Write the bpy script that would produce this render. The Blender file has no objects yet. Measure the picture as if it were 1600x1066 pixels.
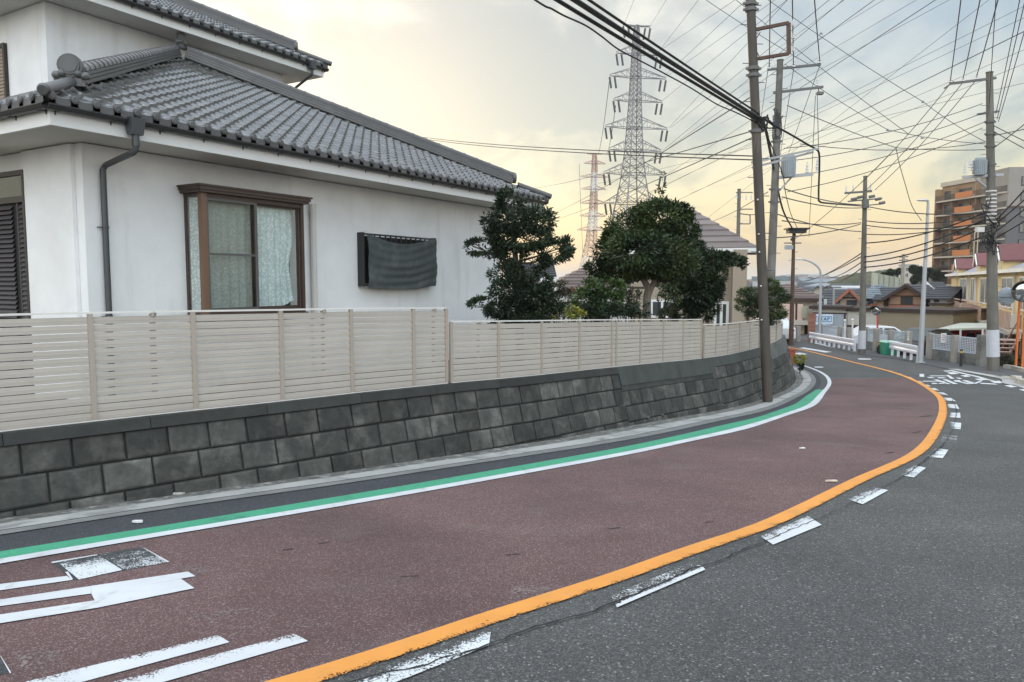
import bpy, bmesh, math, random
from mathutils import Vector, Matrix
random.seed(7)
R = math.radians
C = bpy.context.scene.collection
sc = bpy.context.scene
# ------------------------------------------------------------------ camera
F = 1155.0; CX = 800.0; CY = 533.0; H = 1.6
PIT = math.atan(93/1155.0); cp, sp = math.cos(PIT), math.sin(PIT)
cam = bpy.data.objects.new('camera', bpy.data.cameras.new('camera'))
C.objects.link(cam); sc.camera = cam
cam.location = (0, 0, H); cam.rotation_euler = (math.pi/2 - PIT, 0, 0)
cam.data.sensor_width = 36; cam.data.lens = 36*F/1600
cam.data.clip_start = 0.05; cam.data.clip_end = 12000
# ------------------------------------------------------------------ world and sun
SUN_EL, SUN_AZ = R(13), R(-14)          # azimuth measured from +Y towards +X
w = bpy.data.worlds.new('World'); sc.world = w; w.use_nodes = True
nt = w.node_tree; nt.nodes.clear()
def N(t, **k):
    n = nt.nodes.new(t)
    for a, b in k.items(): setattr(n, a, b)
    return n
def L(a, b): nt.links.new(a, b)
def ramp(stops, fac=None, interp='LINEAR'):
    r = N('ShaderNodeValToRGB'); r.color_ramp.interpolation = interp
    el = r.color_ramp.elements
    while len(el) > 1: el.remove(el[0])
    el[0].position = stops[0][0]; el[0].color = (*stops[0][1], 1)
    for p_, c_ in stops[1:]:
        e = el.new(p_); e.color = (*c_, 1)
    if fac is not None: L(fac, r.inputs[0])
    return r
def math_(op, a, b=None, c=None, clamp=False):
    m = N('ShaderNodeMath', operation=op); m.use_clamp = clamp
    for i, q in enumerate((a, b, c)):
        if q is None: continue
        if isinstance(q, (int, float)): m.inputs[i].default_value = q
        else: L(q, m.inputs[i])
    return m.outputs[0]
def mixc(f, a, b, bt='MIX'):
    m = N('ShaderNodeMix', data_type='RGBA', blend_type=bt)
    for s, q in ((0, f), (6, a), (7, b)):
        if isinstance(q, (int, float)): m.inputs[s].default_value = q
        elif isinstance(q, tuple): m.inputs[s].default_value = (*q, 1)
        else: L(q, m.inputs[s])
    return m.outputs[2]
tc = N('ShaderNodeTexCoord'); gen = tc.outputs['Generated']
sep = N('ShaderNodeSeparateXYZ'); L(gen, sep.inputs[0]); dx, dy, dz = sep.outputs
nish = N('ShaderNodeTexSky', sky_type='NISHITA'); nish.sun_disc = False
nish.sun_elevation = SUN_EL; nish.sun_rotation = SUN_AZ
nish.air_density = 1.2; nish.dust_density = 2.0
skyc = mixc(1.0, nish.outputs[0], (0.10, 0.10, 0.10), 'MULTIPLY')
# cloud deck: direction flattened on to a plane so the clouds shrink towards the horizon
den = math_('ADD', math_('MAXIMUM', dz, 0.0), 0.22)
cb = N('ShaderNodeCombineXYZ'); L(math_('DIVIDE', dx, den), cb.inputs[0]); L(math_('DIVIDE', dy, den), cb.inputs[1])
def noise(vec, scale, detail=5, rough=.5, loc=(0, 0, 0), scl=(1, 1, 1), rot=0, dist=0):
    mp = N('ShaderNodeMapping'); L(vec, mp.inputs[0]); mp.inputs['Location'].default_value = loc
    mp.inputs['Scale'].default_value = scl; mp.inputs['Rotation'].default_value = (0, 0, rot)
    n = N('ShaderNodeTexNoise'); L(mp.outputs[0], n.inputs['Vector']); n.inputs['Scale'].default_value = scale
    n.inputs['Detail'].default_value = detail; n.inputs['Roughness'].default_value = rough; n.inputs['Distortion'].default_value = dist
    return n.outputs[0]
n1 = noise(cb.outputs[0], 1.1, 6, .52, (3.1, 1.7, 0), (1, .8, 1), .5, .4)
n2 = noise(cb.outputs[0], 2.6, 6, .55, (7.3, 2.2, 0), (1, .6, 1), -.4, .6)
cov = math_('ADD', math_('MULTIPLY', n1, .55), math_('MULTIPLY', n2, .45))
elv = math_('MAXIMUM', dz, 0.0)
lit = ramp([(0, (.92, .62, .33)), (.035, (.98, .71, .36)), (.09, (.98, .83, .50)), (.17, (.95, .90, .70)), (.25, (.92, .91, .80)), (.42, (.86, .88, .85)), (.8, (1.0, 1.06, 1.14)), (1, (1.05, 1.14, 1.26))], elv)
dim = ramp([(0, (.76, .58, .38)), (.05, (.78, .62, .38)), (.12, (.60, .62, .49)), (.2, (.49, .545, .53)), (.32, (.46, .51, .54)), (.6, (.60, .70, .80)), (1, (.85, .98, 1.15))], elv)
cm = ramp([(.43, (0, 0, 0)), (.56, (1, 1, 1))], cov, 'EASE')
cloud = mixc(cm.outputs[0], dim.outputs[0], lit.outputs[0])
# openings of blue towards the right, high up
n3 = noise(cb.outputs[0], .9, 5, .5, (1.4, 5.2, 0), (.8, 1.3, 1), .9, .5)
side = math_('MULTIPLY_ADD', dx, 2.4, -.12, clamp=True)
gap = math_('MULTIPLY', ramp([(.40, (0, 0, 0)), (.54, (1, 1, 1))], n3, 'EASE').outputs[0], side, clamp=True)
gap = math_('MULTIPLY', gap, math_('MULTIPLY_ADD', elv, 5.0, -.62, clamp=True))
blue = mixc(.25, (.42, .58, .74), skyc)
cloud = mixc(math_('MULTIPLY', gap, .9), cloud, blue)
# glow of the veiled sun
vd = N('ShaderNodeVectorMath', operation='DOT_PRODUCT'); L(gen, vd.inputs[0])
vd.inputs[1].default_value = (math.sin(SUN_AZ)*math.cos(SUN_EL), math.cos(SUN_AZ)*math.cos(SUN_EL), math.sin(SUN_EL))
glow = math_('POWER', math_('MAXIMUM', vd.outputs['Value'], 0.0), 14)
cloud = mixc(glow, cloud, mixc(.10, cloud, (1.25, 1.12, .80), 'ADD'))
cloud = mixc(.12, cloud, skyc)
# sky behind the viewer and overhead boosted out of view to brighten the walls
back = math_('MULTIPLY_ADD', dy, -1.0, .25, clamp=True)
up = math_('MULTIPLY_ADD', elv, 2.0, -.85, clamp=True)
SKY_UP = 0.8; SKY_BACK = 1.75
boost = math_('ADD', 1.0, math_('ADD', math_('MULTIPLY', up, SKY_UP), math_('MULTIPLY', back, SKY_BACK)))
cloud = mixc(math_('MULTIPLY', back, .5, clamp=True), cloud, (.84, .90, .97))
fin = N('ShaderNodeVectorMath', operation='SCALE'); L(cloud, fin.inputs[0]); L(boost, fin.inputs['Scale'])
bg = N('ShaderNodeBackground'); L(fin.outputs[0], bg.inputs[0]); bg.inputs[1].default_value = 0.80
wo = N('ShaderNodeOutputWorld'); L(bg.outputs[0], wo.inputs[0])
sun = bpy.data.lights.new('sun', 'SUN'); sun.energy = 0.9; sun.angle = R(12); sun.color = (1.0, .86, .66)
so = bpy.data.objects.new('sun', sun); C.objects.link(so)
so.rotation_euler = Vector((math.sin(SUN_AZ)*math.cos(SUN_EL), math.cos(SUN_AZ)*math.cos(SUN_EL), math.sin(SUN_EL))).to_track_quat('Z', 'Y').to_euler()
so.location = (0, 0, 60)
sc.view_settings.view_transform = 'Standard'; sc.view_settings.look = 'None'
sc.view_settings.exposure = 0.42
sc.cycles.transparent_max_bounces = 24; sc.view_settings.gamma = 1
# ------------------------------------------------------------------ projection helpers (pixels of the 1600 px photograph)
def ray(x, y):
    u = (x-CX)/F; v = (CY-y)/F
    return (u, cp+v*sp, -sp+v*cp)
def P(x, y, Y):
    d = ray(x, y); t = Y/d[1]
    return Vector((d[0]*t, Y, H+d[2]*t))
def g(Y):
    if Y < 16: return -0.0777*max(Y, -25)
    if Y < 32:
        a = Y-16; return -0.0777*16-(0.0777*a-0.0777*a*a/32)
    return -0.0777*24
def G(x, y, dz=0):
    lo, hi = .5, 400.
    for _ in range(50):
        m = (lo+hi)/2; p = P(x, y, m)
        if p[2] > g(m)+dz: lo = m
        else: hi = m
    return P(x, y, lo)
def ZP(x, y, z):                       # point on the horizontal plane at height z
    d = ray(x, y); t = (z-H)/d[2]
    return Vector((d[0]*t, d[1]*t, z))
def px(p):
    X, Y, Z = p[0], p[1], p[2]-H; f = Y*cp-Z*sp
    return (CX+F*X/f, CY-F*(Y*sp+Z*cp)/f)
def catmull(p, n=8):
    q = [tuple(2*a-b for a, b in zip(p[0], p[1]))]+list(p)+[tuple(2*a-b for a, b in zip(p[-1], p[-2]))]
    out = []
    for i in range(1, len(q)-2):
        for k in range(n):
            t = k/n; a, b, c, d = q[i-1:i+3]
            out.append(tuple(.5*((2*b[j])+(-a[j]+c[j])*t+(2*a[j]-5*b[j]+4*c[j]-d[j])*t*t+(-a[j]+3*b[j]-3*c[j]+d[j])*t**3) for j in range(len(a))))
    out.append(tuple(p[-1])); return out
class Path:                            # arclength-parametrised plan curve
    def __init__(s, pts, n=10, smooth=True):
        s.p = catmull(pts, n) if smooth else list(pts)
        s.d = [0]
        for a, b in zip(s.p, s.p[1:]): s.d.append(s.d[-1]+math.hypot(b[0]-a[0], b[1]-a[1]))
        s.L = s.d[-1]
    def at(s, d):
        d = min(max(d, 0), s.L-1e-6)
        lo, hi = 0, len(s.d)-1
        while hi-lo > 1:
            m = (lo+hi)//2
            if s.d[m] <= d: lo = m
            else: hi = m
        t = (d-s.d[lo])/max(s.d[hi]-s.d[lo], 1e-9); a, b = s.p[lo], s.p[hi]
        return (a[0]+(b[0]-a[0])*t, a[1]+(b[1]-a[1])*t)
    def nrm(s, d):
        a = s.at(d-.25); b = s.at(d+.25)
        dx, dy = b[0]-a[0], b[1]-a[1]; l = math.hypot(dx, dy) or 1
        return (-dy/l, dx/l)
# ------------------------------------------------------------------ materials
def mat(name, col, rough=.7, var=.12, vs=4.0, rnd=0.0, bump=0.0, bs=40.0, metal=0.0, spec=.4, col2=None, c2s=1.5, c2lo=.5, c2hi=.65,
        chips=None, wear=None, stretch=(1, 1, 1), coat=0, streak=None, trans=0):
    global nt
    m = bpy.data.materials.new(name); m.use_nodes = True; nt = m.node_tree; nt.nodes.clear()
    tc = N('ShaderNodeTexCoord'); ob = tc.outputs['Object']
    b = N('ShaderNodeBsdfPrincipled'); o = N('ShaderNodeOutputMaterial')
    b.inputs['Roughness'].default_value = rough; b.inputs['Metallic'].default_value = metal
    b.inputs['Specular IOR Level'].default_value = spec
    if coat: b.inputs['Coat Weight'].default_value = coat; b.inputs['Coat Roughness'].default_value = .1
    if trans: b.inputs['Transmission Weight'].default_value = trans
    c = col if isinstance(col, tuple) else tuple(col)
    cur = None
    if col2:
        f = noise(ob, c2s, 6, .6, scl=stretch, dist=.3)
        cur = mixc(ramp([(c2lo, (0, 0, 0)), (c2hi, (1, 1, 1))], f).outputs[0], c, col2)
    if streak:                          # (colour, scale, lo, hi) long stains running down
        f = noise(ob, streak[1], 5, .6, scl=(1, 1, .12), loc=(5, 3, 1))
        cur = mixc(ramp([(streak[2], (0, 0, 0)), (streak[3], (1, 1, 1))], f).outputs[0], cur or c, streak[0])
    if chips:                           # (colour, scale, threshold) small aggregate chips
        for (cc, cs, ct) in chips:
            v = N('ShaderNodeTexVoronoi'); L(ob, v.inputs['Vector']); v.inputs['Scale'].default_value = cs
            s3 = N('ShaderNodeSeparateColor'); L(v.outputs['Color'], s3.inputs[0])
            cur = mixc(math_('GREATER_THAN', s3.outputs[0], ct), cur or c, cc)
    if var:
        f = noise(ob, vs, 5, .6, scl=stretch, loc=(2, 9, 4))
        k = math_('MULTIPLY_ADD', f, 2*var*1.8, 1-var*1.8)
        vm = N('ShaderNodeVectorMath', operation='SCALE')
        if cur is None: vm.inputs[0].default_value = c
        else: L(cur, vm.inputs[0])
        L(k, vm.inputs['Scale']); cur = vm.outputs[0]
    if rnd:
        at = N('ShaderNodeAttribute', attribute_name='rnd')
        k = math_('MULTIPLY_ADD', at.outputs['Fac'], 2*rnd, 1-rnd)
        vm = N('ShaderNodeVectorMath', operation='SCALE')
        if cur is None: vm.inputs[0].default_value = c
        else: L(cur, vm.inputs[0])
        L(k, vm.inputs['Scale']); cur = vm.outputs[0]
    if cur is None: b.inputs['Base Color'].default_value = (*c, 1)
    else: L(cur, b.inputs['Base Color'])
    if bump:
        bn = N('ShaderNodeBump'); bn.inputs['Strength'].default_value = 1; bn.inputs['Distance'].default_value = bump
        L(noise(ob, bs, 4, .6), bn.inputs['Height']); L(bn.outputs[0], b.inputs['Normal'])
    sh = b.outputs[0]
    if wear:                            # (amount, scale, edge): paint worn through in flecks, more along the v=0 edge
        am, ws, ed = wear
        uv = N('ShaderNodeSeparateXYZ'); L(tc.outputs['UV'], uv.inputs[0])
        f = math_('ADD', math_('MULTIPLY', noise(ob, ws, 4, .7), .65), math_('MULTIPLY', noise(ob, ws*.06, 3, .6, loc=(4, 2, 0)), .35))
        if ed: f = math_('SUBTRACT', f, math_('MULTIPLY', math_('POWER', math_('SUBTRACT', 1.0, uv.outputs[1], clamp=True), 2.2), ed))
        mask = math_('GREATER_THAN', f, am)
        tr = N('ShaderNodeBsdfTransparent'); ms = N('ShaderNodeMixShader')
        L(mask, ms.inputs[0]); L(tr.outputs[0], ms.inputs[1]); L(sh, ms.inputs[2]); sh = ms.outputs[0]
    L(sh, o.inputs[0]); return m
# ------------------------------------------------------------------ mesh builder
def frame_from(d, up=Vector((0, 0, 1))):
    d = Vector(d).normalized(); 
    if abs(d.dot(up)) > .98: up = Vector((0, 1, 0))
    a = d.cross(up).normalized(); return a, a.cross(d).normalized(), d
class MB:
    def __init__(s): s.v = []; s.f = []; s.r = []; s.mi = []; s.uv = []
    def face(s, pts, r=None, m=0, uv=None):
        i = len(s.v); s.v.extend([tuple(p) for p in pts]); s.f.append(tuple(range(i, i+len(pts))))
        s.r.append(random.random() if r is None else r); s.mi.append(m); s.uv.append(uv)
    def idx(s, verts, faces, r=None, m=0):
        i = len(s.v); s.v.extend([tuple(p) for p in verts]); rr = random.random() if r is None else r
        for f in faces: s.f.append(tuple(i+k for k in f)); s.r.append(rr); s.mi.append(m); s.uv.append(None)
    def hexa(s, b, t, r=None, m=0):      # 4 bottom (ccw) + 4 top
        s.idx(list(b)+list(t), [(3, 2, 1, 0), (4, 5, 6, 7), (0, 1, 5, 4), (1, 2, 6, 5), (2, 3, 7, 6), (3, 0, 4, 7)], r, m)
    def box(s, x0, x1, y0, y1, z0, z1, r=None, m=0):
        s.hexa([(x0, y0, z0), (x1, y0, z0), (x1, y1, z0), (x0, y1, z0)], [(x0, y0, z1), (x1, y0, z1), (x1, y1, z1), (x0, y1, z1)], r, m)
    def bar(s, a, b, wd, ht=None, r=None, up=Vector((0, 0, 1)), m=0):   # rectangular bar a->b
        ht = ht or wd; a = Vector(a); b = Vector(b); x, y, d = frame_from(b-a, up)
        x *= wd/2; y *= ht/2
        s.hexa([a-x-y, a+x-y, a+x+y, a-x+y], [b-x-y, b+x-y, b+x+y, b-x+y], r, m)
    def tube(s, pts, rad, n=8, r=None, m=0, caps=True):
        pts = [Vector(p) for p in pts]; k = len(pts)
        rads = rad if isinstance(rad, (list, tuple)) else [rad]*k
        vs = []; a0 = None
        for i, p in enumerate(pts):
            d = (pts[min(i+1, k-1)]-pts[max(i-1, 0)])
            a, b, _ = frame_from(d)
            if a0 is not None and a.dot(a0) < 0: a, b = -a, -b
            a0 = a
            for j in range(n):
                t = 2*math.pi*j/n; vs.append(p+(a*math.cos(t)+b*math.sin(t))*rads[i])
        fs = []
        for i in range(k-1):
            for j in range(n): fs.append((i*n+j, i*n+(j+1) % n, (i+1)*n+(j+1) % n, (i+1)*n+j))
        if caps: fs += [tuple(range(n))[::-1], tuple((k-1)*n+j for j in range(n))]
        s.idx(vs, fs, r, m)
    def disc(s, c, nrm, rad, th, n=16, r=None, m=0): # short cylinder centred c along nrm
        c = Vector(c); d = Vector(nrm).normalized()*th/2; s.tube([c-d, c+d], rad, n, r, m)
    def prism(s, poly, ext, r=None, m=0):            # polygon (3D pts) extruded by ext
        n = len(poly); e = Vector(ext); a = [Vector(p) for p in poly]; b = [p+e for p in a]
        s.idx(a+b, [tuple(range(n))[::-1], tuple(range(n, 2*n))]+[(i, (i+1) % n, n+(i+1) % n, n+i) for i in range(n)], r, m)
    def ball(s, c, rx, ry, rz, n=10, k=7, r=None, m=0):
        vs = [(c[0], c[1], c[2]-rz)]
        for i in range(1, k):
            a = -math.pi/2+math.pi*i/k
            for j in range(n):
                t = 2*math.pi*j/n; vs.append((c[0]+rx*math.cos(a)*math.cos(t), c[1]+ry*math.cos(a)*math.sin(t), c[2]+rz*math.sin(a)))
        vs.append((c[0], c[1], c[2]+rz)); fs = [(0, 1+(j+1) % n, 1+j) for j in range(n)]
        for i in range(k-2):
            for j in range(n): a = 1+i*n; fs.append((a+j, a+(j+1) % n, a+n+(j+1) % n, a+n+j))
        a = 1+(k-2)*n; fs += [(a+j, a+(j+1) % n, len(vs)-1) for j in range(n)]
        s.idx(vs, fs, r, m)
    def build(s, name, m, parent=None, off=(0, 0, 0), smooth=False, label=None, merge=False):
        me = bpy.data.meshes.new(name)
        ox, oy, oz = off
        me.from_pydata([(a-ox, b-oy, c-oz) for a, b, c in s.v], [], s.f)
        for mm in (m if isinstance(m, (list, tuple)) else [m]): me.materials.append(mm)
        me.polygons.foreach_set('material_index', s.mi)
        at = me.attributes.new('rnd', 'FLOAT', 'FACE'); at.data.foreach_set('value', s.r)
        if any(u is not None for u in s.uv):
            ul = me.uv_layers.new(name='UVMap'); k = 0
            for fi, f in enumerate(s.f):
                for j in range(len(f)):
                    ul.data[k].uv = s.uv[fi][j] if s.uv[fi] else (0, 1); k += 1
        if merge:
            bm = bmesh.new(); bm.from_mesh(me); bmesh.ops.remove_doubles(bm, verts=bm.verts, dist=.0005)
            bmesh.ops.recalc_face_normals(bm, faces=bm.faces); bm.to_mesh(me); bm.free()
        if smooth: me.polygons.foreach_set('use_smooth', [True]*len(me.polygons))
        me.update()
        if smooth:
            try: me.set_sharp_from_angle(angle=R(40))
            except Exception: pass
        o = bpy.data.objects.new(name, me); C.objects.link(o)
        if parent is not None: o.parent = parent
        if label: o['label'] = label
        return o
def tag(o, label, cat, group=None, kind=None):
    o['label'] = label; o['category'] = cat
    if group: o['group'] = group
    if kind: o['kind'] = kind
    return o
def thing(name, label, cat, loc=(0, 0, 0), rz=0, group=None):
    o = bpy.data.objects.new(name, None); C.objects.link(o); o.empty_display_size = .3
    o.location = loc; o.rotation_euler = (0, 0, rz); return tag(o, label, cat, group)
def struct(name, mb, m, smooth=False):
    o = mb.build(name, m, smooth=smooth); o['kind'] = 'structure'; return o
def dup(o, parent=None):
    c = o.copy(); C.objects.link(c); c.parent = parent
    for ch in [x for x in C.objects if x.parent == o]: dup(ch, c)
    return c
def lone(name, mb, m, label, cat, loc=None, group=None, smooth=False):   # a one-mesh thing, origin at loc, mesh in world coords
    loc = loc or (0, 0, 0); o = mb.build(name, m, off=loc, smooth=smooth); o.location = loc; return tag(o, label, cat, group)
# ------------------------------------------------------------------ palette
M_asph = mat('asphalt grey', (.077, .0765, .073), .85, .20, .9, bump=.005, bs=170, col2=(.098, .097, .091), c2s=.35, chips=[((.046, .046, .045), 150, .58), ((.125, .124, .117), 115, .83), ((.23, .23, .215), 95, .980)])
M_asphd = mat('asphalt dark strip', (.052, .055, .062), .9, .12, 2, bump=.003, bs=170, chips=[((.035, .036, .04), 180, .6), ((.10, .10, .10), 130, .9)])
M_asphf = mat('asphalt pavement', (.075, .077, .08), .9, .12, 1.5, bump=.003, bs=120, chips=[((.12, .12, .12), 90, .8)])
M_red = mat('red anti-skid surfacing', (.130, .074, .065), .9, .32, .55, bump=.004, bs=200, col2=(.168, .120, .106), c2s=1.1, c2lo=.54, c2hi=.74, chips=[((.085, .05, .052), 190, .58), ((.23, .165, .16), 150, .86)])
M_green = mat('green road paint', (.055, .30, .17), .7, .08, 6, wear=(.345, 90, .0), col2=(.05, .22, .14), c2s=3, c2lo=.54, c2hi=.7, chips=[((.09, .35, .22), 90, .9)])
M_orange = mat('orange road paint', (.68, .28, .055), .65, .10, 3, wear=(.318, 95, .17), col2=(.55, .26, .07), c2s=3, c2lo=.55, c2hi=.75)
M_white = mat('white road paint', (.57, .58, .585), .65, .14, 2.2, wear=(.335, 85, .05), col2=(.44, .44, .43), c2s=5, c2lo=.56, c2hi=.7)
M_whiteb = mat('nicked white road paint', (.57, .58, .585), .65, .08, 3, wear=(.385, 80, .12))
M_whitew = mat('worn white road paint', (.60, .62, .62), .7, .1, 3, wear=(.43, 70, .18))
M_whitev = mat('very worn white road paint', (.55, .56, .56), .7, .1, 3, wear=(.545, 70, .0))
M_patch = mat('dark asphalt patch', (.04, .042, .043), .9, .1, 4, bump=.002, bs=150, chips=[((.075, .075, .075), 120, .7)])
M_conc = mat('pale gutter concrete', (.38, .375, .355), .85, .22, 3, bump=.003, bs=60, col2=(.18, .18, .17), c2s=2, c2lo=.5, c2hi=.7)
M_conc2 = mat('grey gutter concrete', (.19, .19, .18), .9, .25, 4, bump=.003, bs=60)
M_dirt = mat('gravelly wall foot', (.13, .125, .11), .95, .3, 6, bump=.012, bs=35, col2=(.26, .26, .24), c2s=9, c2lo=.5, c2hi=.6)
M_kerb = mat('warm kerb stone', (.42, .39, .33), .85, .15, 3, bump=.002, bs=50, rnd=.12)
M_block = mat('weathered block', (.052, .052, .046), .9, .38, 9, rnd=.42, bump=.011, bs=26, col2=(.135, .133, .118), c2s=3.0, c2lo=.49, c2hi=.76, streak=((.035, .037, .035), 5, .50, .72))
M_cap = mat('weathered coping', (.040, .041, .037), .92, .28, 4, rnd=.2, bump=.008, bs=24, col2=(.035, .038, .035), c2s=3, c2lo=.48, c2hi=.68)
M_capg = mat('smooth concrete coping', (.056, .061, .056), .9, .22, 3, rnd=.08, bump=.004, bs=30, col2=(.05, .055, .05), c2s=1.4, c2lo=.5, c2hi=.72, streak=((.045, .05, .045), 4, .52, .7))
M_capd = mat('pale concrete coping', (.115, .12, .112), .9, .22, 3, rnd=.08, bump=.004, bs=30, col2=(.055, .06, .055), c2s=1.6, c2lo=.5, c2hi=.74, streak=((.05, .055, .05), 4, .52, .7))
M_mortar = mat('dark joint', (.028, .029, .027), .95, .3, 8)
M_fence = mat('beige aluminium', (.43, .39, .345), .45, .08, 2.5, rnd=.035, spec=.5)
M_fpost = mat('beige aluminium post', (.36, .31, .26), .45, .04, 1.5, spec=.5)
M_alu = mat('pale aluminium', (.66, .64, .60), .4, .05, 2)
M_stucco = mat('white stucco', (.78, .785, .79), .9, .07, 1.6, bump=.005, bs=70, col2=(.71, .705, .69), c2s=.8, c2lo=.5, c2hi=.8, streak=((.60, .595, .575), 2.6, .56, .86))
M_fascia = mat('white fascia board', (.74, .74, .73), .6, .05, 1.2, streak=((.60, .58, .55), 3, .6, .85))
M_soffit = mat('soffit board', (.60, .585, .55), .85, .05, 1.5)
M_tile = mat('glazed roof tile', (.054, .052, .049), .25, .25, 3, rnd=.32, spec=.8, coat=.6, bump=.0012, bs=60, col2=(.12, .115, .11), c2s=5, c2lo=.52, c2hi=.75)
M_tile2 = mat('ridge tile', (.085, .085, .086), .42, .25, 3, rnd=.2, spec=.6, bump=.002, bs=50)
M_gut = mat('dark gutter metal', (.035, .035, .037), .35, .15, 3, spec=.5)
M_pipe = mat('dark slate downpipe', (.05, .055, .06), .4, .15, 2, spec=.5)
M_pvc = mat('off white pipe', (.58, .56, .52), .5, .05, 2)
M_brown = mat('brown window frame', (.055, .034, .027), .4, .08, 3, spec=.5)
M_brownl = mat('brown window post', (.16, .09, .055), .45, .08, 3, spec=.5)
M_dkbr = mat('dark bronze', (.035, .028, .026), .4, .1, 3)
M_curt = mat('floral curtain', (.40, .50, .47), .9, .10, 4, col2=(.72, .80, .76), c2s=36, c2lo=.48, c2hi=.56)
M_curt2 = mat('pale lining', (.50, .56, .52), .9, .12, 4, col2=(.66, .71, .66), c2s=34, c2lo=.48, c2hi=.56)
M_dark = mat('interior shade', (.02, .022, .022), .8, .1)  # near-black colour stands in for the darkness of unlit rooms
M_cloth = mat('grey shade cloth', (.065, .075, .075), .9, .15, 5, col2=(.095, .105, .105), c2s=3, bump=.001, bs=200)
M_iron = mat('dark iron', (.03, .03, .032), .5, .1)
def glass_mat(name, tint=(.95, .965, .96), refl=.25):
    global nt
    m = bpy.data.materials.new(name); m.use_nodes = True; nt = m.node_tree; nt.nodes.clear()
    tr = N('ShaderNodeBsdfTransparent'); tr.inputs[0].default_value = (*tint, 1)
    gl = N('ShaderNodeBsdfGlossy'); gl.inputs['Roughness'].default_value = .03
    lw = N('ShaderNodeLayerWeight'); lw.inputs[0].default_value = .35
    f = math_('MULTIPLY_ADD', lw.outputs['Fresnel'], .28, refl*.12, clamp=True)
    ms = N('ShaderNodeMixShader'); L(f, ms.inputs[0]); L(tr.outputs[0], ms.inputs[1]); L(gl.outputs[0], ms.inputs[2])
    o = N('ShaderNodeOutputMaterial'); L(ms.outputs[0], o.inputs[0]); return m
M_glass = glass_mat('window glass'); M_screen = glass_mat('insect screen', (.78, .785, .78), .0)
M_winglass = mat('dark reflecting glass', (.045, .055, .06), .08, .1, 2, spec=.9)
M_earth = mat('bare ground', (.12, .105, .08), .95, .25, .8, bump=.02, bs=8, col2=(.08, .09, .04), c2s=.4)
# ================================================================== GROUND AND ROAD
def ground_sheet(name, x0, x1, ys, nx, dz, m):
    b = MB(); vs = []; n = nx+1
    for Y in ys:
        for i in range(n): vs.append((x0+(x1-x0)*i/nx, Y, g(Y)+dz))
    b.idx(vs, [(j*n+i, j*n+i+1, (j+1)*n+i+1, (j+1)*n+i) for j in range(len(ys)-1) for i in range(nx)], .5)
    return struct(name, b, m, True)
YS = [-3000, -400, -60, -25]+list(range(-20, 15, 5))+[16+i for i in range(0, 17)]+[40, 60, 100, 200, 500, 1200, 4000, 9000]
ground_sheet('ground', -6000, 6000, YS, 8, -.35, M_earth)
def ribbon(a, b, n, k, dz, mb=None, d0=0, d1=None, e0=0, e1=None):
    """sheet between two plan paths a (v=1 side) and b (v=0 side)"""
    mb = mb or MB(); d1 = a.L if d1 is None else d1; e1 = b.L if e1 is None else e1
    rows = []
    for i in range(n+1):
        t = i/n; p = a.at(d0+(d1-d0)*t); q = b.at(e0+(e1-e0)*t)
        rows.append([(p[0]+(q[0]-p[0])*j/k, p[1]+(q[1]-p[1])*j/k) for j in range(k+1)])
    for i in range(n):
        for j in range(k):
            pts = [rows[i][j], rows[i][j+1], rows[i+1][j+1], rows[i+1][j]]
            uv = [(i/n, 1-j/k), (i/n, 1-(j+1)/k), ((i+1)/n, 1-(j+1)/k), ((i+1)/n, 1-j/k)]
            z = [g(p[1])+dz for p in pts]
            mb.face([(p[0], p[1], zz) for p, zz in zip(pts, z)][::-1], .5, 0, uv[::-1])
    return mb
def gp(L_): return [tuple(G(x, y))[:2] for x, y in L_]
base_pts = [(-10.6, .2), (-8.4, 2.6), (-6.2, 4.75), (-4.57, 6.35), (-3.85, 7.0), (-2.95, 7.85), (-1.95, 8.8), (-.93, 9.85), (.15, 10.98), (1.1, 12.05), (3.05, 14.45), (4.6, 16.3), (6.3, 18.7), (8.4, 22.3), (9.9, 25.6), (10.75, 28.6), (11.0, 32), (10.8, 36), (9.9, 42), (8.2, 50)]
BASE = Path(base_pts)
def nearest(path, p):
    best = (1e9, 0)
    for i in range(0, 801):
        d = path.L*i/800; q = path.at(d); e = (q[0]-p[0])**2+(q[1]-p[1])**2
        if e < best[0]: best = (e, d)
    return best[1]
def off_path(widths):                    # offset of BASE by a width that varies with BASE-arclength
    pts = []
    for i in range(0, 161):
        d = BASE.L*i/160; n = BASE.nrm(d); q = BASE.at(d)
        for (a, wa), (b, wb) in zip(widths, widths[1:]):
            if a <= d <= b: t = (d-a)/(b-a); t = t*t*(3-2*t); wd = wa+(wb-wa)*t; break
        pts.append((q[0]-n[0]*wd, q[1]-n[1]*wd))
    for _ in range(3): pts = [pts[0]]+[((a[0]+b_[0]*2+c[0])/4, (a[1]+b_[1]*2+c[1])/4) for a, b_, c in zip(pts, pts[1:], pts[2:])]+[pts[-1]]
    return Path(pts, smooth=False)
def widths_from(pxs):                    # signed offset from BASE measured at traced pixels
    out = []
    for x, y in pxs:
        p = G(x, y); d = nearest(BASE, p); n = BASE.nrm(d); q = BASE.at(d)
        out.append((d, -((p[0]-q[0])*n[0]+(p[1]-q[1])*n[1])))
    out.sort(); return [(0, out[0][1])]+out+[(BASE.L+.1, out[-1][1])]
W_gut = widths_from([(0, 838), (270, 795), (540, 757), (1060, 673), (1161, 651), (1249, 620), (1274, 600)])
W_go = widths_from([(0, 863), (203, 831), (540, 775), (1060, 681), (1161, 658), (1229, 637), (1263, 617)])
W_gi = widths_from([(0, 873), (203, 842), (540, 784), (1060, 688), (1161, 666), (1249, 637), (1285, 607)])
W_wo = widths_from([(0, 883), (203, 848), (540, 791.5), (1060, 695), (1161, 673), (1249, 644), (1294, 609)])
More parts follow.
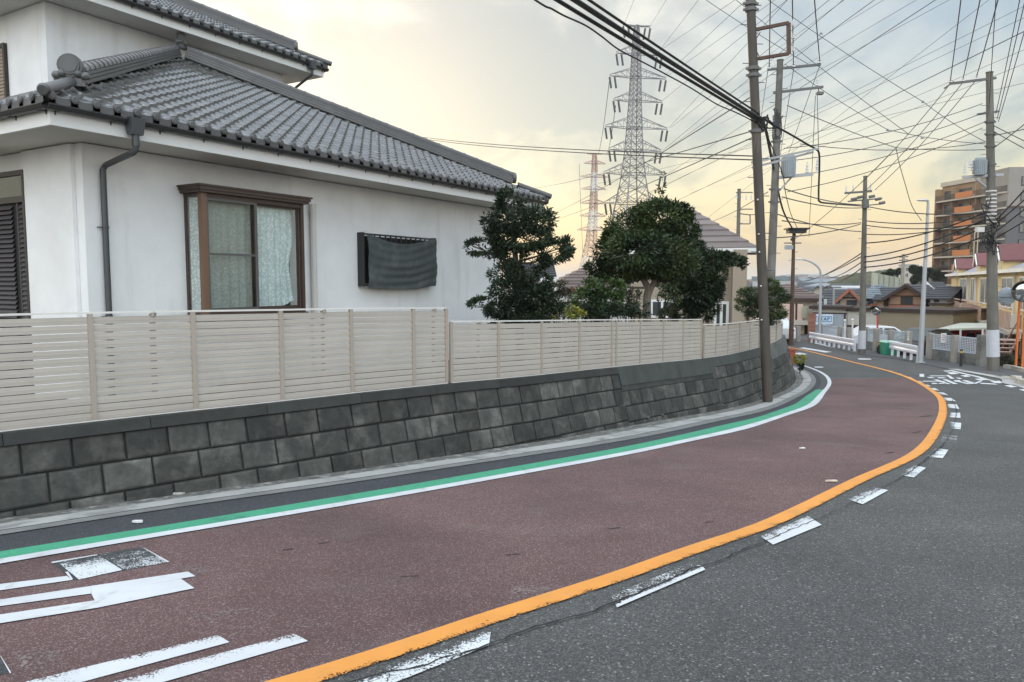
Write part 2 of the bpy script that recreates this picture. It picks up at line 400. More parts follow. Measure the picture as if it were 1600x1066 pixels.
def scale_w(W_, f, add=0): return [(a, b*f+add) for a, b in W_]
P_gut = off_path(W_gut); P_go = off_path(W_go); P_wo = off_path(W_wo)
P_gi = Path([(a[0]+(b_[0]-a[0])*.63, a[1]+(b_[1]-a[1])*.63) for a, b_ in zip(P_go.p, P_wo.p)], smooth=False)
P_dirt = off_path(scale_w(W_gut, .38)); P_in = off_path(scale_w(W_gut, .76)); P_b0 = off_path([(0, -.35), (BASE.L+.1, -.35)])
OL = [(428, 1066), (500, 1043), (650, 998), (800, 945), (900, 915), (1000, 882), (1060, 860), (1195, 814), (1330, 750), (1425, 706), (1459, 664), (1467, 637), (1459, 617), (1425, 595), (1377, 578), (1296, 558), (1263, 549)]
OR = [(496, 1066), (600, 1036), (700, 999), (800, 966), (900, 936), (1000, 901), (1060, 879), (1195, 833), (1350, 760), (1450, 706), (1474, 664), (1479, 640), (1474, 624), (1444, 601), (1394, 583), (1308, 561.5), (1272, 552)]
ol = gp(OL); orr = gp(OR)
P_ol = Path([(-4.6, .55), (-2.9, 1.95)]+ol[:-1]+[(14.6, 38), (13.9, 44), (12.4, 52)])
cpts = [P_ol.at(P_ol.L*i/60) for i in range(61)]
P_ol = Path(cpts, 4)
def shift(path, wd, dmax=None):
    return Path([(path.at(path.L*i/160)[0]-path.nrm(path.L*i/160)[0]*wd, path.at(path.L*i/160)[1]-path.nrm(path.L*i/160)[1]*wd) for i in range(161)], smooth=False)
P_or = shift(P_ol, .16)
# road: one asphalt sheet from the gutter to the far kerb
right_edge = [(-1.2, -5), (6, -5), (17.5, 4), (17.2, 14), gp([(1600, 605)])[0], gp([(1560, 592)])[0], gp([(1490, 579)])[0], gp([(1437, 568)])[0], gp([(1400, 561)])[0], gp([(1340, 554)])[0], gp([(1300, 543)])[0], gp([(1262, 533)])[0], (16.6, 56)]
P_road_r = Path([(-3.5, -7), (4, -7), (14, -2), (19.5, 9), (18.6, 17)]+right_edge[4:], 8)
struct('road', ribbon(P_in, P_road_r, 160, 24, 0), M_asph, True)
struct('verge_strip', ribbon(P_gut, P_go, 140, 2, .004), M_asphd, True)
struct('gutter', ribbon(P_b0, P_dirt, 140, 2, .008), M_dirt, True)
gb = ribbon(P_dirt, P_in, 140, 2, .016)
struct('gutter_slab', gb, M_conc, True)
struct('gutter_edge', ribbon(P_in, P_gut, 140, 1, .012), M_conc2, True)
dg_end = nearest(P_go, G(1266, 609)); dgi_end = nearest(P_gi, G(1287, 609))
struct('green_line', ribbon(P_go, P_gi, 120, 2, .008, d1=dg_end, e1=dgi_end), M_green, True)
struct('white_edge_line', ribbon(P_gi, P_wo, 150, 2, .012), M_white, True)
d_re = nearest(P_wo, G(1293, 592)); d_re2 = nearest(P_ol, G(1408, 590))
struct('red_lane', ribbon(P_wo, P_ol, 110, 12, .004, d1=d_re, e1=d_re2), M_red, True)
struct('orange_centre_line', ribbon(P_ol, P_or, 200, 2, .012), M_orange, True)
# markings as pixel-traced polygons laid on the road
mk = 0
def marking(polys, m, dz0=.010, name='road_marking', label=None):
    b = MB()
    for pi_, poly in enumerate(polys):
        dz = dz0+.0004*pi_; pts = [G(x, y, dz) for x, y in poly]
        # subdivide quads so they follow the sloping road
        if len(pts) == 4:
            n = 6
            for i in range(n):
                for j in range(3):
                    def q(u, v): return (pts[0]*(1-u)+pts[1]*u)*(1-v)+(pts[3]*(1-u)+pts[2]*u)*v
                    cs = [(i/n, j/3), ((i+1)/n, j/3), ((i+1)/n, (j+1)/3), (i/n, (j+1)/3)]
                    vs = []
                    for u, v in cs: r_ = q(u, v); vs.append((r_[0], r_[1], g(r_[1])+dz))
                    nrm_up = (Vector(vs[1])-Vector(vs[0])).cross(Vector(vs[3])-Vector(vs[0]))[2] > 0
                    uv = [(u, v) for u, v in cs]
                    if not nrm_up: vs = vs[::-1]; uv = uv[::-1]
                    b.face(vs, .5, 0, uv)
        else: b.face([tuple(p) for p in pts][::-1] if (pts[1]-pts[0]).cross(pts[2]-pts[0])[2] < 0 else pts, .5, 0, [(0, 1)]*len(pts))
    o = b.build(name, m); o['kind'] = 'structure'; return o
# characters on the near lane (strokes run out of the frame on the left)
def z2(L_): return [[(x/3.2, 840+y/3.2) for x, y in q] for q in L_]
marking(z2([[(-700, 316), (335, 192), (360, 212), (-700, 364)], [(-800, 429), (455, 242), (455, 280), (-800, 453)], [(455, 242), (940, 170), (978, 193), (457, 281)],
            [(457, 280), (905, 206), (972, 253), (490, 350)], [(-800, 504), (488, 312), (490, 350), (-800, 556)]]), M_white, .010)
marking(z2([[(255, 122), (700, 48), (848, 122), (365, 213)]]), M_patch, .0062)
marking(z2([[(285, 120), (490, 86), (612, 162), (395, 210)]]), M_whitew, .0102)
marking(z2([[(498, 80), (715, 50), (848, 122), (622, 162)]]), M_whitev, .0102)
marking(z2([[(255, 122), (485, 84), (487, 88), (262, 128)], [(325, 172), (340, 170), (365, 208), (358, 212)], [(715, 50), (722, 52), (848, 121), (836, 124)]]), M_white, .0115)
marking(z2([[(-180, 795), (1090, 487), (1148, 523), (140, 795)], [(290, 795), (1470, 480), (1540, 517), (560, 795)]]), M_whiteb, .010)
marking(z2([[(-140, 600), (0, 590), (52, 676), (-60, 700)]]), M_patch, .0062)
marking(z2([[(0, 590), (4, 592), (56, 674), (50, 680)]]), M_white, .009)
# white dashes outside the orange line
DASH = [([(480, 1085), (767, 985), (764, 1008), (570, 1085)], 1), ([(955, 930), (1085, 877), (1103, 890), (962, 949)], 2), ([(1188, 838), (1262, 806), (1284, 820), (1208, 851)], 0),
        ([(1322, 779), (1362, 761), (1388, 766), (1348, 788)], 1), ([(1405, 742), (1424, 726), (1447, 731), (1428, 746)], 1), ([(1448, 714), (1457, 700), (1482, 703), (1473, 716)], 1),
        ([(1470, 690), (1474, 679), (1496, 680), (1494, 692)], 2), ([(1481, 669), (1483, 659), (1502, 661), (1501, 671)], 1), ([(1484, 652), (1485, 645), (1500, 645), (1501, 653)], 0),
        ([(1482, 637), (1480, 631.5), (1495, 632), (1499, 639)], 0), ([(1479, 626), (1474, 621.5), (1486, 622), (1494, 627)], 0), ([(1469, 616), (1463, 613), (1474, 613.5), (1482, 617.5)], 0),
        ([(1458, 609), (1451, 606.5), (1461, 606.5), (1468, 610.5)], 0), ([(1445, 603), (1439, 600.5), (1450, 601.5), (1455, 604)], 0), ([(1435, 597.5), (1428, 595), (1437, 595.5), (1443, 598)], 0),
        ([(1419, 591), (1412, 588.5), (1421, 589), (1427, 591.5)], 0), ([(1404, 586), (1399, 583.5), (1407, 584), (1413, 587)], 0), ([(1390, 581), (1384, 579), (1392, 579.5), (1398, 582)], 0)]
for poly, k in DASH: marking([poly], (M_whiteb, M_whitew, M_whitev)[k], .010)
marking([[(962, 944), (1098, 885), (1102, 890), (964, 949)]], M_whiteb, .0125)
M_dust = mat('pale dust film', (.21, .165, .155), .95, .1, wear=(.56, 45, 0))
for q in ([(800, 915), (860, 915), (850, 936), (795, 936)], [(300, 960), (430, 945), (520, 975), (380, 1000)], [(255, 880), (330, 868), (345, 890), (280, 900)], [(20, 1020), (90, 1010), (120, 1045), (40, 1055)]): marking([q], M_dust, .0065)
M_scuff = mat('dark scuff', (.035, .025, .025), .9, .1, wear=(.46, 60, 0))
for x, y, l_ in ((1446, 650, 12), (1432, 675, 9), (1300, 749, 9), (800, 866, 14), (450, 858, 10), (505, 848, 10), (960, 825, 12), (640, 900, 16), (1390, 707, 8), (1110, 815, 10)): marking([[(x-l_, y+1), (x+l_*.7, y-1.2), (x+l_, y), (x-l_*.6, y+2)]], M_scuff, .0065)
# far lane: edge line dashes, square and the upside-down characters
def quads(L_): return [[(x0, y0), (x1, y0+dy), (x1+wx, y1+dy), (x0+wx, y1)] for x0, y0, x1, y1, wx, dy in L_]
def zoomq(L_): return [[(1390+x/7.614, 560+y/7.614) for x, y in q] for q in L_]
marking(zoomq([[(355, 185), (410, 187), (412, 222), (357, 220)]]), M_white)
marking(zoomq([[(470, 205), (660, 205), (700, 213), (490, 213)], [(440, 222), (500, 222), (545, 236), (470, 234)], [(560, 226), (640, 226), (680, 238), (590, 238)], [(672, 198), (705, 198), (775, 242), (725, 243)],
               [(780, 230), (830, 230), (870, 245), (830, 246)], [(520, 252), (570, 252), (660, 282), (600, 282)], [(390, 268), (650, 270), (660, 277), (400, 277)], [(600, 282), (660, 282), (730, 305), (690, 306)],
               [(630, 252), (680, 250), (820, 306), (760, 306)], [(760, 262), (830, 258), (850, 276), (780, 280)], [(860, 262), (905, 260), (1030, 296), (980, 306)], [(800, 278), (850, 276), (980, 304), (930, 308)],
               [(990, 300), (1090, 262), (1110, 268), (1030, 303)], [(490, 292), (550, 292), (580, 305), (510, 305)], [(1060, 290), (1240, 300), (1290, 314), (1100, 306)], [(580, 294), (640, 294), (660, 304), (590, 304)]]), M_white)
marking(zoomq([[(636, 147), (690, 145), (730, 156), (660, 157)], [(680, 168), (760, 164), (830, 186), (730, 190)], [(840, 204), (910, 198), (970, 216), (900, 222)], [(1010, 244), (1110, 238), (1180, 258), (1060, 262)],
               [(1200, 272), (1310, 268), (1345, 296), (1250, 296)], [(1365, 322), (1440, 316), (1520, 340), (1440, 347)], [(1535, 372), (1620, 362), (1700, 385), (1620, 395)], [(1200, 276), (1290, 270), (1345, 290), (1270, 296)]]), M_white)
marking(zoomq([[(690, 143), (740, 140), (1060, 215), (1000, 215)], [(1000, 215), (1060, 215), (1330, 290), (1280, 285)], [(1330, 280), (1390, 284), (1640, 345), (1640, 362)]]), M_white, .013)
marking([[(1340, 551), (1352, 550), (1472, 566), (1462, 567)], [(1270, 536), (1278, 536), (1354, 553), (1342, 553)], [(1240, 552), (1250, 551), (1262, 553.5), (1250, 555)], [(1272, 573), (1285, 573), (1287, 574.5), (1274, 574.5)], [(1340, 560), (1360, 560.5), (1362, 562), (1342, 562)], [(1248, 544), (1256, 543), (1300, 550), (1290, 551)]], M_white)
# tar seam beside the dashes
seam = [(500, 1085), (590, 1056), (660, 1045), (700, 1030), (760, 1012), (830, 985), (920, 960), (1000, 928), (1080, 892), (1110, 884), (1170, 858), (1240, 828), (1300, 803), (1360, 774), (1420, 740), (1450, 716), (1474, 695), (1487, 675), (1493, 655), (1494, 640), (1488, 625)]
b = MB(); sp_ = Path(gp(seam), 6); k = int(sp_.L/.06); last = None
for i in range(k+1):
    q = sp_.at(sp_.L*i/k); n = sp_.nrm(sp_.L*i/k); j = random.uniform(-.012, .012)
    gap_ = False
    wd = .003+.004*random.random()*(1+math.sin(i*.05))
    cur = [(q[0]+n[0]*(j-wd), q[1]+n[1]*(j-wd)), (q[0]+n[0]*(j+wd), q[1]+n[1]*(j+wd))]
    if last and not gap_: b.face([(p[0], p[1], g(p[1])+.0145) for p in (last[0], last[1], cur[1], cur[0])], .5)
    last = cur
M_tar = mat('tar crack', (.012, .012, .013), .8, .1)
struct('road_crack', b, M_tar)
# small scraps on the asphalt
def scrap(x, y, wpx, m, label, seed):
    random.seed(seed); b = MB(); c = G(x, y); r = wpx
    pts = []
    for i in range(9):
        a = 2*math.pi*i/9; rr = r*random.uniform(.6, 1.1); pts.append((c[0]+math.cos(a)*rr, c[1]+math.sin(a)*rr*.35))
    top = [(p[0]*.96+c[0]*.04, p[1]*.96+c[1]*.04, g(p[1])+.022+random.uniform(0, .01)) for p in pts]
    bot = [(p[0], p[1], g(p[1])+.012) for p in pts]; n = 9
    b.idx(bot+top, [tuple(range(n, 2*n))]+[(i, (i+1) % n, n+(i+1) % n, n+i) for i in range(n)], .5)
    return lone('litter_scrap', b, m, label, 'litter', tuple(c))
M_paper = mat('pale scrap', (.7, .7, .68), .8, .15)
scrap(215, 818.5, .062, M_paper, 'white paper scrap lying on the dark strip between green line and concrete gutter', 3)
scrap(1299, 754, .075, mat('tan scrap', (.55, .45, .36), .85, .2), 'tan leaf scrap lying on the red lane beside the orange line', 5)
scrap(275, 774, .10, mat('gravelly scrap', (.42, .41, .37), .95, .3), 'pale crumbled mortar lying against the foot of the block wall', 8)
scrap(1253, 702, .06, M_paper, 'tiny pale scrap in the middle of the red lane', 12)
random.seed(7)
# ================================================================== far pavement with kerb, right hand side
lot = gp([(1258, 527), (1300, 535.5), (1351, 545.5), (1447, 560), (1545, 573)])
P_lot = Path([(17.0, 60)]+lot+[(21.5, 24), (24, 16), (26, 5)], 8)
P_re = Path(list(reversed([(19.5, 9), (18.6, 17)]+right_edge[4:])), 8)
struct('pavement', ribbon(P_lot, P_re, 80, 4, .016), M_asphf, True)
P_lot2 = Path([(p[0]+40, p[1]+10) for p in P_lot.p], smooth=False)
struct('parking_lot', ribbon(P_lot2, P_lot, 60, 6, -.004), M_asphf, True)
P_re2 = shift(P_re, -.38); a0 = nearest(P_re, G(1478, 577))
struct('gutter_far', ribbon(P_re2, P_re, 60, 2, .022, d0=a0, e0=a0), M_conc, True)
b = MB(); d = nearest(P_re, G(1546, 589))
while d < P_re.L-1:
    q0, q1 = P_re.at(d+.01), P_re.at(d+.59); n = P_re.nrm(d+.3); n = (n[0], n[1])
    lift = min(1, (d-nearest(P_re, G(1546, 589))+.1)/1.0)*.15
    f0 = [(q0[0]+n[0]*.36, q0[1]+n[1]*.36), (q1[0]+n[0]*.36, q1[1]+n[1]*.36), (q1[0]+n[0]*.54, q1[1]+n[1]*.54), (q0[0]+n[0]*.54, q0[1]+n[1]*.54)]
    t0 = [(q0[0]+n[0]*.38, q0[1]+n[1]*.38), (q1[0]+n[0]*.38, q1[1]+n[1]*.38), f0[2], f0[3]]
    b.hexa([(p[0], p[1], g(p[1])-.1) for p in f0], [(p[0], p[1], g(p[1])+.03+lift) for p in t0])
    d += .6
o = struct('kerb', b, M_kerb)
def plinth(nm, pts, h, wd, m):
    b = MB(); p_ = Path(pts, 6); k = max(2, int(p_.L/.5))
    for i in range(k):
        a, c = p_.at(p_.L*i/k), p_.at(p_.L*(i+.97)/k); na = p_.nrm(p_.L*(i+.5)/k)
        q = [a, c, (c[0]+na[0]*wd, c[1]+na[1]*wd), (a[0]+na[0]*wd, a[1]+na[1]*wd)]
        if (q[1][0]-q[0][0])*(q[3][1]-q[0][1])-(q[1][1]-q[0][1])*(q[3][0]-q[0][0]) < 0: q = q[::-1]
        b.hexa([(x, y, g(y)-.1) for x, y in q], [(x, y, g(y)+h) for x, y in q])
    return b
struct('kerb_island', plinth('', gp([(1567, 576), (1575, 576.5), (1590, 580.5), (1612, 586), (1650, 597)]), .16, .16, M_kerb), M_kerb)
# ================================================================== RETAINING WALL AND FENCE
ZT = [(-10, .30), (0, .26), (6.5, .235), (7.2, .23), (8.3, .21), (9.05, .2), (10.3, .16), (11.1, .12), (12.6, .06), (14.45, -.03), (15.8, -.10), (17.4, -.165), (18.8, -.19), (22.3, -.27), (25, -.31), (30, -.38), (60, -.7)]
def ztop(Y):
    for (a, za), (b_, zb) in zip(ZT, ZT[1:]):
        if a <= Y <= b_: return za+(zb-za)*(Y-a)/(b_-a)
    return ZT[-1][1]
BAT = .28
def wpt(d, z, out=0.0):                 # point of the battered face at arclength d, height z
    q = BASE.at(d); n = BASE.nrm(d); o = BAT*(z-g(q[1]))-out
    return Vector((q[0]+n[0]*o, q[1]+n[1]*o, z))
def zt(d): return ztop(BASE.at(d)[1])
def d_at_px(x, fn, lo=2, hi=40):
    best = (1e9, 0)
    for i in range(3000):
        d = lo+(hi-lo)*i/3000; p = fn(d)
        if p[1] < .5: continue
        e = abs(px(p)[0]-x)
        if e < best[0]: best = (e, d)
    return best[1]
dF = lambda x, hi=None: d_at_px(x, lambda d: wpt(d, zt(d), -.08), 5, hi or DTIP)
DTIP = max((px(wpt(5+i*.05, zt(5+i*.05)))[0], 5+i*.05) for i in range(700) if wpt(5+i*.05, 0)[1] > 3)[1]
dA1, dC0, dC1 = dF(957), dF(1107), dF(1195)
DEND = DTIP+9
SEC = [(0, dA1, .11, M_cap, .035), (dA1, dC0, .33, M_capg, .03), (dC0, dC1, .20, M_capg, .02), (dC1, DEND, .40, M_capd, .03)]
random.seed(11)
b = MB(); mo = MB()
def course(d0, d1, dz_top, h=.282):
    d = d0
    while d < d1-.02:
        ln = random.uniform(.40, .49); e = min(d+ln, d1)
        if d1-e < .2: e = d1
        gz = .008; r = random.random()
        zc = [zt(d)-dz_top, zt(e)-dz_top]
        if zc[0] > g(BASE.at(d)[1])-.02:
            o0 = random.uniform(-.004, .006); bg_ = .014
            def pt(dd, k, inset, out): # k 0 bottom 1 top
                zz = zt(dd)-dz_top-(gz+inset if k else h-gz-inset); return wpt(dd, zz, out)
            A = [pt(d+gz, 0, 0, o0-.02), pt(e-gz, 0, 0, o0-.02), pt(e-gz, 1, 0, o0-.02), pt(d+gz, 1, 0, o0-.02)]
            B = [pt(d+gz+.004, 0, .004, o0+.004), pt(e-gz-.004, 0, .004, o0+.004), pt(e-gz-.004, 1, .004, o0+.004), pt(d+gz+.004, 1, .004, o0+.004)]
            D = [pt(d+gz+.022, 0, .022, o0+bg_), pt(e-gz-.022, 0, .022, o0+bg_), pt(e-gz-.022, 1, .022, o0+bg_), pt(d+gz+.022, 1, .022, o0+bg_)]
            fs = [(8, 9, 10, 11)]
            for i in range(4): j = (i+1) % 4; fs += [(i, j, 4+j, 4+i), (4+i, 4+j, 8+j, 8+i)]
            b.idx(A+B+D, fs, r)
        d = e
for (d0, d1, cap, cm_, pr) in SEC:
    off = cap+(.10 if d0 == dA1 else 0)
    for k in range(8): course(d0-(0 if k % 2 else .23) if d0 > 1 else d0+(.23 if k % 2 else 0), d1, off+k*.282)
wall = thing('retaining_wall', 'dark weathered block retaining wall curving along the road below the beige fence', 'wall', tuple(wpt(12, g(BASE.at(12)[1]))))
wo_ = tuple(wall.location)
b.build('block_face', M_block, wall, wo_)
# backing that fills the joints, top and back
bk = MB(); st = .4; d = 0
while d < DEND:
    e = min(d+st, DEND); a0 = [wpt(d, g(BASE.at(d)[1])-.3, -.018), wpt(e, g(BASE.at(e)[1])-.3, -.018)]; a1 = [wpt(e, zt(e)-.02, -.018), wpt(d, zt(d)-.02, -.018)]
    bk.face(a0+a1, .5)
    c0 = [wpt(d, zt(d)-.02, -.40), wpt(e, zt(e)-.02, -.40)]
    bk.face([a1[1], a1[0], c0[1], c0[0]], .5); bk.face([c0[0], c0[1], c0[1]-Vector((0, 0, 1.8)), c0[0]-Vector((0, 0, 1.8))], .5)
    d = e
bk.build('joint_backing', M_mortar, wall, wo_)
def capstrip(d0, d1, top, hh, out, back, mb, seg=1.2, gap=.006, jit=0):
    d = d0
    while d < d1-.05:
        e = min(d+seg, d1); n = 3; r = random.random()
        for i in range(n):
            da = d+gap/2+(e-d-gap)*i/n; db = d+gap/2+(e-d-gap)*(i+1)/n
            def q(dd, zz, o): return wpt(dd, zt(dd)+zz, o)
            mb.hexa([q(da, top-hh, out+.0), q(db, top-hh, out), q(db, top-hh, -back), q(da, top-hh, -back)],
                    [q(da, top, out-BAT*.0), q(db, top, out), q(db, top, -back), q(da, top, -back)], r)
        d = e
for i, (d0, d1, cap, cm_, pr) in enumerate(SEC):
    c = MB(); capstrip(d0, d1, 0, cap, pr, .32, c, (1.25, 2.4, 2.2, 9)[i])
    c.build('coping', cm_, wall, wo_, label=('rough blackened thin coping', 'tall smooth concrete coping', 'low smooth coping beside the pole', 'tall grey coping at the bend')[i])
    if i == 1:
        c = MB(); capstrip(d0, d1, -.33, .10, .015, .3, c, 3.0); c.build('coping_ledge', M_cap, wall, wo_)
for x, y in [(1066, 655), (1128, 636), (1173, 620), (1216, 614), (1230, 602), (908, 648)]:
    q0 = G(x, y+4); d = nearest(BASE, q0); z = g(BASE.at(d)[1])+.10
    a = wpt(d, z, -.05); c = wpt(d, z, .045); m_ = MB(); m_.tube([a, c], .026, 10); m_.build('weep_pipe', M_capd, wall, wo_)
# yard behind
b = MB(); k = 90
for i in range(k):
    d, e = DEND*i/k, DEND*(i+1)/k; p0, p1 = wpt(d, zt(d)-.1, -.38), wpt(e, zt(e)-.1, -.38)
    far = lambda p: Vector((p[0]-34, p[1]+22+p[1]*.3, p[2]))
    b.face([p0, p1, far(p1), far(p0)], .5)
struct('yard', b, M_earth)
# fence
def fence(name_label, cat, pxs, hgt, ns, lattice=False, dpost=None, first_double=None, group='fence sections on the retaining wall'):
    ds = [dF(x) if not isinstance(x, tuple) else x[0] for x in pxs]
    base0 = wpt(ds[0], zt(ds[0]), -.09); loc = tuple(base0)
    t = thing('fence', name_label, cat, loc, 0, group)
    def q(d, z, o=0): return wpt(d, zt(d), -.09-o)+Vector((0, 0, z))
    pw = .024
    for i, d in enumerate(ds):
        m = MB(); n = 1
        tang = BASE.at(d+.1), BASE.at(d-.1); tx = Vector((tang[0][0]-tang[1][0], tang[0][1]-tang[1][1], 0)).normalized(); nn = Vector((-tx[1], tx[0], 0))
        c = q(d, 0)
        def bx(c, a, w_, z0, z1, f, k_):
            m.hexa([c+tx*(a-w_)-nn*f+Vector((0, 0, z0)), c+tx*(a+w_)-nn*f+Vector((0, 0, z0)), c+tx*(a+w_)+nn*k_+Vector((0, 0, z0)), c+tx*(a-w_)+nn*k_+Vector((0, 0, z0))],
                   [c+tx*(a-w_)-nn*f+Vector((0, 0, z1)), c+tx*(a+w_)-nn*f+Vector((0, 0, z1)), c+tx*(a+w_)+nn*k_+Vector((0, 0, z1)), c+tx*(a-w_)+nn*k_+Vector((0, 0, z1))], .5)
        bx(c, 0, pw if not lattice else .016, .0, hgt+.004, .021, .014)
        m.build('post', M_fpost, t, loc)
    # supporting posts behind, with clips on the top rail
    for i in range(len(ds)-1):
        d, e = ds[i]+pw, ds[i+1]-pw
        m = MB(); nseg = 1 if e-d < 1.3 else 3
        if lattice:
            for k_ in range(ns+1):
                z = hgt*k_/ns
                m.bar(q(d, z+.01), q(e, z+.01), .012, .022, .5)
            nv = max(2, int((e-d)/.10))
            for k_ in range(1, nv): dd = d+(e-d)*k_/nv; m.bar(q(dd, .0, .01), q(dd, hgt, .01), .014, .012, .5)
        else:
            pit = (hgt-.03)/ns; prof = [(.0, 0), (.0015, .03), (.0018, .38), (.0026, .42), (.0026, .58), (.0018, .62), (.0015, .97), (0, 1)]
            for k_ in range(ns):
                r = random.random(); z0 = .012+pit*k_; hh = pit-.0088
                for sgi in range(nseg):
                    da, db = d+(e-d)*sgi/nseg, d+(e-d)*(sgi+1)/nseg; vs = []
                    for dd in (da, db):
                        for o, f in prof: vs.append(q(dd, z0+hh*f, -(.004+o*1.3)))
                        vs.append(q(dd, z0+hh, .012)); vs.append(q(dd, z0, .012))
                    nn_ = len(prof)+2
                    m.idx(vs, [(j, (j+1) % nn_, nn_+(j+1) % nn_, nn_+j)[::-1] for j in range(nn_)]+[tuple(range(nn_)), tuple(range(nn_, 2*nn_))[::-1]], r)
        m.build('lattice_panel' if lattice else 'slat_panel', M_fence, t, loc)
        if not lattice and i % 2 == 0:
            dm = (d+e)/2+.1; m = MB(); p0 = q(dm, -.0, .045)
            m.bar(p0, p0+Vector((0, 0, hgt-.01)), .04, .05, .5); p1 = q(dm, hgt-.03, .0)
            m.bar(p1+Vector((0, 0, -.002)), p1+Vector((0, 0, .05)), .035, .05, .5)
            m.build('support_post', M_fpost, t, loc)
    m = MB()
    k_ = max(2, int((ds[-1]-ds[0])/.8))
    for i in range(k_):
        da, db = ds[0]+(ds[-1]-ds[0])*i/k_, ds[0]+(ds[-1]-ds[0])*(i+1)/k_
        m.bar(q(da, hgt+.0135, .0), q(db, hgt+.0135, .0), .05, .018, .5)
    m.build('top_rail', M_alu if not lattice else M_fence, t, loc)
    if not lattice:
        m = MB()
        for i in range(k_):
            da, db = ds[0]+(ds[-1]-ds[0])*i/k_, ds[0]+(ds[-1]-ds[0])*(i+1)/k_
            m.bar(q(da, .006, -.024), q(db, .006, -.024), .006, .012, .5)
        m.build('bottom_rail', M_alu, t, loc)
    return t
dl = dF(145)
fence('tall long beige slatted fence with thirteen slats in front of the curtained bay window', 'fence', [(dl-6.6,), (dl-5.5,), (dl-4.4,), (dl-3.3,), (dl-2.2,), (dl-1.1,), 148, 307, 442, 551, 647.5, 698], 1.05, 13)
fence('lower beige slatted fence with ten slats in front of the two dark garden trees', 'fence', [706, 779, 846, 905, 955.5, 962.5, 1000, 1036, 1067, 1095], .86, 10)
fence('short beige slatted fence just before the near brown utility pole', 'fence', [1100, 1118, 1137, 1155, 1171, 1185], .74, 8)
fence('low beige see-through lattice fence on the wall at the bend behind the brown pole', 'fence', [1204, 1213, 1221, 1229, (DTIP+1.5,), (DTIP+4,)], .50, 5, True)
random.seed(7)
# ================================================================== JAPANESE HOUSE
HYAW = math.atan2(.862, .507); E0 = Vector((-4.9, 8.0, 0))
e1 = Vector((math.cos(HYAW), math.sin(HYAW), 0)); e2 = Vector((-math.sin(HYAW), math.cos(HYAW), 0))
HZ = .12
def hray(x, y, axis, val):              # local (t, s, z) where the pixel ray meets the plane t=val (axis 0) or s=val (axis 1)
    d = Vector(ray(x, y)); o = Vector((0, 0, H))-E0
    ol_ = (o.dot(e1), o.dot(e2), o[2]); dl_ = (d.dot(e1), d.dot(e2), d[2])
    k = (val-ol_[axis])/dl_[axis]; return tuple(ol_[i]+dl_[i]*k for i in range(3))
house = thing('house', 'white stucco Japanese house with grey tiled hip roofs behind the tall beige fence', 'house', (E0[0], E0[1], HZ), HYAW)
HO = (0, 0, HZ)
LE, ZS, FH = 11.1, 3.26, .20            # lower eave length, soffit height, fascia height
OV = .75
def hb(name, mb, m, smooth=False, parent=None, label=None): return mb.build(name, m, parent or house, HO if parent in (None, house) else HO, smooth, label)
# ground-floor walls
b = MB(); zb = -.05
b.box(OV, LE-OV, OV, LE-OV, zb, ZS); hb('wall', b, M_stucco, label='ground floor stucco wall')
A = hray(117, 400, 0, OV-.05)[1]; B_ = hray(41, 400, 0, OV-.05)[1]
b = MB(); b.box(OV-.05, OV-.002, A, B_, zb, ZS-.002); hb('pilaster', b, M_stucco)
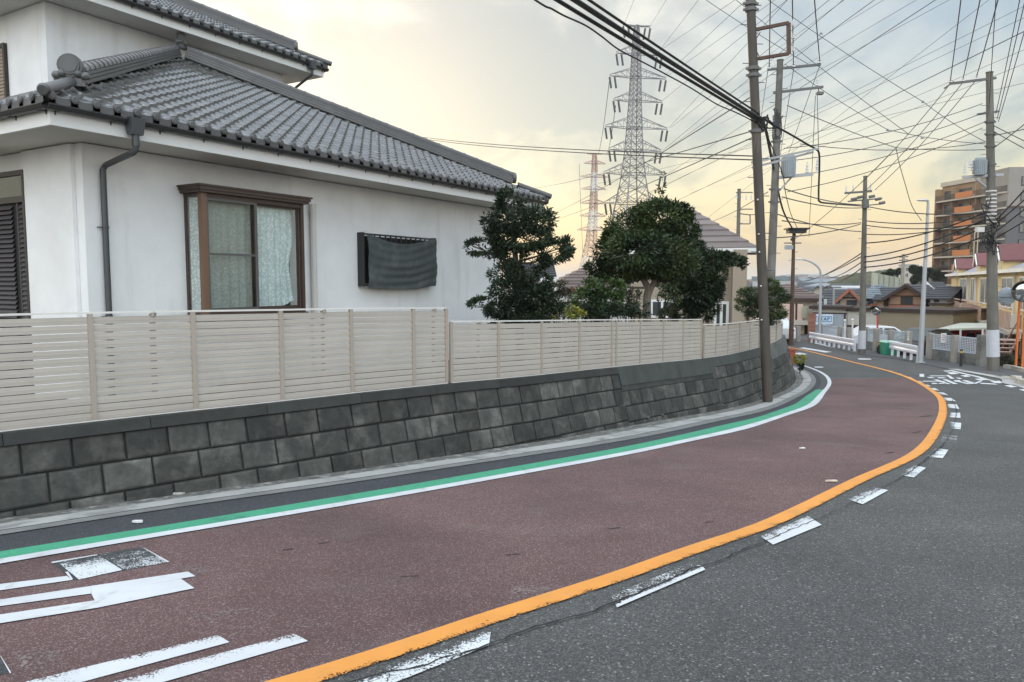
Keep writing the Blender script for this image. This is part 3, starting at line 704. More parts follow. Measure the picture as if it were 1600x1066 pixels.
# upper storey
UT0, UT1, US0, US1, ZU = 3.2, 8.77, 6.0, 12.0, 6.65
b = MB(); b.box(UT0, UT1, US0, US1, 3.6, ZU); hb('wall', b, M_stucco, label='upper floor stucco wall')
def eaves(t0, t1, s0, s1, z, nm):
    b = MB(); th = .03
    b.box(t0+th, t1-th, s0+th, s1-th, z+.012, z+.03); hb('soffit', b, M_soffit)
    b = MB()
    b.box(t0, t1, s0, s0+th, z, z+FH); b.box(t0, t1, s1-th, s1, z, z+FH)
    b.box(t0, t0+th, s0+th, s1-th, z, z+FH); b.box(t1-th, t1, s0+th, s1-th, z, z+FH)
    hb('fascia', b, M_fascia)
eaves(0, LE, 0, LE, ZS, 'lower'); eaves(2.5, 9.43, 5.28, 12.7, ZU, 'upper')
SL = .47
def tile_face(mb, caps, O, u, wv, Ln, depth, z0, slope, ka=1.0, kb=1.0, pitch=.236, rowp=.205, npt=9):
    u = Vector(u); wv = Vector(wv); O = Vector(O)
    n = int(Ln/pitch); pt = Ln/n; rows = int(depth/rowp)+1
    def prof(x):
        x = x % 1.0
        if x < .34: return .036*math.sin(math.pi*x/.34)**.9
        return -.014*math.sin(math.pi*(x-.34)/.66)
    ST = .038
    def pos(t, s, dz): return O+u*t+wv*s+Vector((0, 0, z0+slope*s+dz))
    for r in range(rows):
        s0 = r*rowp; s1 = min((r+1)*rowp+.03, depth)
        lo, hi = s0*ka, Ln-s0*kb
        if hi-lo < .12: break
        i0 = int(math.floor(lo/pt)); i1 = int(math.ceil(hi/pt))
        for i in range(i0, i1):
            xs = [(i+j/npt)*pt for j in range(npt+1)]
            xs = [min(max(x, lo), hi) for x in xs]
            if xs[-1]-xs[0] < .01: continue
            jz = random.uniform(-.003, .003); rr = random.random()
            vs = []
            for x, j in zip(xs, range(npt+1)):
                pz = prof(x/pt+(0 if x/pt % 1 else 1e-9)) if 0 < j < npt else 0.0
                xb = min(max(x, s1*ka), max(Ln-s1*kb, s1*ka))
                vs += [pos(x, s0-.0, pz+ST+jz), pos(xb, s1, pz+.002), pos(x, s0, pz-.004)]
            fs = []
            for j in range(npt):
                a = j*3; c = a+3; fs += [(a, c, c+1, a+1), (a+2, c+2, c, a)]
            mb.idx(vs, fs, rr)
    if caps is not None:                # pendant eave tiles: lip and round end disc at every roll
        for i in range(0, n):
            x = (i+.17)*pt; rr = random.random()
            c = pos(x, -.01, .018); caps.tube([c-wv*.035, c+wv*.10], .045, 12, rr)
            caps.tube([c-wv*.043, c-wv*.034], [.030, .040], 12, rr)
            pts = []
            for j in range(9):
                q = .34+.66*j/8; pts.append((i+q)*pt)
            vs = []
            for x_ in pts:
                dz = prof(x_/pt) if x_/pt % 1 > .01 else 0
                vs += [pos(x_, -.028, dz+.034), pos(x_, -.028, dz-.045), pos(x_, .02, dz+.036)]
            fs = []
            for j in range(8): a = j*3; c = a+3; fs += [(a+1, c+1, c, a), (a, c, c+2, a+2)]
            caps.idx(vs, fs, rr)
def ridge(mb, A, B, w0=.20, layers=3, rings=True, lay_h=.045, cap_r=.085, ring=.26):
    A = Vector(A); B = Vector(B); d = (B-A).normalized(); side = d.cross(Vector((0, 0, 1))).normalized(); up = side.cross(d).normalized()
    for k in range(layers):
        wd = w0-.018*k; a = A+up*(.02+lay_h*k+lay_h*.45); c = B+up*(.02+lay_h*k+lay_h*.45)
        mb.bar(a, c, wd, lay_h*.78, up=up); mb.bar(a+up*-.02, c+up*-.02, wd-.035, lay_h*.5, up=up)
    z = .02+lay_h*layers; ln = (B-A).length; n = max(1, int(ln/ring))
    for i in range(n):
        a = A+d*(ln*i/n)+up*z; c = A+d*(ln*(i+1.06)/n)+up*z
        vs = []; K = 9; r = random.random()
        for p, rad in ((a, cap_r*1.0), (a+d*.05, cap_r*1.0), (a+d*.055, cap_r*.90), (c, cap_r*.90)):
            for j in range(K):
                t = math.pi*j/(K-1); vs.append(p+side*math.cos(t)*rad+up*math.sin(t)*rad*.9)
        fs = [(i_*K+j, i_*K+j+1, (i_+1)*K+j+1, (i_+1)*K+j) for i_ in range(3) for j in range(K-1)]+[tuple(range(K))]
        mb.idx(vs, fs, r)
def onigawara(mb, c, d, sc_=1.0):        # round shield ornament facing -d
    c = Vector(c); d = Vector(d); d[2] = 0; d.normalize(); side = d.cross(Vector((0, 0, 1))); up = Vector((0, 0, 1))
    def ring(cc, r, th, n=18): mb.tube([cc-d*th/2, cc+d*th/2], r*sc_, n)
    ring(c+up*.10*sc_, .145, .09*sc_); ring(c+up*.10*sc_-d*.05*sc_, .115, .03*sc_); ring(c+up*.10*sc_-d*.066*sc_, .09, .02*sc_, 16)
    for s_ in (-1, 1):
        mb.ball(c+side*.155*sc_*s_-up*.02*sc_, .065*sc_, .065*sc_, .055*sc_); mb.ball(c+side*.09*sc_*s_+up*.0*sc_-d*.03*sc_, .05*sc_, .05*sc_, .05*sc_)
        mb.tube([c+side*.05*sc_*s_-up*.09*sc_, c+side*.19*sc_*s_-up*.085*sc_], .03*sc_, 8)
    mb.bar(c-up*.13*sc_-d*.05, c-up*.13*sc_+d*.05, .34*sc_, .045*sc_); mb.bar(c-up*.05*sc_-d*.03*sc_, c-up*.05*sc_+d*.03*sc_, .26*sc_, .13*sc_)
def roof(t0, t1, s0, s1, z0, slope, name, label):
    Lx, Ly = t1-t0, s1-s0; dep = min(Lx, Ly)/2; ex = .06
    b = MB(); cps = MB()
    tile_face(b, cps, (t0-ex, s0-ex, 0), (1, 0, 0), (0, 1, 0), Lx+2*ex, dep+ex, z0, slope)
    tile_face(b, cps, (t0-ex, s1+ex, 0), (0, -1, 0), (1, 0, 0), Ly+2*ex, dep+ex, z0, slope)
    tile_face(b, None, (t1+ex, s0-ex, 0), (0, 1, 0), (-1, 0, 0), Ly+2*ex, dep+ex, z0, slope, npt=4)
    tile_face(b, None, (t1+ex, s1+ex, 0), (-1, 0, 0), (0, -1, 0), Lx+2*ex, dep+ex, z0, slope, npt=4)
    # dark underlay under the tiles
    zz = z0-.012; pk = [(t0+dep, s0+dep), (t1-dep, s1-dep)]
    if Lx >= Ly: pk = [(t0+dep, s0+dep), (t1-dep, s0+dep)]
    else: pk = [(t0+dep, s0+dep), (t0+dep, s1-dep)]
    c = [(t0, s0, zz), (t1, s0, zz), (t1, s1, zz), (t0, s1, zz)]; p0 = (*pk[0], zz+slope*dep); p1 = (*pk[1], zz+slope*dep)
    u_ = MB()
    if Lx >= Ly: fs = [[c[0], c[1], p1, p0], [c[1], c[2], p1], [c[2], c[3], p0, p1], [c[3], c[0], p0]]
    else: fs = [[c[0], c[1], p0], [c[1], c[2], p1, p0], [c[2], c[3], p1], [c[3], c[0], p0, p1]]
    for f in fs:
        if len(f) == 4 and (Vector(f[2])-Vector(f[3])).length < .02: f = f[:3]
        u_.face(f, .5)
    u_.box(t0+.01, t1-.01, s0+.01, s1-.01, zz-.10, zz-.004)
    rf = hb(name, b, M_tile, True, label=label)
    hb('eave_tiles', cps, M_tile2, True, rf); hb('roof_underlay', u_, M_gut, False, rf)
    return rf, dep, p0, p1
ZR = ZS+FH+.075
rf1, dep, pk0, pk1 = roof(0, LE, 0, LE, ZR, SL, 'roof', 'lower hip roof of grey tiles')
def hipline(t, s, sgn_t, sgn_s, k, z0, slope, lift=.0): return Vector((t+sgn_t*k, s+sgn_s*k, z0+slope*k+lift))
b = MB()
ridge(b, hipline(0, 0, 1, 1, .62, ZR, SL, .05), Vector(pk0)+Vector((-.1, -.1, .03)), .22, 3, cap_r=.10, ring=.22)
onigawara(b, hipline(0, 0, 1, 1, .56, ZR, SL, .19), (1, 1, 0), .92)
b.tube([hipline(0, 0, 1, 1, -.10, ZR, SL, .10), hipline(0, 0, 1, 1, .55, ZR, SL, .10)], .062, 12); b.tube([hipline(0, 0, 1, 1, -.13, ZR, SL, .10), hipline(0, 0, 1, 1, -.10, ZR, SL, .10)], [.05, .068], 12)
hb('hip_ridge', b, M_tile2, True, rf1)
b = MB()
ridge(b, hipline(LE, 0, -1, 1, .55, ZR, SL, .05), Vector(pk0)+Vector((.1, -.1, .03)), .22, 4, cap_r=.075, ring=.30, lay_h=.05)
b.disc(hipline(LE, 0, -1, 1, .50, ZR, SL, .22), (-1, 1, 0), .12, .08)
b.tube([hipline(LE, 0, -1, 1, -.14, ZR, SL, .12), hipline(LE, 0, -1, 1, .45, ZR, SL, .10)], .065, 12)
b.tube([hipline(LE, 0, -1, 1, -.10, ZR, SL, .02), hipline(LE, 0, -1, 1, .2, ZR, SL, .0)], .045, 10)
hb('hip_ridge', b, M_tile2, True, rf1)
b = MB(); onigawara(b, Vector(pk0)+Vector((.02, -.12, .34)), (-.30, .95, 0), .80); hb('ridge_ornament', b, M_tile2, True, rf1)
ZR2 = ZU+FH+.075
rf2, dep2, q0_, q1_ = roof(2.5, 9.43, 5.28, 12.7, ZR2, SL, 'roof', 'upper hip roof of grey tiles')
b = MB()
ridge(b, hipline(9.43, 5.28, -1, 1, .5, ZR2, SL, .05), Vector(q0_), .22, 4, cap_r=.075, ring=.30, lay_h=.05)
b.disc(hipline(9.43, 5.28, -1, 1, .45, ZR2, SL, .2), (-1, 1, 0), .11, .08)
b.tube([hipline(9.43, 5.28, -1, 1, -.14, ZR2, SL, .12), hipline(9.43, 5.28, -1, 1, .45, ZR2, SL, .10)], .06, 12)
hb('hip_ridge', b, M_tile2, True, rf2)
b = MB(); ridge(b, hipline(2.5, 5.28, 1, 1, .5, ZR2, SL, .05), Vector(q0_), .22, 3, cap_r=.09, ring=.24); hb('hip_ridge', b, M_tile2, True, rf2)
# gutters: open half-round troughs with brackets
def gutter(t0, t1, s0, s1, z):
    b = MB(); r = .052; K = 7
    def run(A, B, out):
        A = Vector(A); B = Vector(B); out = Vector(out); d = (B-A).normalized(); vs = []
        for p in (A, B):
            for j in range(K+1):
                t = math.pi*j/K; vs.append(p+out*math.cos(t)*r+Vector((0, 0, -math.sin(t)*r)))
            for j in range(K, -1, -1):
                t = math.pi*j/K; vs.append(p+out*math.cos(t)*(r-.005)+Vector((0, 0, -math.sin(t)*(r-.005)+.001)))
        n = 2*(K+1); b.idx(vs, [(j, (j+1) % n, n+(j+1) % n, n+j) for j in range(n)]+[tuple(range(n)), tuple(range(n, 2*n))[::-1]], .5)
        k = int((B-A).length/.62)
        for i in range(k+1):
            p = A+d*(.12+((B-A).length-.24)*i/max(k, 1)); b.bar(p-out*.07+Vector((0, 0, -.045)), p+out*.035+Vector((0, 0, -.065)), .012, .006); b.bar(p-out*.06+Vector((0, 0, -.03)), p-out*.06+Vector((0, 0, -.085)), .014, .006)
        b.bar(A+out*(r+.003), B+out*(r+.003), .010, .012)
    o_ = .065
    run((t0-o_, s0-o_, z), (t1+o_, s0-o_, z), (0, -1, 0)); run((t0-o_, s0-o_+.0, z), (t0-o_, s1+o_, z), (-1, 0, 0)); run((t1+o_, s0-o_, z), (t1+o_, s1+o_, z), (1, 0, 0))
    return b
hb('gutter', gutter(0, LE, 0, LE, ZS+FH-.005), M_gut, True); hb('gutter', gutter(2.5, 9.43, 5.28, 12.7, ZU+FH-.005), M_gut, True)
# downpipes
hx = hray(211, 195, 1, -.10)
b = MB(); b.hexa([(hx[0]-.07, -.15, ZS+.03), (hx[0]+.07, -.15, ZS+.03), (hx[0]+.07, -.05, ZS+.03), (hx[0]-.07, -.05, ZS+.03)], [(hx[0]-.09, -.17, ZS+.22), (hx[0]+.09, -.17, ZS+.22), (hx[0]+.09, -.03, ZS+.22), (hx[0]-.09, -.03, ZS+.22)])
wp = hray(160.5, 262, 1, OV-.05)
b.tube([(hx[0], -.1, ZS+.05), (hx[0], -.1, ZS-.10)], .042, 12)
b.tube([(hx[0], -.1, ZS-.09), (hx[0], -.1, ZS-.13), (hx[0]-.02, -.07, ZS-.17), (wp[0]+.02, OV-.08, wp[2]+.03), (wp[0], OV-.05, wp[2]-.03), (wp[0], OV-.05, -.2)], .036, 12)
for zz in (2.25, 1.15): b.tube([(wp[0], OV-.05, zz), (wp[0], OV-.05, zz+.03)], .042, 12); b.bar((wp[0]-.09, OV-.03, zz+.015), (wp[0], OV-.03, zz+.015), .012, .012)
hb('downpipe', b, M_pipe, True)
hx = hray(487, 106, 1, 5.18); wp = hray(451, 143, 1, US0-.05)
b = MB(); b.box(hx[0]-.08, hx[0]+.08, 5.10, 5.24, ZU+.06, ZU+.24)
b.tube([(hx[0], 5.17, ZU+.05), (hx[0], 5.17, ZU-.06), (wp[0], US0-.05, ZU-.42), (wp[0], US0-.05, ZU-1.6)], .035, 10); hb('downpipe', b, M_pipe, True, label='short downpipe under the right end of the upper eave')
pv0 = hray(488.5, 322, 1, OV-.07)
b = MB(); b.tube([(pv0[0], OV-.07, -.2), (pv0[0], OV-.07, pv0[2])], .047, 14); b.tube([(pv0[0], OV-.07, pv0[2]-.14), (pv0[0], OV-.07, pv0[2]+.03)], .056, 14); hb('vent_pipe', b, M_pvc, True)
# bay window
SB = .37
t0 = hray(318, 400, 1, SB)[0]; t1 = hray(476, 400, 1, SB)[0]; zt_ = hray(318, 300, 1, SB)[2]; zb_ = hray(400, 487, 1, SB)[2]-.03
fr = MB(); pw = .055
bay = MB()
bay.box(t0-.08, t1+.08, SB-.08, OV-.002, zt_+.03, zt_+.075); bay.box(t0-.06, t1+.06, SB-.06, OV-.002, zt_-.005, zt_+.03); bay.box(t0-.10, t1+.10, SB-.10, OV-.002, zt_+.075, zt_+.10)
wn = hb('bay_window', bay, M_brown, label='brown bay window with floral curtains')
fr.box(t0, t0+pw, SB, SB+pw, zb_, zt_-.006); fr.box(t1-pw, t1, SB, SB+pw, zb_, zt_-.006)
fr.box(t0+pw, t1-pw, SB+.005, SB+pw, zt_-.07, zt_-.006); fr.box(t0+pw, t1-pw, SB+.005, SB+pw, zb_, zb_+.05)
for tt in (t0, t1-.05): fr.box(tt, tt+.045, OV-.05, OV-.002, zb_, zt_-.006); fr.box(tt+.002, tt+.043, SB+pw, OV-.05, zt_-.05, zt_-.006); fr.box(tt+.002, tt+.043, SB+pw, OV-.05, zb_, zb_+.045)
fr.box(t0-.03, t1+.03, SB-.03, OV-.002, zb_-.05, zb_-.002)
hb('frame', fr, M_brown, False, wn)
po = MB(); po.box(t0-.012, t0+.065, SB-.012, SB-.002, zb_, zt_-.008); po.box(t0-.012, t0-.002, SB-.002, SB+.07, zb_, zt_-.008); hb('corner_post', po, M_brownl, False, wn)
tm = hray(401, 400, 1, SB)[0]; tl = hray(326, 400, 1, SB)[0]
def sash(a, c, s, m, nm='sash', mid=None):
    b = MB(); f = .032
    b.box(a, a+f, s, s+.02, zb_+.05, zt_-.07); b.box(c-f*1.4, c, s, s+.02, zb_+.05, zt_-.07); b.box(a+f, c-f*1.4, s+.001, s+.019, zt_-.10, zt_-.07); b.box(a+f, c-f*1.4, s+.001, s+.019, zb_+.05, zb_+.10)
    if mid: b.box(a+f, c-f*1.4, s+.002, s+.016, mid, mid+.03)
    o = hb(nm, b, m, False, wn)
    b = MB(); b.face([(a+f, s+.01, zb_+.10), (c-f*1.4, s+.01, zb_+.10), (c-f*1.4, s+.01, zt_-.10), (a+f, s+.01, zt_-.10)])
    hb('glass' if nm == 'sash' else 'mesh', b, M_glass if nm == 'sash' else M_screen, False, o); return o
M_bronze = mat('grey bronze sash', (.10, .095, .09), .45, .08, 3)
zmid = hray(360, 398, 1, SB)[2]
sash(t0+pw+.012, tm+.03, SB+.002, M_bronze, 'screen', zmid-.015)
sash(t0+pw, tm+.03, SB+.034, M_brown); sash(tm-.03, t1-pw, SB+.058, M_brown)
for xg in (t0+.012, t1-.018): b = MB(); b.face([(xg, SB+pw, zb_+.045), (xg, OV-.05, zb_+.045), (xg, OV-.05, zt_-.05), (xg, SB+pw, zt_-.05)]); hb('side_glass', b, M_glass, False, wn)
b = MB(); b.box(t0+.05, t1-.05, OV-.02, OV-.006, zb_+.02, zt_-.02); hb('shade_backing', b, M_dark, False, wn)  # flat sheet before the wall, room darkness painted as near-black
def curtain(A, B, z0, z1, folds, amp, m, tear=None, seed=1):
    random.seed(seed); b = MB(); A = Vector(A); B = Vector(B); d = B-A; ln = d.length; d.normalize(); nn = Vector((-d[1], d[0], 0)); K = folds*8; V = 14; vs = []
    ph = [random.uniform(0, 6) for _ in range(3)]
    for j in range(V+1):
        v = j/V
        for i in range(K+1):
            u = i/K; zz = z0+(z1-z0)*v
            o = amp*math.sin(u*folds*2*math.pi+.5*math.sin(v*2+ph[0]))*(.55+.45*(1-v))+amp*.6*math.sin(u*folds*.9*math.pi+ph[1])
            x = u
            if tear: x, zz, o = tear(u, v, zz, o)
            p = A+d*ln*x+nn*o; vs.append((p[0], p[1], zz))
    b.idx(vs, [(j*(K+1)+i, j*(K+1)+i+1, (j+1)*(K+1)+i+1, (j+1)*(K+1)+i) for j in range(V) for i in range(K)], .5)
    return b
hb('curtain', curtain((t0+.09, SB+.13, 0), (tm+.08, SB+.13, 0), zb_+.03, zt_-.04, 6, .014, M_curt), M_curt2, True, wn, label='plain pale lining curtain')
hb('curtain', curtain((t0+.09, SB+.17, 0), (tm+.08, SB+.17, 0), zb_+.03, zt_-.04, 5, .012, M_curt, seed=4), M_curt, True, wn)
def tear(u, v, z, o):
    if u > .55:
        k = (u-.55)/.45; pull = (1-v)*0+math.exp(-((v-.45)/.18)**2)*.16
        return u-k*pull, z+(max(0, .12-v)*1.3*k), o+.03*k*math.sin(v*9)
    return u, z+(max(0, .05-v)*.4), o
hb('curtain', curtain((tm+.06, SB+.13, 0), (t1-.09, SB+.13, 0), zb_+.045, zt_-.05, 6, .014, M_curt, tear, 3), mat('bright floral curtain', (.46, .56, .56), .9, .15, 3, col2=(.70, .78, .75), c2s=30, c2lo=.46, c2hi=.60), True, wn, label='bright torn floral curtain')
hb('curtain', curtain((t0+.045, OV-.06, 0), (t0+.045, SB+.10, 0), zb_+.06, zt_-.06, 3, .010, M_curt, seed=6), M_curt, True, wn)
# grilled window
ga = hray(568.5, 405, 1, OV-.14); gb_ = hray(680, 410, 1, OV-.14); gt = hray(568.5, 364, 1, OV-.14)[2]; gbt = hray(570, 447, 1, OV-.14)[2]
b = MB(); b.box(ga[0], gb_[0], OV-.14, OV-.11, gt-.03, gt); b.box(ga[0], gb_[0], OV-.14, OV-.11, gbt, gbt+.03)
k = 14
for i in range(k+1): tt = ga[0]+(gb_[0]-ga[0]-.02)*i/k; b.box(tt, tt+.02, OV-.137, OV-.113, gbt+.03, gt-.03)
for tt in (ga[0]-.012, gb_[0]-.02): b.box(tt, tt+.03, OV-.145, OV-.002, gbt-.01, gt+.012)
gr = hb('window_grille', b, M_iron)
b = MB(); b.box(ga[0]+.03, gb_[0]-.03, OV-.02, OV-.002, gbt+.04, gt-.04); hb('pane', b, M_dark, False, gr)
# left face shuttered window
wa = hray(37.5, 265, 0, OV-.04); s_a = wa[1]; zw = wa[2]; s_b = s_a+2.7
M_louv = mat('dark brown louvre', (.060, .052, .056), .5, .1, 3)
M_ranma = mat('transom glass', (.05, .055, .05), .12, .1, 2, spec=.8)
b = MB(); b.box(OV-.06, OV-.002, s_a, s_a+.05, -.1, zw); b.box(OV-.06, OV-.002, s_a+.05, s_b, zw-.06, zw); zl = hray(40, 313, 0, OV-.04)[2]
b.box(OV-.06, OV-.002, s_a+.05, s_b, zl-.02, zl+.06)
sw = hb('shuttered_window', b, M_dkbr)
b = MB(); b.box(OV-.03, OV-.003, s_a+.05, s_b, zl+.06, zw-.06); hb('transom_glass', b, M_ranma, False, sw)
b = MB(); z = .0
while z < zl-.05:
    for (sa, sb) in ((s_a+.07, s_a+.19), (s_a+.36, s_b)): b.hexa([(OV-.055, sa, z), (OV-.055, sb, z), (OV-.05, sb, z), (OV-.05, sa, z)][::-1], [(OV-.02, sa, z+.055), (OV-.02, sb, z+.055), (OV-.015, sb, z+.05), (OV-.015, sa, z+.05)][::-1])
    z += .062
b.box(OV-.05, OV-.045, s_a+.19, s_a+.215, 0, zl-.02); hb('louvre_shutter', b, M_louv, False, sw)
b = MB(); b.box(OV-.012, OV-.003, s_a+.05, s_b, -.1, zl-.02); hb('shade_backing', b, M_dark, False, sw)  # shade behind the louvres put in as a near-black sheet
# upper left: pipe and louvred shutter
ua = hray(8, 110, 0, UT0-.06); zt2 = hray(8, 66, 0, UT0-.06)[2]
b = MB(); b.box(UT0-.07, UT0-.002, ua[1], ua[1]+.06, 4.2, zt2); b.box(UT0-.07, UT0-.002, ua[1]+.06, ua[1]+1.8, zt2-.06, zt2)
us = hb('shuttered_window', b, M_dkbr, label='upper shuttered window'); b = MB(); z = 4.4
while z < zt2-.1: b.box(UT0-.05, UT0-.02, ua[1]+.07, ua[1]+1.8, z, z+.05); z += .065
hb('louvre_shutter', b, mat('tan louvre', (.30, .23, .17), .6, .1), False, us)
# grey cloth over the grille
ct = thing('shade_cloth', 'grey cloth tied over the dark window grille on the white house wall', 'cloth', tuple(E0+e1*((ga[0]+gb_[0])/2)+e2*(OV-.16))[:2]+(gbt,), HYAW)
b = MB(); tc0 = (ga[0]+gb_[0])/2; W_ = gb_[0]-ga[0]; U, V = 40, 30; vs = []
for j in range(V+1):
    v = j/V
    for i in range(U+1):
        u = i/U; topz = gt+.01-.17*math.sin(math.pi*u)**1.1*(1.0-.25*u)-.02*(1-u); botz = gbt-.02-.045*math.sin(math.pi*min(1, u*1.1))-.01*math.sin(u*11)
        z = botz+(topz-botz)*v
        fold = .012*math.sin(v*38+2.5*math.sin(u*3.1+.8))*(.4+.6*math.sin(math.pi*u))+.02*math.sin(math.pi*v)*math.sin(math.pi*u)+.010*math.sin(v*11+u*4)
        vs.append((-W_/2+.07+(W_-.08)*u, -.012-fold-.02*math.sin(math.pi*v), z))
b.idx([(x, y, z-gbt) for x, y, z in vs], [(j*(U+1)+i, j*(U+1)+i+1, (j+1)*(U+1)+i+1, (j+1)*(U+1)+i) for j in range(V) for i in range(U)], .5)
b.build('cloth_sheet', M_cloth, ct, smooth=True)
random.seed(7)
# ================================================================== TREES
def leafmat(name, c1, c2, rough=.5):
    return mat(name, c1, rough, .3, 2.2, rnd=.5, col2=c2, c2s=1.1, c2lo=.45, c2hi=.62, spec=.35)
M_leaf1 = leafmat('dark podocarpus leaves', (.014, .026, .013), (.026, .044, .018))
M_leaf2 = leafmat('evergreen leaves', (.017, .033, .011), (.050, .072, .018))
M_leaf3 = leafmat('deep green leaves', (.011, .024, .011), (.030, .050, .016))
M_leaf4 = leafmat('fresh shrub leaves', (.030, .060, .016), (.075, .11, .026))
M_leaf5 = leafmat('olive shrub leaves', (.040, .045, .022), (.08, .075, .035))
M_leaf6 = leafmat('yellow green leaves', (.19, .21, .03), (.32, .30, .05))
M_bark = mat('grey bark', (.16, .135, .11), .9, .3, 4, bump=.01, bs=30, stretch=(1, 1, .3))
M_barkd = mat('dark bark', (.05, .038, .03), .9, .3, 4, bump=.01, bs=30)
M_barkr = mat('reddish bark', (.17, .08, .055), .9, .3, 4, bump=.01, bs=30)
def leaves(mb, blobs, dens, ln, wd, rs, droop=0.0, shell=.55):
    for (c, rx, ry, rz) in blobs:
        n = int(dens*11.5*(rx*ry+rx*rz+ry*rz)*4)
        subs = [Vector((rs.gauss(0, 1), rs.gauss(0, 1), rs.gauss(0, 1))).normalized() for _ in range(max(6, int(n/90)))]
        for i in range(n):
            s_ = subs[rs.randrange(len(subs))]; v = (s_+Vector((rs.gauss(0, .28), rs.gauss(0, .28), rs.gauss(0, .28)))).normalized()
            k = shell+(1-shell)*rs.random()**.6+rs.gauss(0, .05)
            p = Vector((c[0]+v[0]*rx*k, c[1]+v[1]*ry*k, c[2]+v[2]*rz*k))
            d = (v+Vector((rs.gauss(0, .7), rs.gauss(0, .7), rs.gauss(0, .7)-droop))).normalized()
            a, b, _ = frame_from(d); t = rs.uniform(0, 6.28); sd = a*math.cos(t)+b*math.sin(t)
            l_, w_ = ln*.8*rs.uniform(.6, 1.25), wd*.85*rs.uniform(.7, 1.2)
            mb.face([p, p+d*l_*.45+sd*w_*.5, p+d*l_, p+d*l_*.45-sd*w_*.5], min(1, max(0, rs.gauss(.5, .25))))
def pxblobs(L_, Y, dscale=.8, rs=None):
    out = []
    for q in L_:
        x, y, rx, ry = q[:4]; dy = q[4] if len(q) > 4 else 0
        YY = Y+dy; k = YY/F; c = P(x, y, YY); out.append((c, rx*k*1.10, max(rx, ry)*k*dscale, ry*k*1.08))
    return out
def limb(mb, pts, r0, r1, n=8):
    pp = catmull([tuple(p) for p in pts], 5); k = len(pp)
    mb.tube([Vector(p) for p in pp], [r0+(r1-r0)*i/(k-1) for i in range(k)], n)
def tree(label, cat, blobs, Y, trunk, m_leaf, m_bark, dens=120, ln=.09, wd=.03, seed=1, group=None, name='tree', zbase=None, branches=True, extra=None, shell=.55):
    rs = random.Random(seed); bl = pxblobs(blobs, Y, .85)
    base = P(trunk[0][0], trunk[0][1], Y); zb = (zbase if zbase is not None else base[2]); loc = (base[0], base[1], zb)
    t = thing(name, label, cat, loc, 0, group)
    b = MB(); pts = [Vector(loc)]+[P(x, y, Y+(q[0] if q else 0)) for x, y, *q in trunk[1:]]
    r0 = trunk[0][2]; limb(b, pts, r0, r0*.35)
    if branches:
        for c, rx, ry, rz in bl:
            i = min(range(1, len(pts)), key=lambda i: (pts[i]-c).length+max(0, pts[i][2]-c[2])*2)
            a = pts[i]; m_ = (a+c)/2+Vector((rs.uniform(-.1, .1), rs.uniform(-.1, .1), rs.uniform(-.12, .02)))
            limb(b, [a, m_, c], r0*.32, r0*.10, 6)
            for _ in range(4):
                e = c+Vector((rs.uniform(-.8, .8)*rx, rs.uniform(-.8, .8)*ry, rs.uniform(-.6, .8)*rz)); b.tube([c*.6+m_*.4, e], [r0*.1, .006], 5)
    b.build('trunk', m_bark, t, loc, True)
    b = MB(); leaves(b, bl, dens, ln, wd, rs, shell=shell); b.build('crown', m_leaf, t, loc)
    if extra: extra(t, loc, rs)
    return t
T1 = [(799, 316, 20, 22), (806, 342, 40, 22), (772, 348, 17, 16), (842, 343, 24, 20), (815, 372, 46, 18), (785, 368, 28, 14), (858, 392, 32, 17), (884, 384, 11, 10), (838, 408, 22, 11), (748, 386, 20, 10), (770, 396, 20, 10), (798, 395, 24, 12),
      (792, 428, 26, 16), (818, 424, 26, 16, -.1), (838, 440, 22, 14), (800, 456, 34, 16), (832, 468, 36, 18), (752, 476, 18, 9), (774, 484, 20, 10), (802, 486, 28, 14), (852, 482, 24, 14), (820, 500, 34, 10), (788, 510, 20, 8)]
tree('dark cloud-pruned garden tree with layered pads before the right end of the white house', 'tree', T1, 13.6, [(812, 520, .085), (812, 490), (808, 450), (806, 410), (803, 370), (801, 325)], M_leaf1, M_barkd, dens=105, ln=.115, wd=.034, seed=3, zbase=.1)
T2 = [(985, 358, 36, 28), (1028, 345, 42, 30), (1060, 366, 30, 30), (952, 400, 28, 24), (1000, 392, 50, 30, -.5), (1048, 402, 42, 28, -.4), (932, 420, 18, 14), (1035, 314, 9, 12), (1066, 336, 16, 15), (975, 424, 34, 16), (1010, 420, 40, 16), (1046, 425, 30, 14), (1008, 335, 18, 14), (962, 372, 18, 16), (945, 440, 14, 12)]
def spray(t, loc, rs):
    b = MB(); leaves(b, pxblobs([(1034, 292, 3.5, 10), (1036, 277, 2, 7), (1030, 303, 5, 6)], 17), 28, .12, .04, rs); b.build('top_shoot', M_leaf2, t, loc)
    b = MB(); limb(b, [P(1013, 462, 17), P(1022, 440, 17), P(1035, 420, 17), P(1040, 390, 17)], .07, .03); b.build('fork_limb', M_bark, t, loc, True)
tree('big round evergreen garden tree with pale forked trunk left of the brown striped roof', 'tree', T2, 17, [(1012, 500, .105), (1011, 470), (1012, 450), (1000, 425), (995, 390), (1000, 355)], M_leaf2, M_bark, dens=105, ln=.12, wd=.045, seed=5, extra=spray, zbase=-.1)
T3 = [(1078, 425, 30, 32), (1104, 408, 28, 16), (1130, 404, 24, 9), (1150, 408, 14, 6), (1162, 414, 5, 4), (1088, 462, 28, 26), (1064, 452, 18, 22), (1108, 448, 20, 22), (1070, 485, 20, 14), (1100, 488, 20, 14), (1046, 492, 16, 10), (1048, 436, 22, 18), (1116, 470, 12, 18), (1120, 430, 16, 14), (1080, 395, 24, 18)]
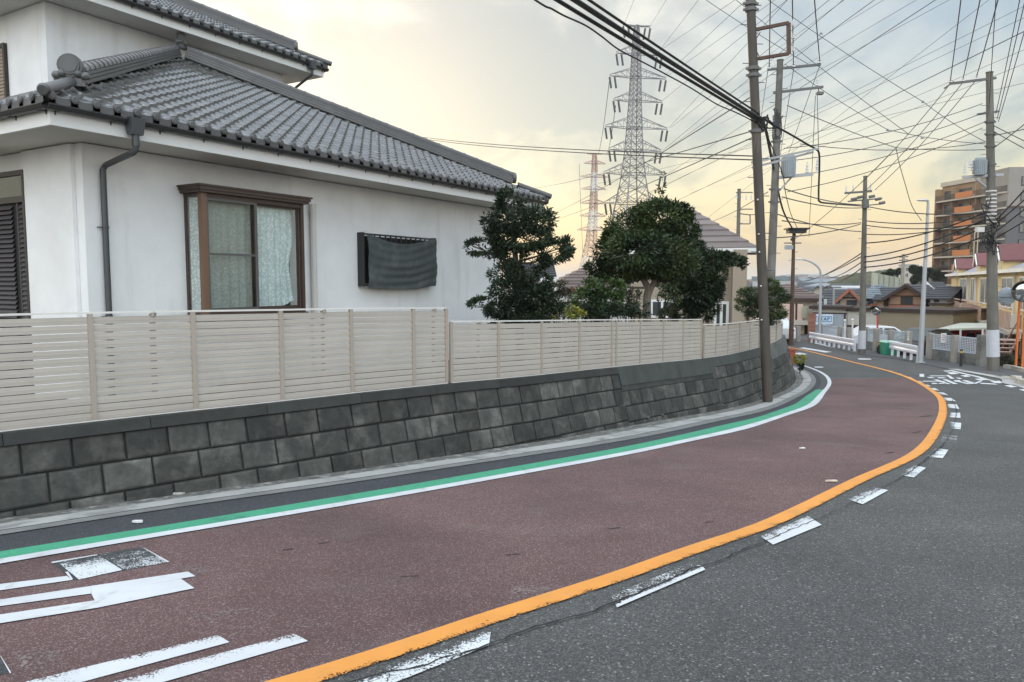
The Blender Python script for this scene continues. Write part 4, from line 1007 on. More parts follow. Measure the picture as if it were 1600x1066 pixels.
tree('dense dark tree with one long branch reaching right towards the brown utility pole', 'tree', T3, 20, [(1082, 520, .10), (1082, 480), (1085, 450), (1090, 420)], M_leaf3, M_barkd, dens=95, ln=.13, wd=.045, seed=6, zbase=-.3)
T4 = [(1180, 458, 24, 7), (1163, 466, 13, 6), (1203, 446, 12, 9), (1208, 462, 20, 12), (1222, 462, 12, 8), (1175, 478, 14, 8), (1196, 486, 26, 11), (1216, 484, 14, 10), (1180, 496, 16, 9), (1210, 499, 16, 8), (1160, 480, 8, 7)]
tree('low spreading pine with reddish leaning stem behind the near brown utility pole', 'tree', T4, 23, [(1174, 520, .06), (1168, 490), (1176, 478), (1190, 468), (1200, 455)], leafmat('pine needles', (.03, .055, .02), (.07, .09, .025)), M_barkr, dens=95, ln=.14, wd=.03, seed=8, zbase=-.4)
def shrub(label, blobs, Y, m, dens, ln, wd, seed, zb=-.1, cat='shrub'):
    x = sum(q[0] for q in blobs)/len(blobs)
    b0 = P(x, 500, Y); loc = (b0[0], b0[1], zb); t = thing('shrub', label, cat, loc)
    rs = random.Random(seed); bl = pxblobs(blobs, Y); b = MB()
    for c, rx, ry, rz in bl:
        for _ in range(3): b.tube([Vector(loc)+Vector((rs.uniform(-.1, .1), 0, 0)), c+Vector((rs.uniform(-.5, .5)*rx, 0, rs.uniform(-.3, .5)*rz))], [.018, .007], 5)
    b.build('stem', M_barkd, t, loc)
    b = MB(); leaves(b, bl, dens, ln, wd, rs, shell=.3); b.build('foliage', m, t, loc)
shrub('bright green loose shrub directly left of the pale forked trunk', [(930, 452, 24, 18), (912, 468, 22, 16), (948, 470, 26, 18), (935, 486, 36, 13), (958, 450, 18, 12)], 15.5, M_leaf4, 90, .10, .04, 21)
shrub('olive brown shrub behind the cloud-pruned tree', [(868, 450, 20, 12), (886, 455, 14, 9), (862, 470, 22, 12), (845, 488, 20, 10)], 16.5, M_leaf5, 60, .09, .035, 22)
shrub('yellowish low shrub peeping over the fence right of the cloud-pruned tree', [(888, 486, 18, 8), (878, 492, 16, 7), (902, 493, 16, 6)], 14.8, M_leaf6, 45, .09, .035, 23)
shrub('thin airy shrub between the bright green shrub and the pale forked trunk', [(975, 462, 18, 15), (992, 468, 12, 16), (968, 485, 18, 12), (994, 486, 14, 10)], 16.4, M_leaf5, 55, .09, .035, 24)
shrub('yellow-green leafy shrub just right of the pale forked trunk', [(1036, 448, 12, 12), (1052, 462, 12, 14), (1030, 466, 7, 7)], 18.2, M_leaf4, 45, .10, .04, 25)
b = MB(); rs = random.Random(31); leaves(b, pxblobs([(835+i*13, 487+(i%3)*2-i*.4, 12, 10) for i in range(14)], 15), 70, .09, .04, rs, shell=.3)
hl = P(915, 497, 15); lone('hedge', b, M_leaf3, 'low dark hedge just above the top of the ten-slat fence', 'hedge', (hl[0], hl[1], .0))
b = MB(); rs = random.Random(32); q = BASE.at(DTIP+2.0)
bl = [(P(1249, 561, 25.5), .20, .22, .17), (P(1250, 572, 25.4), .12, .15, .16)]
leaves(b, bl[:1], 260, .06, .03, rs, shell=.6); t = thing('shrub', 'small yellow-topped shrub growing at the corner of the block wall', 'shrub', tuple(P(1250, 584, 25.4)))
b.build('yellow_foliage', M_leaf6, t, tuple(t.location)); b = MB(); leaves(b, bl[1:], 260, .06, .03, rs); b.tube([P(1250, 584, 25.4), P(1249, 565, 25.5)], .02, 6); b.build('lower_foliage', M_leaf3, t, tuple(t.location))
# ================================================================== PYLONS
M_steel = mat('pylon steel', (.21, .20, .215), .5, .1, .2)
M_steelr = mat('haze-paled pylon red', (.42, .27, .23), .6, .1, .2); M_steelw = mat('white pylon paint', (.62, .58, .56), .6, .1, .2)  # the red is paled towards tan, distance haze mixed into the colour
M_insul = mat('dark insulator', (.05, .05, .055), .4, .1)
def pylon(name_label, Y, prof, arms, mats_, lw, bw, ins, top_y, yaw=.35, zg=-8):
    """prof: (pixel y, half width px, pixel centre x) from top to bottom ; arms: (pixel y, left hw, right hw, rise px)"""
    def at(y):
        for a, c in zip(prof, prof[1:]):
            if a[0] <= y <= c[0]: t = (y-a[0])/(c[0]-a[0]); return a[1]+(c[1]-a[1])*t, a[2]+(c[2]-a[2])*t
        return prof[-1][1], prof[-1][2]
    k = Y/F; cx0 = P(prof[-1][2], prof[-1][0], Y)[0]; loc = (cx0, Y, zg); t = thing('pylon', name_label, 'pylon', loc, 0)
    ca, sa = math.cos(yaw), math.sin(yaw)
    def corners(y):
        hw, cx = at(y); c = P(cx, y, Y); h = hw*k/(abs(ca)+abs(sa))*1.0; out = []
        for sx, sy in ((-1, -1), (1, -1), (1, 1), (-1, 1)): out.append(Vector((c[0]+(sx*ca-sy*sa)*h, Y+(sx*sa+sy*ca)*h, c[2])))
        return out
    ys = [prof[0][0]]
    while ys[-1] < prof[-1][0]-3: ys.append(min(ys[-1]+max(7 if Y < 250 else 6, at(ys[-1])[0]*.95), prof[-1][0]))
    for n_, m_ in enumerate(mats_):
        b = MB()
        for i in range(len(ys)-1):
            if len(mats_) > 1: continue
            A, B = corners(ys[i]), corners(ys[i+1])
            for j in range(4):
                b.bar(A[j], B[j], lw); l = (j+1) % 4
                b.bar(A[j], B[l], bw); b.bar(A[l], B[j], bw); b.bar(A[j], A[l], bw)
        if len(mats_) == 1: b.build('lattice_body', m_, t, loc)
    if len(mats_) > 1:
        for s0 in range(0, len(ys)-1, 5):
            b = MB()
            for i in range(s0, min(s0+5, len(ys)-1)):
                A, B = corners(ys[i]), corners(ys[i+1])
                for j in range(4): l = (j+1) % 4; b.bar(A[j], B[j], lw); b.bar(A[j], B[l], bw); b.bar(A[l], B[j], bw); b.bar(A[j], A[l], bw)
            b.build('lattice_body', mats_[(s0//5) % 2], t, loc)
    for (y, l_, r_, rise) in arms:
        hw, cx = at(y); c = P(cx, y, Y); b = MB(); z = c[2]; cu = P(cx, y-rise, Y)
        for s_, e in ((-1, l_), (1, r_)):
            tip = Vector((c[0]+s_*e*k*ca*1.03, Y+s_*e*k*sa*.6, z)); h = hw*k*.72
            rt = [Vector((c[0]+s_*h, Y-h, z)), Vector((c[0]+s_*h, Y+h, z))]; ru = [Vector((cu[0]+s_*h, Y-h, cu[2])), Vector((cu[0]+s_*h, Y+h, cu[2]))]
            for q_ in rt: b.bar(q_, tip, bw*1.4)
            for q_ in ru: b.bar(q_, tip+Vector((0, 0, .3)), bw*1.3)
            b.bar(rt[0], Vector((c[0]-s_*h, Y-h, z)), bw*1.4); b.bar(rt[1], Vector((c[0]-s_*h, Y+h, z)), bw*1.4)
            for m_ in (.25, .5, .75):
                p1 = rt[0].lerp(tip, m_); p2 = ru[0].lerp(tip, m_); p3 = rt[1].lerp(tip, m_); b.bar(p1, p2, bw); b.bar(p1, p3, bw); b.bar(p2, rt[0].lerp(tip, m_-.2), bw)
            if ins:
                m = MB()
                for dx_ in (-.6, .6): m.tube([tip+Vector((dx_-s_*.6, 0, -.3)), tip+Vector((dx_-s_*1.0, 0, -.3-ins))], .24, 6)
                m.build('insulator', M_insul, t, loc)
        b.build('cross_arm', mats_[0], t, loc)
    return t
pylon('tall grey lattice pylon rising behind the big round tree', 182, [(40, 3.5, 995), (62, 5, 994), (85, 6.5, 994), (160, 9, 992), (235, 13, 990), (280, 18, 989), (335, 28, 988), (440, 46, 987)],
      [(41, 22, 22, 0), (85, 32, 42, 14), (121, 42, 50, 14), (158, 35, 45, 14), (200, 47, 55, 16), (235, 40, 46, 16), (272, 48, 54, 18), (318, 45, 52, 18)], [M_steel], .27, .11, 2.6, 40)
pylon('red and white lattice pylon standing farther off, left of the tall grey one', 350, [(240, 3, 929), (260, 4, 929), (330, 6, 927), (375, 8, 924), (425, 15, 920), (440, 18, 919)],
      [(241, 12, 12, 0), (256, 17, 18, 5), (277, 22, 22, 5), (296, 20, 20, 5), (318, 22, 22, 6), (338, 21, 21, 6), (360, 24, 22, 6)], [M_steelr, M_steelw], .36, .16, 0, 240)
# slender down-droppers of the far pylon
# ================================================================== UTILITY POLES
M_polb = mat('brown steel pole', (.068, .058, .048), .6, .12, 2, bump=.001, bs=30, streak=((.11, .09, .072), 6, .55, .7))
M_polc = mat('grey concrete pole', (.34, .335, .32), .85, .15, 2, bump=.002, bs=40, streak=((.22, .215, .2), 5, .5, .75))
M_pold = mat('dark concrete pole', (.14, .13, .112), .85, .18, 2, bump=.002, bs=40, streak=((.20, .19, .165), 5, .5, .75))
M_polm = mat('stained concrete pole', (.13, .122, .11), .85, .2, 1.2, bump=.002, bs=40, col2=(.24, .235, .22), c2s=.6, streak=((.12, .11, .1), 5, .5, .75))
M_galv = mat('galvanised steel', (.36, .37, .38), .5, .1, 2, metal=.3)
M_rust = mat('rusty steel', (.10, .062, .045), .8, .3, 8)
M_armg = mat('dull grey crossarm', (.13, .13, .125), .6, .15, 4)
M_trafo = mat('transformer grey', (.30, .335, .36), .5, .08, 2)
M_porc = mat('porcelain', (.62, .60, .58), .3, .05)
M_black = mat('black rubber cable', (.014, .014, .015), .6, .05)
M_wire = mat('wire', (.045, .045, .05), .6, .05)
M_wirep = mat('violet grey wire', (.05, .045, .065), .6, .05)
M_wrap = mat('grey poster-proof wrap', (.50, .51, .54), .7, .06, 6, bump=.003, bs=60)
M_lamp = mat('grey lamp post', (.42, .44, .46), .45, .06, 2, metal=.2)
def pole(label, bx_, by_, tx_, ty_, Y, rb, rt, m, group=None, zbase=None, name='utility_pole', steps=True, cat='utility pole'):
    base = P(bx_, by_, Y); top = P(tx_, ty_, Y)
    if zbase is not None: base[2] = zbase
    t = thing(name, label, cat, tuple(base), 0, group); lo = tuple(base)
    b = MB(); n = 12; b.tube([base.lerp(top, i/n) for i in range(n+1)], [rb+(rt-rb)*i/n for i in range(n+1)], 16); b.tube([top, top+Vector((0, 0, .03))], rt*1.15, 12)
    if steps:
        L_ = (top-base).length; d = 1.9; i = 0
        while d < L_-.3:
            p = base.lerp(top, d/L_); s_ = 1 if i % 2 else -1; b.tube([p, p+Vector((s_*(rb+.13), .0, 0))], .010, 5); d += .45; i += 1
    b.build('pole_shaft', m, t, lo, True)
    return t, lo, base, top
def arm(t, lo, x0, y0, x1, y1, Y, wd=.075, m=None, name='crossarm'):
    b = MB(); b.bar(P(x0, y0, Y), P(x1, y1, Y), wd, wd); return b.build(name, m or M_armg, t, lo)
def insul(t, lo, pts, Y, h=.22, r=.05):
    for x, y in pts:
        b = MB(); p = P(x, y, Y)
        for i in range(3): b.tube([p+Vector((0, 0, h*i/3)), p+Vector((0, 0, h*(i+.7)/3))], [r*(1.1-.15*i), r*(.7-.1*i)], 8)
        b.tube([p, p+Vector((0, 0, h*1.15))], r*.35, 6); b.build('insulator', M_porc, t, lo, True)
def bandset(t, lo, base, top, fr, r, n=1):
    for f in fr:
        b = MB(); p = base.lerp(top, f); b.tube([p-Vector((0, 0, .04)), p+Vector((0, 0, .04))], r, 14); b.bar(p+Vector((-r-.05, 0, 0)), p+Vector((r+.05, 0, 0)), .05, .05); b.build('clamp', M_armg, t, lo, True)
Y1 = 18.2
t, lo, ba, to = pole('tall near brown pole with a rusty square bracket, standing at the block wall', 1199.5, 627, 1170, -60, Y1, .122, .104, M_polb)
P1 = t
bandset(t, lo, ba, to, [.625, .75, .765, .895, .908], .135)
b = MB(); k = [(1178, 47), (1232, 36), (1232.5, 84), (1184, 92)]
for a, c in zip(k, k[1:]): b.bar(P(*a, Y1), P(*c, Y1), .085, .07)
b.tube([P(1188, 50, Y1), P(1182, 60, Y1), P(1181, 78, Y1), P(1186, 88, Y1)], .012, 6); b.build('square_bracket', M_rust, t, lo)
insul(t, lo, [(1239, 41), (1240, 60), (1240, 80)], Y1, .14, .035)
b = MB()
for (a, c) in (((1175, 254), (1279, 232)), ((1176, 262), (1270, 238))): b.bar(P(*a, Y1), P(*c, Y1+1.2), .05, .05)
b.build('long_arm', M_galv, t, lo)
for xx, yy in ((1184, 312), (1185.5, 366), (1186.5, 394), (1189, 447), (1190, 500)): b = MB(); b.ball(P(xx, yy, Y1-.12), .022, .022, .022); b.build('pale_stud', M_porc, t, lo)
b = MB()
for i in range(4):
    rs = random.Random(i+3); p = P(1190, 190, Y1); pts = [p+Vector((rs.uniform(-.05, .15), -.1, rs.uniform(-.25, .15))) for _ in range(7)]; limb(b, [P(1180, 186, Y1-.15)]+pts[:5]+[P(1212, 200, Y1)], .016, .016, 6)
b.build('cable_bundle', M_black, t, lo, True)
Y2 = 25
t, lo, ba, to = pole('tall pale concrete pole with the blue-grey transformer right behind the near brown pole', 1201, 480, 1219, 95, Y2, .16, .10, M_polm, zbase=-1.6)
arm(t, lo, 1199, 109, 1282, 101, Y2); insul(t, lo, [(1202, 108), (1240, 105), (1280, 99)], Y2, .26, .06)
arm(t, lo, 1208, 145, 1286, 136, Y2); insul(t, lo, [(1277, 134)], Y2, .25, .05)
b = MB(); b.box(*[P(1276, 140, Y2)[0], P(1286, 140, Y2)[0]], Y2-.08, Y2+.08, P(0, 148, Y2)[2], P(0, 144, Y2)[2]); b.bar(P(1279, 138, Y2), P(1279, 146, Y2), .03); b.build('cutout_switch', M_armg, t, lo)
c = P(1232, 259, Y2-.05); b = MB(); r = .20; b.tube([c-Vector((0, 0, .33)), c+Vector((0, 0, .31)), c+Vector((0, 0, .35))], [r, r, r*.85], 20)
for i in range(20): a = 2*math.pi*i/20; b.bar(c+Vector((math.cos(a)*(r+.02), math.sin(a)*(r+.02), -.28)), c+Vector((math.cos(a)*(r+.02), math.sin(a)*(r+.02), .26)), .03, .012)
b.tube([c-Vector((0, 0, .38)), c-Vector((0, 0, .33))], r*.95, 20); b.build('transformer', M_trafo, t, lo)
arm(t, lo, 1212, 278, 1270, 272, Y2, .10, M_galv, 'platform_arm'); arm(t, lo, 1218, 298, 1236, 278, Y2, .05, M_galv, 'brace')
insul(t, lo, [(1261, 270), (1277, 262), (1277, 270)], Y2, .30, .06)
bandset(t, lo, ba, to, [.56, .60, .75], .14)
b = MB()
for i in range(6):
    rs = random.Random(i+40); p = P(1212, 190, Y2); limb(b, [p+Vector((rs.uniform(-.15, .2), -.12, rs.uniform(-.6, .5))) for _ in range(6)], .014, .014, 6)
b.build('cable_bundle', M_wire, t, lo, True)
Y5 = 28.2
t, lo, ba, to = pole('tall dark concrete pole with a pale wrap at its foot beside the yellow apartment house', 1552, 580, 1546, 114, Y5, .215, .115, M_pold, zbase=g(Y5))
b = MB(); p0, p1 = ba.lerp(to, .05), ba.lerp(to, .143); b.tube([p0, p1], [.222, .213], 20); b.build('wrap', M_wrap, t, lo, True)
arm(t, lo, 1484, 131, 1556, 122, Y5, .085); insul(t, lo, [(1485, 129), (1505, 127), (1526, 124)], Y5, .24, .055)
b = MB(); b.bar(P(1476, 138, Y5), P(1490, 128, Y5), .09, .05); b.build('arm_end_hook', M_armg, t, lo)
arm(t, lo, 1527, 179, 1561, 174, Y5, .07)
c = P(1531, 261, Y5-.1); r = .20; b = MB(); b.tube([c-Vector((0, 0, .30)), c+Vector((0, 0, .30)), c+Vector((0, 0, .34))], [r, r, r*.8], 20)
for i in range(20): a = 2*math.pi*i/20; b.bar(c+Vector((math.cos(a)*(r+.02), math.sin(a)*(r+.02), -.25)), c+Vector((math.cos(a)*(r+.02), math.sin(a)*(r+.02), .24)), .03, .012)
b.build('transformer', M_trafo, t, lo)
arm(t, lo, 1504, 277, 1567, 273, Y5, .10, M_galv, 'platform_arm'); arm(t, lo, 1524, 279, 1541, 292, Y5, .05, M_galv, 'brace'); insul(t, lo, [(1507, 270), (1515, 262), (1519, 266)], Y5, .32, .06)
bandset(t, lo, ba, to, [.56, .60, .66, .70, .76, .80, .84], .165)
rs = random.Random(77); b = MB()
for i in range(14): a0 = P(1548, rs.uniform(325, 385), Y5-.2); limb(b, [a0, a0+Vector((rs.uniform(-.5, .3), -.1, rs.uniform(-.5, .2))), a0+Vector((rs.uniform(-.3, .4), -.1, rs.uniform(-.6, .4))), a0+Vector((rs.uniform(-.2, .2), 0, rs.uniform(-.3, .5)))], .018, .018, 6)
b.build('cable_bundle', M_black, t, lo, True)
b = MB(); c = P(1531, 359, Y5-.25); b.box(c[0]-.13, c[0]+.13, c[1]-.08, c[1]+.08, c[2]-.09, c[2]+.09); b.build('junction_box', M_porc, t, lo)
b = MB()
for y in range(300, 350, 6): p = P(1549, y, Y5); b.tube([p, p+Vector((0, 0, .05))], .175, 12)
b.build('wire_bands', M_porc, t, lo, True)
Y4 = 35.2
t, lo, ba, to = pole('slim dark pole with a wrapped pale foot at the end of the far white guardrail', 1346.5, 553, 1352, 276, Y4, .165, .085, M_pold, zbase=g(Y4))
b = MB(); p0, p1 = ba.lerp(to, .03), ba.lerp(to, .135); b.tube([p0, p1], [.18, .172], 18); b.build('wrap', M_wrap, t, lo, True)
arm(t, lo, 1320, 302, 1362, 299, Y4, .09); insul(t, lo, [(1322, 300), (1333, 299), (1360, 297)], Y4, .26, .06)
b = MB()
for x, y in ((1330, 312), (1340, 309), (1358, 308), (1368, 312), (1374, 318)): p = P(x, y, Y4); b.tube([p, p+Vector((.25, 0, .05))], .07, 8)
b.bar(P(1325, 315, Y4), P(1378, 310, Y4), .07, .06); b.bar(P(1345, 322, Y4), P(1376, 319, Y4), .05); b.build('switch_gear', M_armg, t, lo)
b = MB(); c = P(1352, 318, Y4-.1); b.tube([c-Vector((0, 0, .22)), c+Vector((0, 0, .2))], .16, 12); b.build('joint_box', M_armg, t, lo, True)
Y3 = 40
t, lo, ba, to = pole('thin dark pole carrying a flat black head unit near the pine', 1236, 534, 1240.5, 364, Y3, .13, .08, M_rust, zbase=g(Y3))
b = MB(); a0, a1 = P(1228, 357.5, Y3), P(1262, 358.5, Y3); b.box(a0[0], a1[0], Y3-.35, Y3+.35, a0[2]-.05, a0[2]+.03); b.box(a0[0]+.1, a1[0]-.15, Y3-.25, Y3+.25, a0[2]-.24, a0[2]-.05); b.tube([P(1241, 366, Y3), P(1240, 372, Y3), P(1237, 376, Y3)], .10, 8); b.build('head_unit', M_iron, t, lo)
arm(t, lo, 1225, 380, 1252, 380, Y3, .06); b = MB(); c = P(1232, 387, Y3-.1); b.box(c[0]-.2, c[0]+.2, Y3-.25, Y3-.02, c[2]-.1, c[2]+.12); b.build('box', M_trafo, t, lo)
Y6 = 52
t, lo, ba, to = pole('distant thin pole with a ladder-like frame seen left of the near brown pole', 1152, 430, 1155, 296, Y6, .15, .12, M_pold, zbase=-3)
for (a, c) in (((1150, 301), (1176, 301)), ((1152, 327), (1176, 327)), ((1155, 334), (1172, 336)), ((1155, 350), (1172, 350)), ((1172, 336), (1172, 350))): arm(t, lo, *a, *c, Y6, .07)
insul(t, lo, [(1151, 310), (1166, 312), (1174, 312)], Y6, .3, .08)
t, lo, ba, to = pole('weathered thin pole with a short crossarm in front of the terracotta house', 1407.5, 486, 1412, 398, 62, .16, .12, mat('pale wooden pole', (.30, .27, .22), .9, .2, 3), zbase=-3); arm(t, lo, 1405, 402, 1419, 401, 62, .09); arm(t, lo, 1405, 407, 1418, 406, 62, .09)
pole('small plain pole above the dark roofs left of the slim dark pole', 1303, 484, 1303, 452, 60, .09, .09, M_polc, zbase=-3, steps=False)
# lamp posts
def lamp(label, bx_, by_, tx_, ty_, Y, rb, rt, arcpts, head, zb=None):
    base = P(bx_, by_, Y); base[2] = zb if zb is not None else g(Y); lo = tuple(base); t = thing('street_lamp', label, 'street lamp', lo); b = MB()
    top = P(tx_, ty_, Y); pts = [base.lerp(top, i/8) for i in range(9)]; k = [rb+(rt-rb)*i/8 for i in range(9)]
    b.tube(pts, k, 12); b.tube([base, base+Vector((0, 0, .04))], rb*1.7, 12); b.build('post', M_lamp, t, lo, True)
    b = MB(); pp = [P(x, y, Y) for x, y in arcpts]; limb(b, pp, rt, rt*.7); b.build('curved_arm', M_lamp, t, lo, True)
    b = MB(); h = P(*head, Y); d = (pp[-1]-pp[-2]).normalized(); b.ball(h, .28 if abs(d[0]) > .3 else .2, .12, .05); b.build('lamp_head', M_porc, t, lo, True)
lamp('tall light grey street lamp standing at the end of the near white guardrail', 1438, 567, 1450, 322, 31.4, .115, .055, [(1450, 322), (1450, 316), (1447, 313), (1442, 312)], (1442, 313))
lamp('slim street lamp with a long curved arm beside the shop sign', 1280, 536, 1283, 432, 42, .10, .06, [(1283, 432), (1280, 420), (1270, 411), (1257, 406), (1248, 405)], (1248, 405.5))
# ================================================================== WIRES
WN = 0
def wire(x0, y0, Y0, x1, y1, Y1_, r, sag, label, group, m=None, ext0=0, ext1=0, name='power_line', n=14, cat='power line', pts=None):
    b = MB()
    if pts: q = [Vector(p) for p in catmull([tuple(P(*p)) for p in pts], 6)]
    else:
        a, c = P(x0, y0, Y0), P(x1, y1, Y1_); d = c-a; a = a-d*ext0; c = c+d*ext1
        q = [a.lerp(c, i/n)-Vector((0, 0, sag*4*(i/n)*(1-i/n))) for i in range(n+1)]
    b.tube(q, r, 5); return lone(name, b, m or M_wire, label, cat, tuple(q[len(q)//2]), group, True)
gC = 'thick black cables from the near brown pole'
wire(907, 0, 10.5, 1188, 186, Y1, .040, .05, 'thickest black cable coming down from the upper left to the near brown pole', gC, M_black, ext0=1.2, name='cable', cat='cable')
wire(878, 0, 10.3, 1186, 190, Y1, .030, .04, 'black cable running just under the thickest one to the near brown pole', gC, M_black, ext0=1.2, name='cable', cat='cable')
wire(927, 0, 10.8, 1186, 178, Y1-.1, .022, .04, 'thinner black cable running just above the thickest one to the near brown pole', gC, M_black, ext0=1.2, name='cable', cat='cable')
wire(0, 0, 0, 0, 0, 0, .014, 0, 'thin wavy black cable sagging lowest of those left of the near brown pole', gC, M_black, name='cable', cat='cable', pts=[(620, -150, 6), (836, 0, 9.6), (862, 14, 10), (882, 25, 10.5), (915, 40, 11.3), (940, 57, 12), (966, 77, 12.9), (1000, 95, 13.6), (1040, 116, 14.6), (1080, 138, 15.7), (1120, 163, 16.8), (1150, 176, 17.4), (1186, 194, Y1)])
wire(0, 0, 0, 0, 0, 0, .040, 0, 'heavy black cable dropping from the near brown pole to the flat black head unit', gC, M_black, name='cable', cat='cable', pts=[(1186, 188, Y1), (1196, 202, 19), (1204, 240, 22), (1214, 290, 29), (1224, 330, 34), (1238, 357, 39.7)])
wire(0, 0, 0, 0, 0, 0, .026, 0, 'black cable arching right over the transformer and dropping to the far cables', gC, M_black, name='cable', cat='cable', pts=[(1186, 182, Y1-.1), (1215, 199, 18.6), (1240, 213, 19), (1262, 226, 19.4), (1276, 234, 19.6), (1280, 242, 19.7), (1280, 270, 19.8), (1279, 305, 19.9), (1281, 315, 20), (1296, 318, 22), (1345, 322, 34)])
wire(0, 0, 0, 0, 0, 0, .016, 0, 'thinner black line from the near brown pole past the transformer to the head unit', gC, M_black, name='cable', cat='cable', pts=[(1192, 196, Y1), (1222, 270, 24), (1228, 305, 30), (1236, 335, 35), (1246, 357, 39.8)])
gA = 'sky wires crossing towards the upper right'
ORD = ['', 'second', 'third', 'fourth', 'fifth', 'sixth', 'seventh', 'eighth', 'ninth', 'tenth', 'eleventh', 'twelfth', 'thirteenth', 'fourteenth']
def ordinal(i, n, vert):
    a, z = ('topmost', 'lowest') if vert else ('leftmost', 'rightmost')
    return a if i == 0 else z if i == n-1 else ORD[i]+(' from the top' if vert else ' from the left')
def W(L_, label, group, r, Y0=34, Y1_=30, sag=.15, ext0=.0, ext1=.35, m=None, name='power_line'):
    vert = not all(abs(q[3]-q[1]) > 1.6*abs(q[2]-q[0]) for q in L_)
    key = lambda q: (q[1]+q[3]) if vert else (q[0]+q[2])
    rank = sorted(range(len(L_)), key=lambda i: key(L_[i])); pos = {i: k for k, i in enumerate(rank)}
    for i, q in enumerate(L_): wire(q[0], q[1], q[4] if len(q) > 4 else Y0, q[2], q[3], q[5] if len(q) > 5 else Y1_, r, sag, label+', '+ordinal(pos[i], len(L_), vert), group, m, ext0, ext1, name)
# overhead triple sets down to the two crossarms
W([(1202, 104, 1204, -10, Y2, 19), (1240, 101, 1238.5, -10, Y2, 19), (1281, 95, 1273, -10, Y2, 19)], 'violet-grey line down to the top crossarm of the pale transformer pole', 'three lines to the pale pole', .016, ext1=.9, m=M_wirep)
W([(1485, 126, 1502, -10, Y5, 20), (1505, 122, 1532, -10, Y5, 20), (1526, 119, 1560, -10, Y5, 20)], 'violet-grey line down to the top crossarm of the dark wrapped pole', 'three lines to the dark wrapped pole', .016, ext1=.9, m=M_wirep)
W([(1556, 178, 1592, 0, Y5, 20), (1558, 186, 1597, 14, Y5, 20), (1560, 190, 1604, 30, Y5, 20), (1545, 170, 1556, 0, Y5, 20)], 'fine line rising steeply from the middle of the dark wrapped pole', 'fine lines at the right edge', .012, ext1=.9, m=M_wirep)
W([(1332, 298, 1484, 132, Y4, Y5), (1350, 300, 1506, 127, Y4, Y5), (1367, 297, 1526, 124, Y4, Y5)], 'line strung between the wrapped and the slim dark pole', 'lines between the two dark poles', .014, sag=.2, ext1=0, m=M_wirep)
W([(1200, 108, 1189, 185, Y2, 40), (1240, 108, 1218, 250, Y2, 40), (1281, 102, 1232, 240, Y2, 40), (1277, 145, 1279, 235, Y2, 20)], 'jumper wire below the crossarms of the pale transformer pole', 'jumpers of the pale pole', .012, ext1=0, sag=0)
# lattice of service and transmission wires
W([(1242, 84, 1381, 0), (1282, 88, 1420, 7), (1274, 113, 1450, 18), (1244, 55, 1319, 0), (1226, 197, 1600, 10), (1230, 200, 1600, 28), (1287, 200, 1545, 0), (1317, 200, 1600, 78), (1355, 200, 1600, 100), (1240, 215, 1600, 130)], 'fine wire slanting across open sky right of the pale pole', 'fine wires across the open sky', .017, Y0=80, Y1_=60, sag=.0, ext0=1.6, ext1=.4)
W([(1225, 232, 1535, 162), (1230, 252, 1540, 175), (1225, 278, 1540, 190), (1230, 300, 1535, 200), (1250, 225, 1540, 222)], 'fine wire from the pale transformer pole to the wrapped pole', 'fine wires between the tall poles', .013, Y0=Y2, Y1_=Y5, sag=.25, ext1=0)
W([(1200, 0, 1442, 159), (1442, 159, 1540, 222), (1226, 100, 1387, 203), (1387, 203, 1540, 225), (1060, -30, 1262, 100), (1150, 0, 1420, 210)], 'wire slanting down to the right across the open sky', 'wires slanting down to the right', .012, Y0=30, Y1_=29, sag=.08, ext1=0)
W([(620, 208, 1176, 244, 60, Y1), (632, 212, 1176, 250, 60, Y1)], 'long wire from behind the white house to the near brown pole', 'long fine wires over the house', .016, sag=.25, ext1=0)
W([(838, 290, 1175, 205, 70, Y1), (870, 328, 1176, 150, 70, Y1), (862, 341, 1176, 215, 70, Y1), (1100, 345, 1200, 300, 60, Y2)], 'fine wire from behind the garden trees to the near poles', 'fine wires behind the garden trees', .015, sag=.3, ext1=0, ext0=.3)
W([(1225, 295, 1345, 320, Y2, Y4), (1222, 308, 1345, 325, Y2, Y4), (1222, 345, 1345, 348, Y2, Y4), (1205, 372, 1345, 350, Y2, Y4), (1215, 335, 1345, 362, Y2, Y4)], 'level wire between the pale transformer pole and slim dark pole', 'level wires between poles', .020, sag=.12, ext1=0)
W([(1352, 322, 1545, 332, Y4, Y5), (1352, 345, 1545, 338, Y4, Y5), (1352, 352, 1545, 348, Y4, Y5), (1352, 366, 1545, 345, Y4, Y5)], 'level wire between the slim dark pole and wrapped pole', 'level wires between dark poles', .022, sag=.2, ext1=0)
W([(1250, 440, 1348, 400, 70, Y4), (1290, 434, 1347, 409, 70, Y4), (1300, 441, 1347, 418, 70, Y4), (1348, 402, 1545, 340, Y4, Y5), (1348, 410, 1545, 352, Y4, Y5), (1348, 418, 1545, 366, Y4, Y5), (1352, 380, 1545, 330, Y4, Y5), (1256, 440, 1347, 395, 70, Y4)], 'thick sagging cable climbing past the slim dark pole', 'communication cables', .028, sag=.25, ext1=0, m=M_black, name='cable')
W([(1556, 350, 1640, 275, Y5, 22), (1556, 362, 1640, 292, Y5, 22), (1556, 345, 1640, 250, Y5, 22), (1556, 372, 1640, 318, Y5, 22)], 'thick cable leaving the dark wrapped pole to the right', 'cables at the right edge', .024, sag=.05, ext1=.5, m=M_black, name='cable')
W([(1552, 232, 1640, 160, Y5, 24), (1552, 196, 1640, 236, Y5, 24), (1552, 205, 1640, 250, Y5, 24), (1552, 212, 1640, 190, Y5, 24)], 'service wire leaving the upper wrapped pole to the right', 'service wires at the right', .016, sag=.05, ext1=.5)
